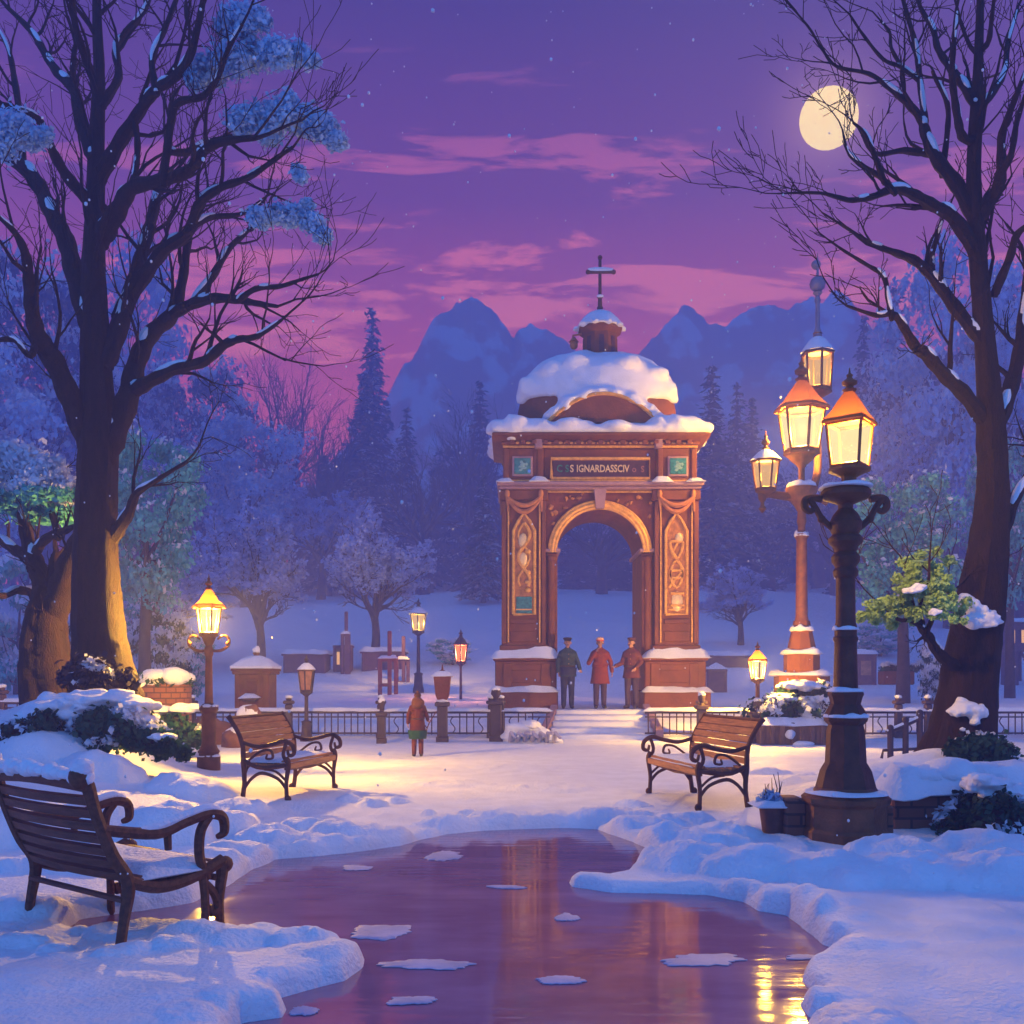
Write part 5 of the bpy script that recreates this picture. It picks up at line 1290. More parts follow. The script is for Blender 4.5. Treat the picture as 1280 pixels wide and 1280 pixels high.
# ------------------------------------------------------------------ benches (local: x along the seat, front = -y)
def bench(name, loc, rz, label, L=1.3, dp=.62, wood=WOOD, iron=IRON, scroll='heart', lean=.16, hb=.90, curved=False, snow=1., nb=6, group='park benches'):
    root = thing(name, loc, label, 'bench', group, rz)
    hs = .43; x0, x1 = -L / 2, L / 2
    prof = [(-dp / 2, hs + .01), (-dp * .25, hs - .01), (0, hs - .025), (dp * .25, hs - .02)]
    bk = lambda t: (dp * .36 + lean * t + .05 * math.sin(PI * t) * -1, hs + .03 + (hb - hs - .03) * t)
    # seat slats
    b = MB()
    for i in range(6):
        y = -dp * .5 + .02 + i * dp * .86 / 6; z = hs - .03 * math.sin(PI * (i + .5) / 6) + (.012 if i == 0 else 0)
        b.bbox(x0 + .015, x1 - .015, y, y + dp * .86 / 6 - .014, z - .016, z + .016, .008)
    b.bbox(x0 + .015, x1 - .015, -dp * .5 - .015, -dp * .5 + .016, hs - .075, hs - .008, .008)
    b.build('seat', wood, root)
    b = MB()
    for i in range(nb):
        t0 = (i + .06) / nb; t1 = (i + .90) / nb; ya, za = bk(t0); yb, zb_ = bk(t1)
        n = Vector((0, -(zb_ - za), yb - ya)).normalized() * .014
        v = []
        for x in (x0 + .015, x1 - .015):
            for (y, z), s_ in (((ya, za), 1), ((yb, zb_), 1), ((yb, zb_), -1), ((ya, za), -1)): v.append((x, y + n.y * s_, z + n.z * s_))
        b.add(v, [(0, 1, 2, 3), (7, 6, 5, 4), (0, 4, 5, 1), (1, 5, 6, 2), (2, 6, 7, 3), (3, 7, 4, 0)])
    b.build('backrest', wood, root)
    for x in (x0, x1):
        s = -1 if x < 0 else 1
        # rear leg runs up into the back post
        b = MB(); pts, rr = catmull([(x, dp * .40, -.06), (x, dp * .34, .2), (x, dp * .36, hs)] + [(x,) + bk(t) for t in (.3, .6, .9)] + [(x, bk(1)[0] + .02, bk(1)[1] + .03)], [.03, .026, .03, .027, .025, .026, .034], 4); b.tube(pts, rr, 8)
        b.ball((x, dp * .41, .02), (.034, .045, .045), 2); b.build('leg', iron, root)
        b = MB(); pts, rr = catmull([(x, -dp * .48, -.06), (x, -dp * .46, .2), (x, -dp * .5, hs - .02), (x, -dp * .46, hs + .06)], [.026, .023, .03, .024], 4); b.tube(pts, rr, 8)
        b.ball((x, -dp * .49, .03), (.03, .04, .042), 2); b.build('leg', iron, root)
        b = MB(); pts, rr = catmull([(x, -dp * .48, hs - .03), (x, -dp * .2, hs - .055), (x, dp * .1, hs - .055), (x, dp * .37, hs + .02)], [.022, .024, .024, .022], 4); b.tube(pts, rr, 8)
        pts, rr = catmull([(x, -dp * .46, .14), (x, -dp * .3, .25), (x, 0, .31), (x, dp * .2, .25), (x, dp * .35, .13)], [.017, .018, .02, .018, .017], 5); b.tube(pts, rr, 7)
        pts, rr = catmull([(x, -dp * .44, .24), (x, -dp * .26, .33), (x, -.02, .35)], [.013, .014, .012], 4); b.tube(pts, rr, 6)
        b.build('end_frame', iron, root)
        b = MB(); ha = hs + .20
        pts, rr = catmull([(x,) + bk(.42), (x, dp * .1, ha - .03), (x, -dp * .2, ha + .0), (x, -dp * .42, ha + .035), (x, -dp * .58, ha - .02), (x, -dp * .6, ha - .10), (x, -dp * .51, ha - .12), (x, -dp * .48, ha - .06)], [.02, .022, .024, .026, .026, .024, .02, .014], 5); b.tube(pts, rr, 8)
        pts, rr = catmull([(x, -dp * .47, hs), (x, -dp * .40, hs + .09), (x, -dp * .46, ha + .02)], [.022, .02, .02], 4); b.tube(pts, rr, 7)
        if scroll == 'heart':
            pts, rr = catmull([(x, dp * .25, hs + .02), (x, dp * .02, hs + .12), (x, -dp * .16, hs + .13), (x, -dp * .2, hs + .05), (x, -dp * .08, hs + .04), (x, -dp * .1, hs + .09)], [.013, .015, .016, .015, .013, .01], 5); b.tube(pts, rr, 6)
        b.build('armrest', iron, root)
        b = MB(); pts, rr = catmull([(x, -dp * .47, hs - .1), (x - s * .07, -dp * .47, hs - .05), (x - s * .16, -dp * .47, hs - .06)], [.014, .014, .010], 4); b.tube(pts, rr, 6)
        pts, rr = catmull([(x, dp * .36, .22), (x - s * .10, dp * .36, .36), (x - s * .24, dp * .36, hs - .06)], [.014, .014, .012], 4); b.tube(pts, rr, 6)
        b.build('brace', iron, root)
    b = MB(); b.tube([(x0, dp * .36, hs - .05), (x1, dp * .36, hs - .05)], .016, 6); b.tube([(x0, -dp * .44, hs - .07), (0, -dp * .44, hs - .10), (x1, -dp * .44, hs - .07)], .016, 6)
    b.tube([(x0, bk(1)[0] + .01, bk(1)[1] + .012), (x1, bk(1)[0] + .01, bk(1)[1] + .012)], .02, 8); b.build('rail', iron, root)
    return root
def seat_snow(root, x0, x1, y0, y1, z, th, seed):
    b = MB(); snowcap(b, x0, x1, y0, y1, z, th, seed, .01, 24, 14); b.build('snow', SNOW, root)

g1 = Vector((-2.60, 11.62, 0))
bl = bench('park_bench', (g1.x, g1.y, 0), math.radians(78), 'warm brown slatted bench with dark iron arms, near the slim bronze lamp', L=1.34)
seat_snow(bl, -.60, .60, -.24, .22, .43, .05, 3)
b = MB(); pts, rr = catmull([(.12, .10, .47), (.06, -.05, .50), (-.02, -.16, .49)], [.045, .04, .03], 4); b.tube(pts, rr, 6); b.tube([(.12, .12, .60), (.1, .08, .47)], [.03, .035], 6)
g2 = Vector((2.05, 11.02, 0))
br = bench('park_bench', (g2.x, g2.y, 0), math.radians(-79), 'reddish slatted bench with curling iron arms beside the potted plant', L=1.55)
seat_snow(br, -.70, .55, -.25, .24, .43, .045, 7)
# the near one, seen from behind
g3 = Vector((-2.14, 5.46, 0)); near = thing('park_bench', (g3.x, g3.y, -.02), 'dark wooden armchair-like bench seen from behind, snow on its backrest, at the pond shore', 'bench', 'park benches', math.radians(142)); near.scale = (1.04, 1.04, 1.04)
W_, D_ = .90, .62; hs = .36
x0, x1 = -W_ / 2, W_ / 2
bk = lambda t: (D_ * .38 + .20 * t + .02 * math.sin(PI * t), hs - .02 + .50 * t)
b = MB()
for i in range(9):
    y = -D_ * .48 + i * D_ * .88 / 9; z = hs - .045 * math.sin(PI * (i + .5) / 9)
    b.bbox(x0 + .01, x1 - .01, y, y + D_ * .88 / 9 - .012, z - .014, z + .014, .007)
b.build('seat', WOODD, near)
b = MB()
for i in range(8):
    (ya, za), (yb, zb_) = bk((i + .10) / 8), bk((i + .74) / 8); n = Vector((0, -(zb_ - za), yb - ya)).normalized() * .013; v = []
    for q in range(7):
        x = x0 + .01 + (W_ - .02) * q / 6; cv = .035 * math.sin(PI * q / 6)
        v += [(x, y + n.y * s_ + cv, z + n.z * s_ + (.022 * math.sin(PI * q / 6) if i == 7 else 0)) for (y, z), s_ in (((ya, za), 1), ((yb, zb_), 1), ((yb, zb_), -1), ((ya, za), -1))]
    b.rings([v[q * 4:q * 4 + 4] for q in range(7)])
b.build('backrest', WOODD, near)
for x in (x0, x1):
    s = -1 if x < 0 else 1
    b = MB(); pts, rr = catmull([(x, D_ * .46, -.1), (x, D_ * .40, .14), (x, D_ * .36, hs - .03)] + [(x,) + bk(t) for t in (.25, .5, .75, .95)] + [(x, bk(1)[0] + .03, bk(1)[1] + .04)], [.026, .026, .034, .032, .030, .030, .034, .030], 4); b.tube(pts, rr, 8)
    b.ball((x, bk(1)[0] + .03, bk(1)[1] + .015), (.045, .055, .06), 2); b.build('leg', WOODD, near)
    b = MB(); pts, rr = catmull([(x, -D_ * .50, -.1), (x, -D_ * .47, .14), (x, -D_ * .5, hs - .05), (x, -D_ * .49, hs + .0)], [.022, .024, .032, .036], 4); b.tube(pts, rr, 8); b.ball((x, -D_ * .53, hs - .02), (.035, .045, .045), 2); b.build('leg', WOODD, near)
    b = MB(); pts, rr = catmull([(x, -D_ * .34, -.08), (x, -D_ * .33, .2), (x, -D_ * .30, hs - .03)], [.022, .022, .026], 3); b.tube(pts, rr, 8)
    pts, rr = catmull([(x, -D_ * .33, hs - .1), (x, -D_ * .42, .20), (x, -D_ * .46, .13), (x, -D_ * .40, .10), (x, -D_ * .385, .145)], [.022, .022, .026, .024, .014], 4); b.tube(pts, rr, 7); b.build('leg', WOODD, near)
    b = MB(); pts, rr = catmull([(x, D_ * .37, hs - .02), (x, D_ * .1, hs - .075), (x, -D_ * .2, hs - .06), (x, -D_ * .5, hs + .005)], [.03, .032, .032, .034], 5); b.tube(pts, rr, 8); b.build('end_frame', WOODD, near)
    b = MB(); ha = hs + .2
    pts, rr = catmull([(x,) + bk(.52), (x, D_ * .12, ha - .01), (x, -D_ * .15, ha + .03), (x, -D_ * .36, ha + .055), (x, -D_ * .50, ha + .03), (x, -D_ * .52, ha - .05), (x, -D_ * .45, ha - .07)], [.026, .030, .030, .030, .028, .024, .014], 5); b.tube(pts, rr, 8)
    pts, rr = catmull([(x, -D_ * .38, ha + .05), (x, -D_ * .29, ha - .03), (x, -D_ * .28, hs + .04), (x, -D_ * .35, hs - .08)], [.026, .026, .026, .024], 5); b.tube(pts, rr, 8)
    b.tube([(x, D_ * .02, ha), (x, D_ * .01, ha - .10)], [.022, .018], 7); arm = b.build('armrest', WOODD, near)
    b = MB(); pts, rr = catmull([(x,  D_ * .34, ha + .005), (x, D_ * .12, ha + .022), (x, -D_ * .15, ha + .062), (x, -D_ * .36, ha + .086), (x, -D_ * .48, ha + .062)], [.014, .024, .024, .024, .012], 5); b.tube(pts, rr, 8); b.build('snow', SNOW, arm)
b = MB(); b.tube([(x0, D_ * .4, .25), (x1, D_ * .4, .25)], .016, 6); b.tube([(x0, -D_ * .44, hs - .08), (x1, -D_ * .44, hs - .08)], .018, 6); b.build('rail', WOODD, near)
b = MB(); snowcap(b, x0 + .04, x1 - .02, -.22, .10, hs - .02, .06, 4, .01, 24, 14)
for q in range(15):
    t = q / 14; b.ball((x0 + W_ * t, bk(1)[0] + .03 * math.sin(PI * t) + .01, bk(1)[1] + .022 * math.sin(PI * t) + .012), (.05, .045, .035 + .012 * math.sin(q * 2.1)), 2, q, .12)
for x in (x0, x1): b.ball((x, bk(1)[0] + .02, bk(1)[1] + .055), (.05, .055, .05), 2, 3, .1)
b.build('snow', SNOW, near)
# ------------------------------------------------------------------ people (local: facing -y, feet at 0, metres for a 1.75 m adult)
SKIN = M('skin', (.48, .25, .16), .55, .1, 12.)
HAIR = M('dark_hair', (.03, .018, .014), .6, .2, 30.)
def capsule(b, p, q, r0, r1, n=10):
    p, q = Vector(p), Vector(q); d = (q - p)
    if d.length < 1e-6: d = Vector((0, 0, 1e-3))
    u = d.normalized(); pts = []; rr = []
    for a in (-80, -50, -20): pts.append(p + u * r0 * math.sin(math.radians(a))); rr.append(r0 * math.cos(math.radians(a)))
    pts.append(p); rr.append(r0); pts.append(q); rr.append(r1)
    for a in (20, 50, 80): pts.append(q + u * r1 * math.sin(math.radians(a))); rr.append(r1 * math.cos(math.radians(a)))
    b.tube(pts, rr, n)
def remeshed(b, name, mat, parent, vox, smooth_it=4):
    o = b.build(name, mat, None)
    r = o.modifiers.new('r', 'REMESH'); r.mode = 'VOXEL'; r.voxel_size = vox
    s = o.modifiers.new('s', 'SMOOTH'); s.iterations = smooth_it; s.factor = .5
    dg = bpy.context.evaluated_depsgraph_get(); me = bpy.data.meshes.new_from_object(o.evaluated_get(dg)); bpy.data.objects.remove(o)
    me.name = name; me.materials.clear()
    return link(name, me, mat, parent, True)
def hand(b, wrist, d, palm_n, side, s=1.):
    """palm, four unequal curled fingers and a thumb leaving the side of the palm"""
    d = Vector(d).normalized(); nrm = Vector(palm_n).normalized(); acr = d.cross(nrm).normalized() * side
    w = Vector(wrist)
    for k in (-1, -.33, .33, 1): capsule(b, w + d * .01 * s + acr * .014 * k * s, w + d * .075 * s + acr * .026 * k * s, .015 * s, .0125 * s, 8)
    for k, L in ((-1, .058), (-.36, .072), (.3, .078), (.95, .068)):
        p0 = w + d * .08 * s + acr * .027 * k * s; p1 = p0 + (d * .92 + nrm * .35) * L * .55 * s; p2 = p1 + (d * .55 + nrm * .83) * L * .5 * s
        capsule(b, p0, p1, .0095 * s, .0088 * s, 7); capsule(b, p1, p2, .0088 * s, .0075 * s, 7)
    t0 = w + d * .025 * s + acr * .03 * s; t1 = t0 + (d * .6 + acr * .75 + nrm * .25) * .036 * s; t2 = t1 + (d * .85 + acr * .2 + nrm * .4) * .032 * s
    capsule(b, t0, t1, .0125 * s, .0105 * s, 7); capsule(b, t1, t2, .0105 * s, .0088 * s, 7)

def person(loc, rz, label, s, arms, coat, legs_m, coat_len, skirt=None, hat=None, hair=True, stride=.02, head_turn=0., skirt_mat=None, boots=None, hood=None, moustache=False, belt=None):
    """arms: for each side (-1 = its own right... in scene x) elbow, wrist and palm normal"""
    root = thing('person', loc, label, 'person', 'people in the park', rz); 
    Sx = lambda p: Vector(p) * s
    b = MB()
    # one continuous body
    for sg in (-1, 1):
        capsule(b, Sx((sg * .09, 0, .90)), Sx((sg * .095, -.01 + sg * stride, .49)), .085 * s, .056 * s); capsule(b, Sx((sg * .095, -.01 + sg * stride, .49)), Sx((sg * .10, .02 + sg * stride, .09)), .055 * s, .036 * s)
        capsule(b, Sx((sg * .10, .03 + sg * stride, .045)), Sx((sg * .115, -.15 + sg * stride, .035)), .042 * s, .034 * s)
        el, wr, pn = arms[sg]
        capsule(b, Sx((sg * .165, 0, 1.39)), Sx(el), .050 * s, .040 * s); capsule(b, Sx(el), Sx(wr), .039 * s, .026 * s)
        hand(b, Sx(wr), Vector(wr) - Vector(el), pn, sg, s)
    capsule(b, Sx((-.08, 0, .95)), Sx((.08, 0, .95)), .11 * s, .11 * s); capsule(b, Sx((0, .0, .98)), Sx((0, -.005, 1.22)), .125 * s, .135 * s)
    capsule(b, Sx((-.10, 0, 1.33)), Sx((.10, 0, 1.33)), .115 * s, .115 * s); capsule(b, Sx((-.14, 0, 1.41)), Sx((.14, 0, 1.41)), .06 * s, .06 * s)
    capsule(b, Sx((0, .01, 1.42)), Sx((0, -.005, 1.56)), .056 * s, .052 * s)
    hc = Vector((0, -.015, 1.645)); HR = Matrix.Rotation(head_turn, 4, 'Z')
    hp = lambda x, y, z: Sx(hc + (HR @ Vector((x, y, z))) * 1.14)
    b.ball(hp(0, .012, .03), (.074 * s, .092 * s, .092 * s), 3); capsule(b, hp(0, -.02, -.02), hp(0, -.035, -.075), .062 * s, .042 * s)
    capsule(b, hp(0, -.082, .01), hp(0, -.105, -.025), .010 * s, .016 * s)
    for sg in (-1, 1): b.ball(hp(sg * .078, .012, -.005), (.012 * s, .022 * s, .032 * s), 2); capsule(b, hp(sg * .03, -.072, -.028), hp(sg * .035, -.070, -.03), .02 * s, .018 * s)
    capsule(b, hp(-.022, -.073, -.058), hp(.022, -.073, -.058), .009 * s, .009 * s)
    body = remeshed(b, 'body', SKIN, root, .0085 * s if s > .8 else .007)
    b = MB()
    for sg in (-1, 1): b.ball(hp(sg * .031, -.078, .012), .0105 * s, 2)
    b.build('eye', HAIR, body)
    b = MB()
    for sg in (-1, 1): capsule(b, hp(sg * .016, -.086, .031), hp(sg * .046, -.078, .031), .005 * s, .004 * s, 6)
    if moustache: capsule(b, hp(-.028, -.084, -.046), hp(0, -.092, -.04), .006 * s, .009 * s, 6); capsule(b, hp(.028, -.084, -.046), hp(0, -.092, -.04), .006 * s, .009 * s, 6)
    b.build('brow', HAIR, body)
    b = MB(); capsule(b, hp(-.018, -.083, -.059), hp(.018, -.083, -.059), .005 * s, .005 * s, 6); b.build('mouth', M('lip', (.30, .09, .07), .5), body)
    if hair:
        b = MB(); b.ball(hp(0, .026, .045), (.083 * s, .090 * s, .090 * s), 3, 2., .03); b.ball(hp(0, .055, -.01), (.074 * s, .055 * s, .07 * s), 2); remeshed(b, 'hair', HAIR, root, .012 * s, 2)
    # trousers
    b = MB()
    for sg in (-1, 1):
        capsule(b, Sx((sg * .09, 0, .92)), Sx((sg * .095, -.01 + sg * stride, .50)), .105 * s, .080 * s); capsule(b, Sx((sg * .095, -.01 + sg * stride, .50)), Sx((sg * .10, .018 + sg * stride, .10)), .078 * s, .066 * s)
    capsule(b, Sx((-.07, 0, .98)), Sx((.07, 0, .98)), .12 * s, .12 * s); remeshed(b, 'trousers', legs_m, root, .014 * s)
    b = MB()
    for sg in (-1, 1):
        capsule(b, Sx((sg * .10, .03 + sg * stride, .05)), Sx((sg * .118, -.165 + sg * stride, .04)), .052 * s, .044 * s); capsule(b, Sx((sg * .10, .025 + sg * stride, .05)), Sx((sg * .10, .02 + sg * stride, .16)), .05 * s, .052 * s)
    remeshed(b, 'boots', boots or M('dark_leather', (.03, .02, .018), .5), root, .012 * s)
    # coat
    b = MB()
    capsule(b, Sx((-.10, 0, 1.34)), Sx((.10, 0, 1.34)), .138 * s, .138 * s); capsule(b, Sx((0, 0, 1.02)), Sx((0, 0, 1.25)), .155 * s, .165 * s); capsule(b, Sx((-.135, .0, 1.40)), Sx((.135, .0, 1.40)), .075 * s, .075 * s); capsule(b, Sx((-.07, .0, 1.44)), Sx((.07, .0, 1.44)), .075 * s, .075 * s)
    capsule(b, Sx((-.06, 0, 1.1)), Sx((.06, 0, 1.1)), .14 * s, .14 * s); capsule(b, Sx((0, .012, 1.45)), Sx((0, .005, 1.51)), .085 * s, .072 * s)
    for sg in (-1, 1):
        el, wr, pn = arms[sg]; el_, wr_ = Vector(el), Vector(wr)
        capsule(b, Sx((sg * .165, 0, 1.385)), Sx(el), .070 * s, .058 * s); capsule(b, Sx(el), Sx(el_.lerp(wr_, .92)), .060 * s, .052 * s)
    rings = []
    for z, wx, wy in ((1.12, .185, .14), (1.0, .195, .15), ((1.0 + coat_len) / 2, .205 + (1 - coat_len) * .03, .165), (coat_len, .21 + (1 - coat_len) * .10, .17 + (1 - coat_len) * .08)):
        rings.append([Sx((wx * math.cos(2 * PI * q / 20) * (1 + .02 * math.sin(q * 4)), wy * math.sin(2 * PI * q / 20), z)) for q in range(20)])
    b.rings(rings); ct = remeshed(b, 'coat', coat, root, .0135 * s, 3)
    b = MB()
    for z in (1.36, 1.24, 1.12): b.ball(Sx((.02, -.160, z)), .012 * s, 1)
    b.build('button', GOLD if belt is None else belt, ct)
    b = MB(); rr_ = [Sx((.19 * math.cos(a), .152 * math.sin(a), 1.06)) for a in np.linspace(0, 2 * PI, 25)]; b.tube(rr_, .02 * s, 6); b.build('belt', belt or M('belt_leather', (.06, .03, .02), .6), ct)
    if skirt:
        z0, z1, mt_, wd = skirt; b = MB(); rings = []
        for t in np.linspace(0, 1, 5): rings.append([Sx(((wd + .03 * t) * math.cos(2 * PI * q / 24) * (1 + .05 * t * math.sin(q * 2.1)), (wd * .85 + .03 * t) * math.sin(2 * PI * q / 24) * (1 + .05 * t * math.sin(q * 2.1)), z0 + (z1 - z0) * t)) for q in range(24)])
        b.rings(rings); b.build('skirt', mt_, root)
    if hat:
        kind, hm, band = hat; c = hp(0, .012, 0)
        if kind == 'cap':
            b = MB(); b.lathe([(.086 * s, .065 * s), (.089 * s, .075 * s), (.112 * s, .11 * s), (.108 * s, .128 * s), (.07 * s, .14 * s), (.01, .143 * s)], c, 20)
            q = []
            for a in np.linspace(-1.1, 1.1, 9): q.append(HR @ Vector((math.sin(a) * .085 * s, -math.cos(a) * .085 * s, .07 * s)))
            b.rings([[c + p for p in q] + [c + p * 1.0 + HR @ Vector((0, -.055 * s * math.cos((i - 4) / 4 * 1.3), -.022 * s)) for i, p in reversed(list(enumerate(q)))],
                     [c + p + Vector((0, 0, .008)) for p in q] + [c + p + HR @ Vector((0, -.055 * s * math.cos((i - 4) / 4 * 1.3), -.014 * s)) for i, p in reversed(list(enumerate(q)))]])
            b.build('hat', hm, root)
        else:
            b = MB(); b.lathe([(.088 * s, .05 * s), (.096 * s, .06 * s), (.098 * s, .09 * s), (.088 * s, .128 * s), (.055 * s, .148 * s), (.01, .155 * s)], c, 20); ht = b.build('hat', hm, root)
            if kind == 'bobble': b = MB(); b.ball(c + Vector((0, 0, .165 * s)), .04 * s, 2, 1, .12); b.build('bobble', band or hm, ht)
            if band: b = MB(); b.lathe([(.090 * s, .042 * s), (.102 * s, .046 * s), (.102 * s, .078 * s), (.09 * s, .082 * s)], c, 20); b.build('hat_band', band, ht)
    return root
PZ_ = lambda px, d: (X(px, d), d, Z(885.5, d))
NAVYC = M('navy_cloth', (.025, .027, .06), .85, .2, 12., .2, 60.); GREENC = M('grey_green_cloth', (.028, .052, .05), .85, .2, 12., .2, 60.)
REDC = M('rust_red_cloth', (.20, .034, .012), .85, .15, 12., .2, 60.); BROWNC = M('dark_brown_cloth', (.13, .035, .022), .85, .2, 12., .2, 60.); MAUVEC = M('dark_mauve_cloth', (.06, .035, .065), .85, .2, 12., .2, 60.)
CREAMC = M('cream_wool', (.70, .42, .28), .9, .1, 12.)
d = 25.15
person(PZ_(709.5, d), 0, 'man in grey-green jacket and navy trousers standing against the pier, one hand reaching out', 1.0,
       {-1: ((-.245, .02, 1.16), (-.235, -.06, .92), (1, 0, 0)), 1: ((.25, -.02, 1.17), (.30, -.15, .98), (0, -.3, 1))}, GREENC, NAVYC, .80, hair=True, hat=('cap', HAIR, None), moustache=True, skirt=(.80, 1.03, NAVYC, .205))
person(PZ_(750, d), 0, 'person in rust-red belted coat and cream hat in the middle, hand raised to mouth', 1.0,
       {-1: ((-.29, -.08, 1.14), (-.12, -.22, 1.42), (1, 0, 0)), 1: ((.27, .02, 1.17), (.30, -.02, .92), (-1, 0, 0))}, REDC, MAUVEC, .62, hat=('wool', CREAMC, M('hat_red', (.55, .10, .05), .8)), belt=M('dark_red_cloth', (.22, .035, .02), .85))
person(PZ_(789.5, d), math.radians(-24), 'man in dark brown coat and flat cap by the right pier, forearm held out', 1.0,
       {-1: ((-.24, -.04, 1.14), (-.34, -.28, 1.06), (0, 0, 1)), 1: ((.25, .02, 1.17), (.17, -.17, 1.02), (-1, 0, 0))}, BROWNC, MAUVEC, .76, hat=('cap', M('brown_felt', (.11, .04, .03), .9), None), moustache=True, head_turn=-.3)
d = 17.45
ch = person((X(522, d), d, gz(X(522, d), d)), PI + .15, 'small child in rust-red coat and brown bobble hat, seen from behind with a stick', .62,
       {-1: ((-.25, -.02, 1.17), (-.30, -.17, 1.02), (0, 0, 1)), 1: ((.26, .02, 1.17), (.27, -.05, .93), (-1, 0, 0))}, M('child_red_cloth', (.10, .02, .01), .85, .15, 12., .2, 60.), BROWNC, .66, hat=('bobble', M('brown_wool', (.07, .026, .016), .95), M('tan_wool', (.12, .045, .022), .95)),
       skirt=(.50, .74, M('green_cloth', (.012, .06, .035), .9), .245))
b = MB(); b.ball((0, .06, .93), (.12, .08, .11), 3, 1, .06); b.build('hood', M('tan_wool', (.12, .045, .022), .95), ch)
st_o = MB(); a = Vector((X(537, d), d - .12, gz(X(535, d), d) + .58)); st_o.tube([a + Vector((-.05, .02, -.13)), a, a + Vector((.13, -.02, .21))], [.010, .010, .008], 6)
tag(st_o.build('stick', IRON), 'thin dark stick held up by the child', 'stick')

# ------------------------------------------------------------------ railings
def railing(px0, px1, d, label, posts, name='railing', zr=None, mat=FENCEM, gap=.145, snowseed=1, top=888, curly=False):
    x0, x1 = X(px0, d), X(px1, d); root = thing(name, ((x0 + x1) / 2, d, gz((x0 + x1) / 2, d)), label, 'railing', 'railings along the terrace')
    g = lambda x: gz(x, d); zt = zr or Z(top, d)
    edges = sorted([x0, x1] + [X(p, d) for p in posts]); 
    for a, c in zip(edges[:-1], edges[1:]):
        if c - a < .08: continue
        b = MB(); b.bbox(a, c, d - .035, d + .035, zt - .07, zt, .015); b.bbox(a, c, d - .022, d + .022, g((a + c) / 2) + .07, g((a + c) / 2) + .11, .01)
        b.bbox(a, c, d - .02, d + .02, zt - .16, zt - .13, .01); rl = b.build('rail', mat, root, True)
        n = max(2, int((c - a) / gap)); b = MB()
        for q in range(n):
            x = a + (c - a) * (q + .5) / n
            if curly and q % 4 == 1:
                pts = [(x + .05 * math.sin(t * 6.3), d, g(x) + .1 + (zt - .15 - g(x) - .1) * t) for t in np.linspace(0, 1, 11)]; b.tube(pts, .013, 5)
            else: b.tube([(x, d, g(x) + .06), (x, d, zt - .06)], .015, 5)
        b.build('bars', mat, root, True)
        b = MB(); snowcap(b, a, c, d - .05, d + .05, zt, .07, snowseed + a, .02, max(8, min(70, int((c - a) / .07))), 6); s_ = b.build('snow', SNOW, rl); 
        for v in s_.data.vertices: v.co -= root.location
    for p in posts:
        x = X(p, d); b = MB(); z0 = g(x)
        b.bbox(x - .075, x + .075, d - .075, d + .075, z0 - .1, zt + .14, .02); b.bbox(x - .11, x + .11, d - .11, d + .11, zt + .14, zt + .22, .02); b.bbox(x - .10, x + .10, d - .10, d + .10, z0 - .1, z0 + .12, .02); b.ball((x, d, zt + .26), .07, 2)
        po = b.build('post', mat, root, True); b = MB(); b.ball((x, d, zt + .30), (.085, .085, .05), 2, p, .1); s_ = b.build('snow', SNOW, po)
        for v in s_.data.vertices: v.co -= root.location
railing(160, 476, 22.2, 'dark iron railing with snowy rail running behind the slim bronze lamp and wooden bench', [240, 361, 476], curly=False, snowseed=2)
railing(482, 688, 22.2, 'dark iron railing with scrolled bars behind the child, ending at the arch steps', [553, 614, 626], snowseed=5, curly=True)
railing(806, 940, 22.2, 'pale-barred iron railing between the arch steps and the slatted bench', [877], snowseed=8)
railing(1050, 1200, 22.2, 'iron railing with pointed post seen between the front lamp and the planter tree', [1123, 1160], snowseed=11, curly=True)
railing(1206, 1420, 22.2, 'iron railing stretching away past the planter tree to the picture edge', [1290], snowseed=13, curly=True)
railing(-160, 28, 20.4, 'white-snowed picket railing at the picture edge below the small lit house', [2], snowseed=15, mat=PLANK, top=876)
# handrail stub nearer the lamp
d = 15.8; x0 = X(1106, d)
root = thing('handrail', (x0, d, gz(x0, d)), 'short sloping dark handrail with thick posts in the snow just behind the front lamp', 'handrail')
b = MB()
for px, t in ((1113, 912), (1132, 902), (1150, 893)): b.tube([(X(px, d), d, gz(X(px, d), d) - .1), (X(px, d), d, Z(t, d))], .05, 8); b.ball((X(px, d), d, Z(t - 2, d)), .055, 2)
b.build('posts', FENCEM, root, True)
b = MB(); b.tube([(X(1108, d), d, Z(916, d)), (X(1132, d), d, Z(906, d)), (X(1154, d), d, Z(896, d))], .035, 8); b.tube([(X(1102, d), d, Z(948, d)), (X(1104, d), d, Z(938, d)), (X(1150, d), d, Z(936, d))], .025, 6); b.build('rail', FENCEM, root, True)
b = MB(); b.tube([(X(1108, d), d, Z(914, d)), (X(1132, d), d, Z(904, d)), (X(1154, d), d, Z(894, d))], .03, 8); b.build('snow', SNOW, root, True)
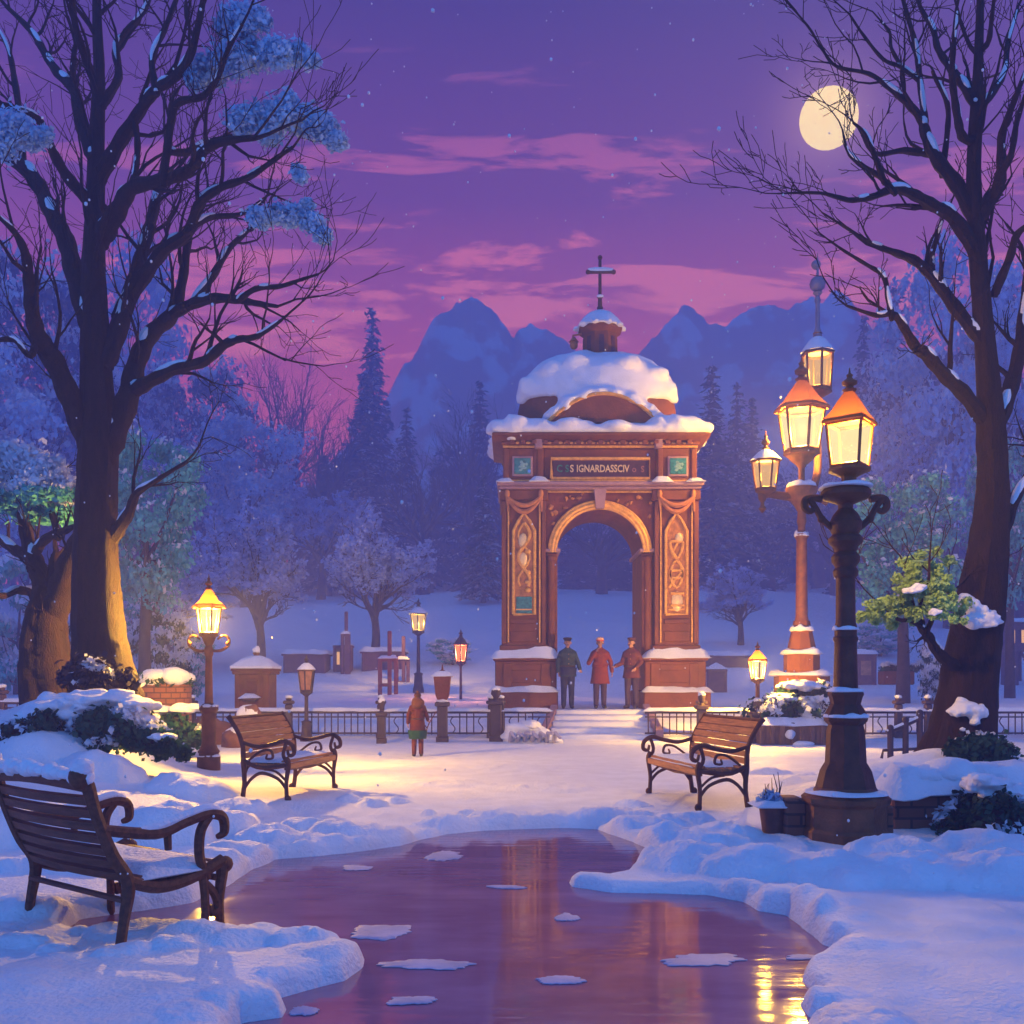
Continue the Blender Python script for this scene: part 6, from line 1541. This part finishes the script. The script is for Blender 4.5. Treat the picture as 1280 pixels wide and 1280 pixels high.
# urn-topped posts
def gatepost(px, d, top, hw, label, mat=FENCEM, box=False):
    k = d / F; x = X(px, d); z0 = gz(x, d); root = thing('post', (x, d, z0), label, 'post', 'posts along the railings'); zt = Z(top, d)
    b = MB(); w = hw * k; b.bbox(x - w * .7, x + w * .7, d - w * .7, d + w * .7, z0 - .1, zt - .2, .02); b.bbox(x - w, x + w, d - w, d + w, zt - .26, zt - .16, .02); b.bbox(x - w * .85, x + w * .85, d - w * .85, d + w * .85, z0 - .1, z0 + .12, .02); b.build('shaft', mat, root, True)
    if box:
        b = MB(); b.rings([[(x + sx_ * w * q, d + sy_ * w * q, zz_) for sx_, sy_ in ((-1, -1), (1, -1), (1, 1), (-1, 1))] for q, zz_ in ((.5, zt - .17), (.9, zt - .02), (1.15, zt + .38), (1.2, zt + .40), (.3, zt + .52))]); b.tube([(x, d, zt + .5), (x, d, zt + .64)], [.03, .008], 6); b.build('cap', STONED, root, True)
        b = MB(); snowcap(b, x - w * 1.15, x + w * 1.15, d - w * 1.15, d + w * 1.15, zt + .40, .14, px, .02, 10, 8); b.ball((x, d - .02, zt - .14), (w, w, .05), 2, 1, .1); b.build('snow', SNOW, root, True)
    else:
        b = MB(); b.lathe([(w * .5, zt - .17), (w * .3, zt - .12), (w * .62, zt - .02), (w * .55, zt + .06), (w * .1, zt + .1)], (x, d, 0), 10); b.build('cap', mat, root, True); b = MB(); b.ball((x, d, zt + .07), (w * .6, w * .6, .07), 2, px, .12); b.build('snow', SNOW, root, True)
gatepost(553, 21.4, 868, 9, 'stout dark post topped by a snow-capped box lantern beside the child', box=True)
gatepost(477, 20.9, 880, 7, 'slim dark post with snowy knob between the wooden bench and the child')
gatepost(620, 21.6, 866, 10, 'thick dark railing post in front of the pedestal of the arch')
gatepost(877, 21.6, 872, 8, 'snow-capped post standing behind the top of the slatted bench')
gatepost(948, 21.0, 880, 11, 'broad capped post carrying the lit box lantern behind the slatted bench')

# ------------------------------------------------------------------ hedges, planters, pot
def hedge(px0, px1, d, z0py, z1py, depth, label, seed, mat=GREEN, size=.042, n=480, snow=.5, cap=None, blobs=16, name='hedge'):
    k = d / F; R = random.Random(seed); x0, x1 = X(px0, d), X(px1, d); zb0, zt = Z(z0py, d), Z(z1py, d)
    root = thing(name, ((x0 + x1) / 2, d, gz((x0 + x1) / 2, d)), label, 'hedge' if name == 'hedge' else 'shrub', 'hedges and shrubs')
    C = []; Rr = []
    hh = zt - zb0
    for i in range(blobs):
        t = (i + R.random()) / blobs; e = math.sin(PI * min(max(t, .06), .94)) ** .5
        r = hh * R.uniform(.26, .40); C.append((x0 + (x1 - x0) * t, d + R.uniform(-.5, .5) * depth, zb0 + r * .6 + (hh - r * 1.4) * R.random() * e)); Rr.append(r)
    c, h_, V = leaves(C, Rr, n, size, .85, seed, .2); g = np.random.default_rng(seed)
    clot = vnoise(c[:, 0] * 5 + seed, c[:, 2] * 6 + c[:, 1] * 3)
    top = (clot > 1 - snow * .62) & (h_ > -.4)
    b = MB(); 
    for i in range(0, blobs, 1): b.ball(C[i], (Rr[i] * .62, Rr[i] * .62, Rr[i] * .55), 2, i, .15)
    b.build('core', M('hedge_wood', (.02, .016, .02), .9), root, True)
    quads_obj('foliage', V[~top], mat, root, root.location); quads_obj('snowy_leaves', V[top], SNOWLEAF, root, root.location)
    if cap:
        b = MB()
        clump(root, SNOW, cap, d + .05, depth / 2 / k * 1.1, seed, 'snow')
    return root
hedge(30, 205, 12.0, 936, 878, .8, 'dark green hedge dotted with snow under the tall bare tree', 5, cap=[(68, 888, 42, 20), (52, 905, 34, 16), (130, 876, 48, 13), (100, 880, 34, 12), (172, 882, 24, 13), (185, 900, 13, 9)], blobs=26)
hedge(175, 248, 16.6, 936, 886, .8, 'reddish-green trimmed hedge between the big hedge and the bronze lamp', 9, cap=[(205, 888, 34, 6), (232, 886, 22, 6)], blobs=12, snow=.25)
hedge(198, 232, 11.6, 948, 922, .4, 'little round bush poking out of the drift in front of the hedge', 12, size=.04, blobs=7, snow=.2, name='shrub', cap=[(205, 922, 16, 7)])
hedge(92, 146, 13.0, 872, 812, .5, 'dark snow-speckled shrub growing against the tall bare trunk', 14, mat=M('black_leaf', (.02, .014, .03), .8, .4, 2.), size=.05, blobs=9, snow=.55, name='shrub')
hedge(1205, 1300, 8.5, 1052, 984, .55, 'dark green hedge with frosty leaves beside the brick planter wall', 17, size=.035, n=420, blobs=22, cap=[(1258, 990, 34, 16), (1280, 1010, 20, 20), (1230, 978, 30, 12)])
hedge(1196, 1246, 10.3, 956, 905, .35, 'small green shrub at the foot of the planter tree', 19, size=.035, blobs=9, snow=.4, name='shrub', cap=[(1213, 940, 8, 6), (1200, 927, 6, 5)])
hedge(955, 1048, 21.0, 908, 850, .9, 'conical green shrub banded with snow in front of the tall lamp pedestal', 23, size=.07, blobs=20, snow=.5, name='shrub', cap=[(1000, 856, 24, 8), (978, 872, 24, 6), (1010, 876, 26, 6), (1000, 898, 40, 9), (968, 888, 14, 7)])
d = 20.4; x0, x1 = X(952, d), X(1052, d); root = thing('planter', ((x0 + x1) / 2, d, gz(x0, d)), 'long dark plank planter box under the snow-banded shrub', 'planter')
b = MB(); g_ = gz((x0 + x1) / 2, d)
b.bbox(x0, x1, d - .05, d + 1.0, g_ - .1, Z(905, d), .02)
for q in range(9): xx = x0 + (x1 - x0) * q / 8; b.bbox(xx - .045, xx + .045, d - .09, d + .0, g_ - .1, Z(903, d), .012)
b.build('box', PLANK, root, True)
b = MB(); snowcap(b, x0, x1, d - .1, d + 1.0, Z(905, d), .16, 31, .05); px_ball(b, 988, 918, 6, 6, d - .1, 4, 2); px_ball(b, 1004, 930, 12, 4, d - .15, 8, 5); b.build('snow', SNOW, root, True)
# brick planter under the right-hand tree
d = 8.9; root = thing('brick_planter', (X(1190, d), d, 0), 'low brown brick planter wall heaped with snow beside the front lamp', 'planter')
b = MB(); zt = Z(993, d); b.bbox(X(1116, d), X(1206, d), d, d + .22, -.2, zt, .02); b.bbox(X(1206, d), X(1330, d), d + .05, d + .27, -.2, zt - .02, .02); b.bbox(X(1114, d), X(1209, d), d - .03, d + .25, zt, zt + .05, .015); b.bbox(X(1116, d), X(1116, d) + .22, d + .22, d + 1.5, -.2, zt - .03, .02)
b.build('wall', BRICK, root, True)
b = MB(); snowcap(b, X(1116, d), X(1214, d), d - .05, d + .5, zt + .05, .20, 6, .10); snowcap(b, X(1195, d), X(1330, d), d - .02, d + .6, zt + .02, .24, 8, .10)
for i, (px, py, rx, rz) in enumerate(((1150, 972, 36, 18), (1185, 968, 40, 20), (1225, 970, 40, 18), (1130, 982, 26, 13), (1262, 978, 34, 16))): px_ball(b, px, py, rx, rz, d + .35, 44, i, 3, .1)
b.build('snow', SNOW, root, True)
d = 18.0; root = thing('brick_planter', (X(204, d), d, gz(X(204, d), d)), 'round brick planter with clipped hedge and thick snow top behind the tall bare trunk', 'planter')
c = (X(204, d), d, 0); k = d / F; b = MB(); b.lathe([(34 * k, Z(884, d) - .4), (34 * k, Z(856, d)), (32 * k, Z(853, d))], c, 24); b.build('wall', BRICK, root, True)
cc, hh, V = leaves([(c[0] + 26 * k * math.cos(a), d + 26 * k * math.sin(a), Z(851, d)) for a in np.linspace(0, 6.28, 18)], 11 * k, 150, .05, .7, 3); quads_obj('foliage', V, GREEN, root, root.location)
b = MB(); b.ball((c[0], d, Z(849, d)), (35 * k, 35 * k, 13 * k), 3, 2, .08); b.ball((c[0] + 16 * k, d - .2, Z(846, d)), (20 * k, 20 * k, 12 * k), 3, 4, .1); b.build('snow', SNOW, root, True)
# pot by the bench
d = 8.62; k = d / F; c = Vector((X(967, d), d, gz(X(967, d), d))); root = thing('plant_pot', c, 'small dark plant pot with bare stalks and a frosted plant beside the front lamp', 'plant pot')
b = MB(); zt = Z(1003, d); b.lathe([(13 * k, -.05), (14 * k, .03), (18 * k, zt - .04), (19.5 * k, zt - .03), (19.5 * k, zt), (17 * k, zt), (16 * k, zt - .03)], (c.x, c.y, 0), 18); b.build('pot', M('pot_clay', (.14, .06, .045), .8, .3, 9., .2), root, True)
b = MB(); R = random.Random(8)
for q in range(9):
    x = R.uniform(-12, 16) * k; h = R.uniform(.08, .30) * (1.1 if x > 0 else .55); b.tube([(c.x + x, c.y, zt - .05), (c.x + x * 1.2 + R.uniform(-.02, .02), c.y + R.uniform(-.03, .03), zt + h * .5), (c.x + x * 1.3 + R.uniform(-.03, .05), c.y, zt + h)], [.006, .005, .002], 5)
b.build('stalk', BARK2, root, True)
cc, hh, V = leaves([(c.x - .03, c.y, zt + .05), (c.x - .08, c.y, zt + .03), (c.x + .0, c.y - .04, zt + .03)], .06, 70, .028, 1., 4); quads_obj('foliage', V, FROSTBLUE, root, root.location)
b = MB(); snowcap(b, c.x - .13, c.x + .13, c.y - .13, c.y + .13, zt - .02, .05, 3, .0, 12, 12); b.build('snow', SNOW, root, True)
# snow-buried plants beside the steps
d = 21.2; root = thing('shrub', (X(660, d), d, 0), 'snow-buried arching plants heaped beside the foot of the arch steps', 'shrub', 'hedges and shrubs')
b = MB()
for i, (px, py, rx, rz) in enumerate(((655, 912, 26, 9), (668, 918, 24, 8), (640, 920, 13, 7), (690, 926, 13, 6), (662, 906, 14, 6))): px_ball(b, px, py, rx, rz, d, 16, i, 3, .14)
b.build('snow', SNOW, root, True)
b = MB(); 
for i, px in enumerate(range(637, 700, 9)): x = X(px, d); b.tube([(x, d - .2, -.05), (x + .04, d - .42, .22), (x + .14, d - .52, .12 + .05 * (i % 3))], [.045, .05, .03], 7)
b.build('stalk', M('frosted_stalk', (.42, .40, .52), .8), root, True)
# icy rocks around the kiosk
def rock(px, d, w, h, label, seed, snow=True):
    x = X(px, d); z = gz(x, d); root = thing('rock', (x, d, z), label, 'rock', 'rocks by the kiosk')
    b = MB(); b.ball((x, d, z + h * .3), (w, w * .8, h), 3, seed, .18); b.build('stone', M('brown_rock', (.17, .075, .05), .85, .3, 4., .5, 14.), root, True)
    if snow: b = MB(); b.ball((x, d - .02, z + h * .9), (w * .8, w * .7, h * .45), 3, seed + 2, .1); b.build('snow', SNOW, root, True)
rock(262, 20.6, .42, .42, 'bare brown angular rock directly beside the post of the bronze lamp', 2, False); rock(283, 20.8, .25, .3, 'small brown rock between the angular rock and the snowy boulder', 8, False)
rock(312, 20.2, .34, .62, 'tall boulder wearing a white snow hood in front of the kiosk', 4); rock(330, 20.0, .3, .36, 'low snowy rock at the end of the kiosk front, near the bench back', 6); rock(300, 19.8, .4, .3, 'flat rock lying just above the bench back', 11)
# ------------------------------------------------------------------ kiosk, huts and other small buildings
d = 23.4; k = d / F; x = X(315, d); z0 = gz(x, d); root = thing('kiosk', (x, d, z0), 'small brown brick kiosk with snowy hipped roof and round finial behind the wooden bench', 'kiosk')
hw = 21 * k; b = MB(); zt = Z(842, d); b.bbox(x - hw, x + hw, d, d + 2 * hw, z0 - .2, zt, .02)
for q in (-1, 1): b.bbox(x + q * hw * .86 - .06, x + q * hw * .86 + .06, d - .04, d + .05, z0, zt, .015)
b.bbox(x - hw * 1.15, x + hw * 1.15, d - .08, d + 2 * hw + .08, zt - .02, zt + .07, .02); b.bbox(x - hw * .42, x + hw * .42, d - .03, d + .03, Z(868, d), Z(849, d), .01); b.build('wall', STONE, root, True)
b = MB(); b.bbox(x - hw * .3, x + hw * .3, d - .05, d - .02, Z(866, d), Z(851, d), .01); b.build('door', STONED, root, True)
b = MB(); b.bbox(x - hw * .4, x + hw * .4, d - .3, d, Z(876, d), Z(871, d), .02); b.build('shelf', PLANK, root, True)
ev = 25.5 * k; b = MB(); cy = d + hw
b.rings([[(x + sx_ * q, cy + sy_ * q, z_) for sx_, sy_ in ((-1, -1), (1, -1), (1, 1), (-1, 1))] for q, z_ in ((ev, zt + .06), (ev, zt + .11), (ev * .5, Z(827, d)), (.08, Z(820, d)))]); rf = b.build('roof', STONED, root, True)
b = MB(); b.lathe([(.09, Z(822, d)), (.06, Z(818, d)), (.09, Z(816, d)), (.02, Z(811, d))], (x, cy, 0), 10); f_ = b.build('finial', STONED, rf)
for v in f_.data.vertices: v.co -= root.location
b = MB(); b.rings([[(x + sx_ * q, cy + sy_ * q, z_) for sx_, sy_ in ((-1, -1), (0, -1.03), (1, -1), (1.03, 0), (1, 1), (0, 1.03), (-1, 1), (-1.03, 0))] for q, z_ in ((ev * 1.02, zt + .12), (ev * 1.03, zt + .17), (ev * .56, Z(826, d) + .06), (.10, Z(819, d)))]); b.ball((x, cy, Z(812, d)), .1, 2, 1, .1); snowcap(b, x - hw * .42, x + hw * .42, d - .32, d - .02, Z(871, d), .08, 3, .03); b.build('snow', SNOW, root, True)

def hut(px, d, base, top, hw_px, label, mat, lit=2, roof='flat', pane=WINLIT, stilts=0, name='hut', dp_=None, win=(.35, .8)):
    if base < 860: d = float(np.interp(-base, [-867.4, -836, -794], [40, 46, 60]))
    k = d / F; x = X(px, d); z0 = gz(x, d); hw = hw_px * k; zb = Z(base, d); zt = Z(top, d); dp_ = dp_ or hw * 1.6
    z0 = min(z0, zb)
    root = thing(name, (x, d, z0), label, 'hut', 'small huts in the park'); b = MB()
    if stilts:
        zb2 = zb + stilts * k
        for sx_ in (-1, 0, 1):
            for y in (d + .1, d + dp_ - .1): b.tube([(x + sx_ * hw * .85, y, z0 - .1), (x + sx_ * hw * .85, y, zb2 + .05)], .09, 7)
        for sx_ in (-1, 1): b.tube([(x + sx_ * hw * .85, d + .1, z0 + stilts * k * .4), (x + sx_ * hw * .2, d + .1, zb2)], .06, 6)
        b.build('stilts', mat, root, True); b = MB(); zb = zb2
    b.bbox(x - hw, x + hw, d, d + dp_, zb - .15, zt, .03); b.bbox(x - hw * 1.08, x + hw * 1.08, d - .08, d + dp_ + .08, zt - .06, zt + .05, .02); 
    for q in (-1, 1): b.bbox(x + q * hw * .92 - .05, x + q * hw * .92 + .05, d - .04, d + .04, zb, zt, .012)
    b.build('wall', mat, root, True)
    H = zt - zb
    for q in range(lit):
        cx = x + hw * (-.45 + .9 * (q + .0) / max(1, lit - 1)) if lit > 1 else x; w_ = hw * .8 / max(lit, 1) * .62
        b = MB(); b.bbox(cx - w_ - .04, cx + w_ + .04, d - .05, d + .02, zb + H * win[0] - .04, zb + H * win[1] + .04, .01); wf = b.build('window', mat, root, True)
        b = MB(); b.add([(cx - w_, d - .055, zb + H * win[0]), (cx + w_, d - .055, zb + H * win[0]), (cx + w_, d - .055, zb + H * win[1]), (cx - w_, d - .055, zb + H * win[1])], [(0, 1, 2, 3)]); p_ = b.build('pane', pane, wf, smooth=False)
        for v in p_.data.vertices: v.co -= root.location
    b = MB()
    if roof == 'gable':
        b.rings([[(x + sx_ * hw * 1.12 * q, d + dp_ / 2 + sy_ * (dp_ / 2 + .1) * q, z_) for sx_, sy_ in ((-1, -1), (1, -1), (1, 1), (-1, 1))] for q, z_ in ((1, zt + .05), (.5, zt + hw * .6), (.06, zt + hw * .9))]); b.build('roof', SNOW, root, True)
    else: snowcap(b, x - hw * 1.1, x + hw * 1.1, d - .1, d + dp_ + .1, zt + .05, .18, px, .05, 16, 10); b.build('snow', SNOW, root, True)
    return root
HUTW = M('lit_hut_wall', (.36, .16, .09), .7, .2, 6.); HUTM = M('mauve_hut_wall', (.20, .09, .11), .8, .2, 5.); HUTP = M('purple_hut_wall', (.14, .07, .12), .8, .2, 5.)
hut(20, 30, 856, 806, 11, 'narrow tan hut with lit windows standing at the picture edge beside the forked tree', HUTW, 2, 'gable', win=(.55, .85))
hut(428, 50, 843, 808, 11, 'small cabin with three glowing windows near the wide oak', HUTM, 3, 'gable')
hut(1272, 40, 856, 778, 20, 'raised stilt hut with two lit windows at the picture edge behind the planter tree', HUTM, 2, 'flat', stilts=46, win=(.2, .7))
hut(897, 40, 866, 838, 11, 'little mauve booth with arched top beyond the right pedestal of the arch', HUTP, 0, 'gable')
hut(910, 46, 862, 820, 30, 'low snow-roofed purple shed behind the lit box lantern', HUTP, 0)
hut(1082, 46, 858, 818, 13, 'narrow brown shed between the front lamp post and the planter tree', HUTM, 1, 'flat', pane=DIMG)
hut(690, 44, 868, 820, 10, 'dim mauve booth seen through the arch behind the man in the grey-green jacket', HUTP, 0)
hut(380, 60, 846, 818, 26, 'low violet shed on the slope beside the white frosted tree', HUTP, 0)
hut(478, 52, 842, 815, 26, 'wide low violet shed behind the wide oak trunk', HUTP, 0)
hut(215, 40, 856, 822, 10, 'little dark booth seen behind the bronze lamp post', HUTP, 0, 'gable')
# open timber frames near the oak
def frame(px, d, base, top, hw_px, label, mat=M('red_timber', (.24, .07, .07), .8, .2, 5.)):
    if base < 860: d = float(np.interp(-base, [-867.4, -836, -794], [40, 46, 60]))
    k = d / F; x = X(px, d); z0 = gz(x, d); hw = hw_px * k; zt = Z(top, d); root = thing('timber_frame', (x, d, z0), label, 'timber frame', 'open timber frames on the slope')
    b = MB()
    for q in (-1, .2, 1): b.bbox(x + q * hw - .07, x + q * hw + .07, d - .07, d + .07, z0 - .1, zt + (.9 if q == .2 else 0), .015)
    b.build('post', mat, root, True)
    b = MB(); b.bbox(x - hw * 1.1, x + hw * 1.1, d - .06, d + .06, zt - .2, zt - .06, .015); b.bbox(x - hw, x + hw * .2, d - .05, d + .05, zt - 1.1, zt - .98, .015); b.build('beam', mat, root, True)
    b = MB(); snowcap(b, x - hw * 1.1, x + hw * 1.1, d - .1, d + .1, zt - .06, .12, px, .03, 12, 6); b.build('snow', SNOW, root, True)
frame(485, 36, 866, 820, 10, 'open red timber frame with snowy top beam standing left of the dark blue lamp')
frame(503, 42, 862, 822, 7, 'narrower mauve timber frame close beside the dark blue lamp', HUTP)
frame(432, 44, 846, 790, 4, 'tall thin timber post frame rising above the cabin with glowing windows', HUTP)
# flower box tree beyond the railing
d = 33; x = X(1120, d); z0 = gz(x, d); root = thing('planter', (x, d, z0), 'reddish planter box with drooping greenery beyond the railing near the planter tree', 'planter')
b = MB(); b.bbox(x - .5, x + .5, d - .3, d + .3, z0 + .5, z0 + .95, .03); b.tube([(x + .1, d, z0 - .1), (x + .1, d, z0 + .55)], .07, 7); b.build('box', STONED, root, True)
cc, hh, V = leaves([(x - .3 + .25 * q, d, z0 + 1.05) for q in range(4)], .3, 130, .07, .6, 8); quads_obj('foliage', V[hh < .5], GREEN, root, root.location); quads_obj('snowy_leaves', V[hh >= .5], SNOWLEAF, root, root.location)
# falling snow
R = np.random.default_rng(12); n = 760
dd = 3.5 + 40 * R.random(n) ** 1.3; pxs = -80 + 1440 * R.random(n); pys = -40 + 1150 * R.random(n)
C = np.stack([(pxs - 640) / F * dd, dd, CZ + (H0 - pys) / F * dd], 1); C = C[C[:, 2] > .3]
vs, fs = ico(1); vs = np.array([tuple(v) for v in vs]); fs = np.array(fs)
rad = (.004 + .006 * R.random(len(C)) ** 2) * (.6 + C[:, 1] / 14)
V = (C[:, None, :] + vs[None] * rad[:, None, None] * np.array([1, 1, 1.25])).reshape(-1, 3); T_ = (fs[None] + (np.arange(len(C)) * len(vs))[:, None, None]).reshape(-1, 3)
o = link('falling_snow', mesh_np('falling_snow', V, None, T_), SNOW); tag(o, 'small snowflakes drifting down all over the park', 'falling snow', kind='stuff')
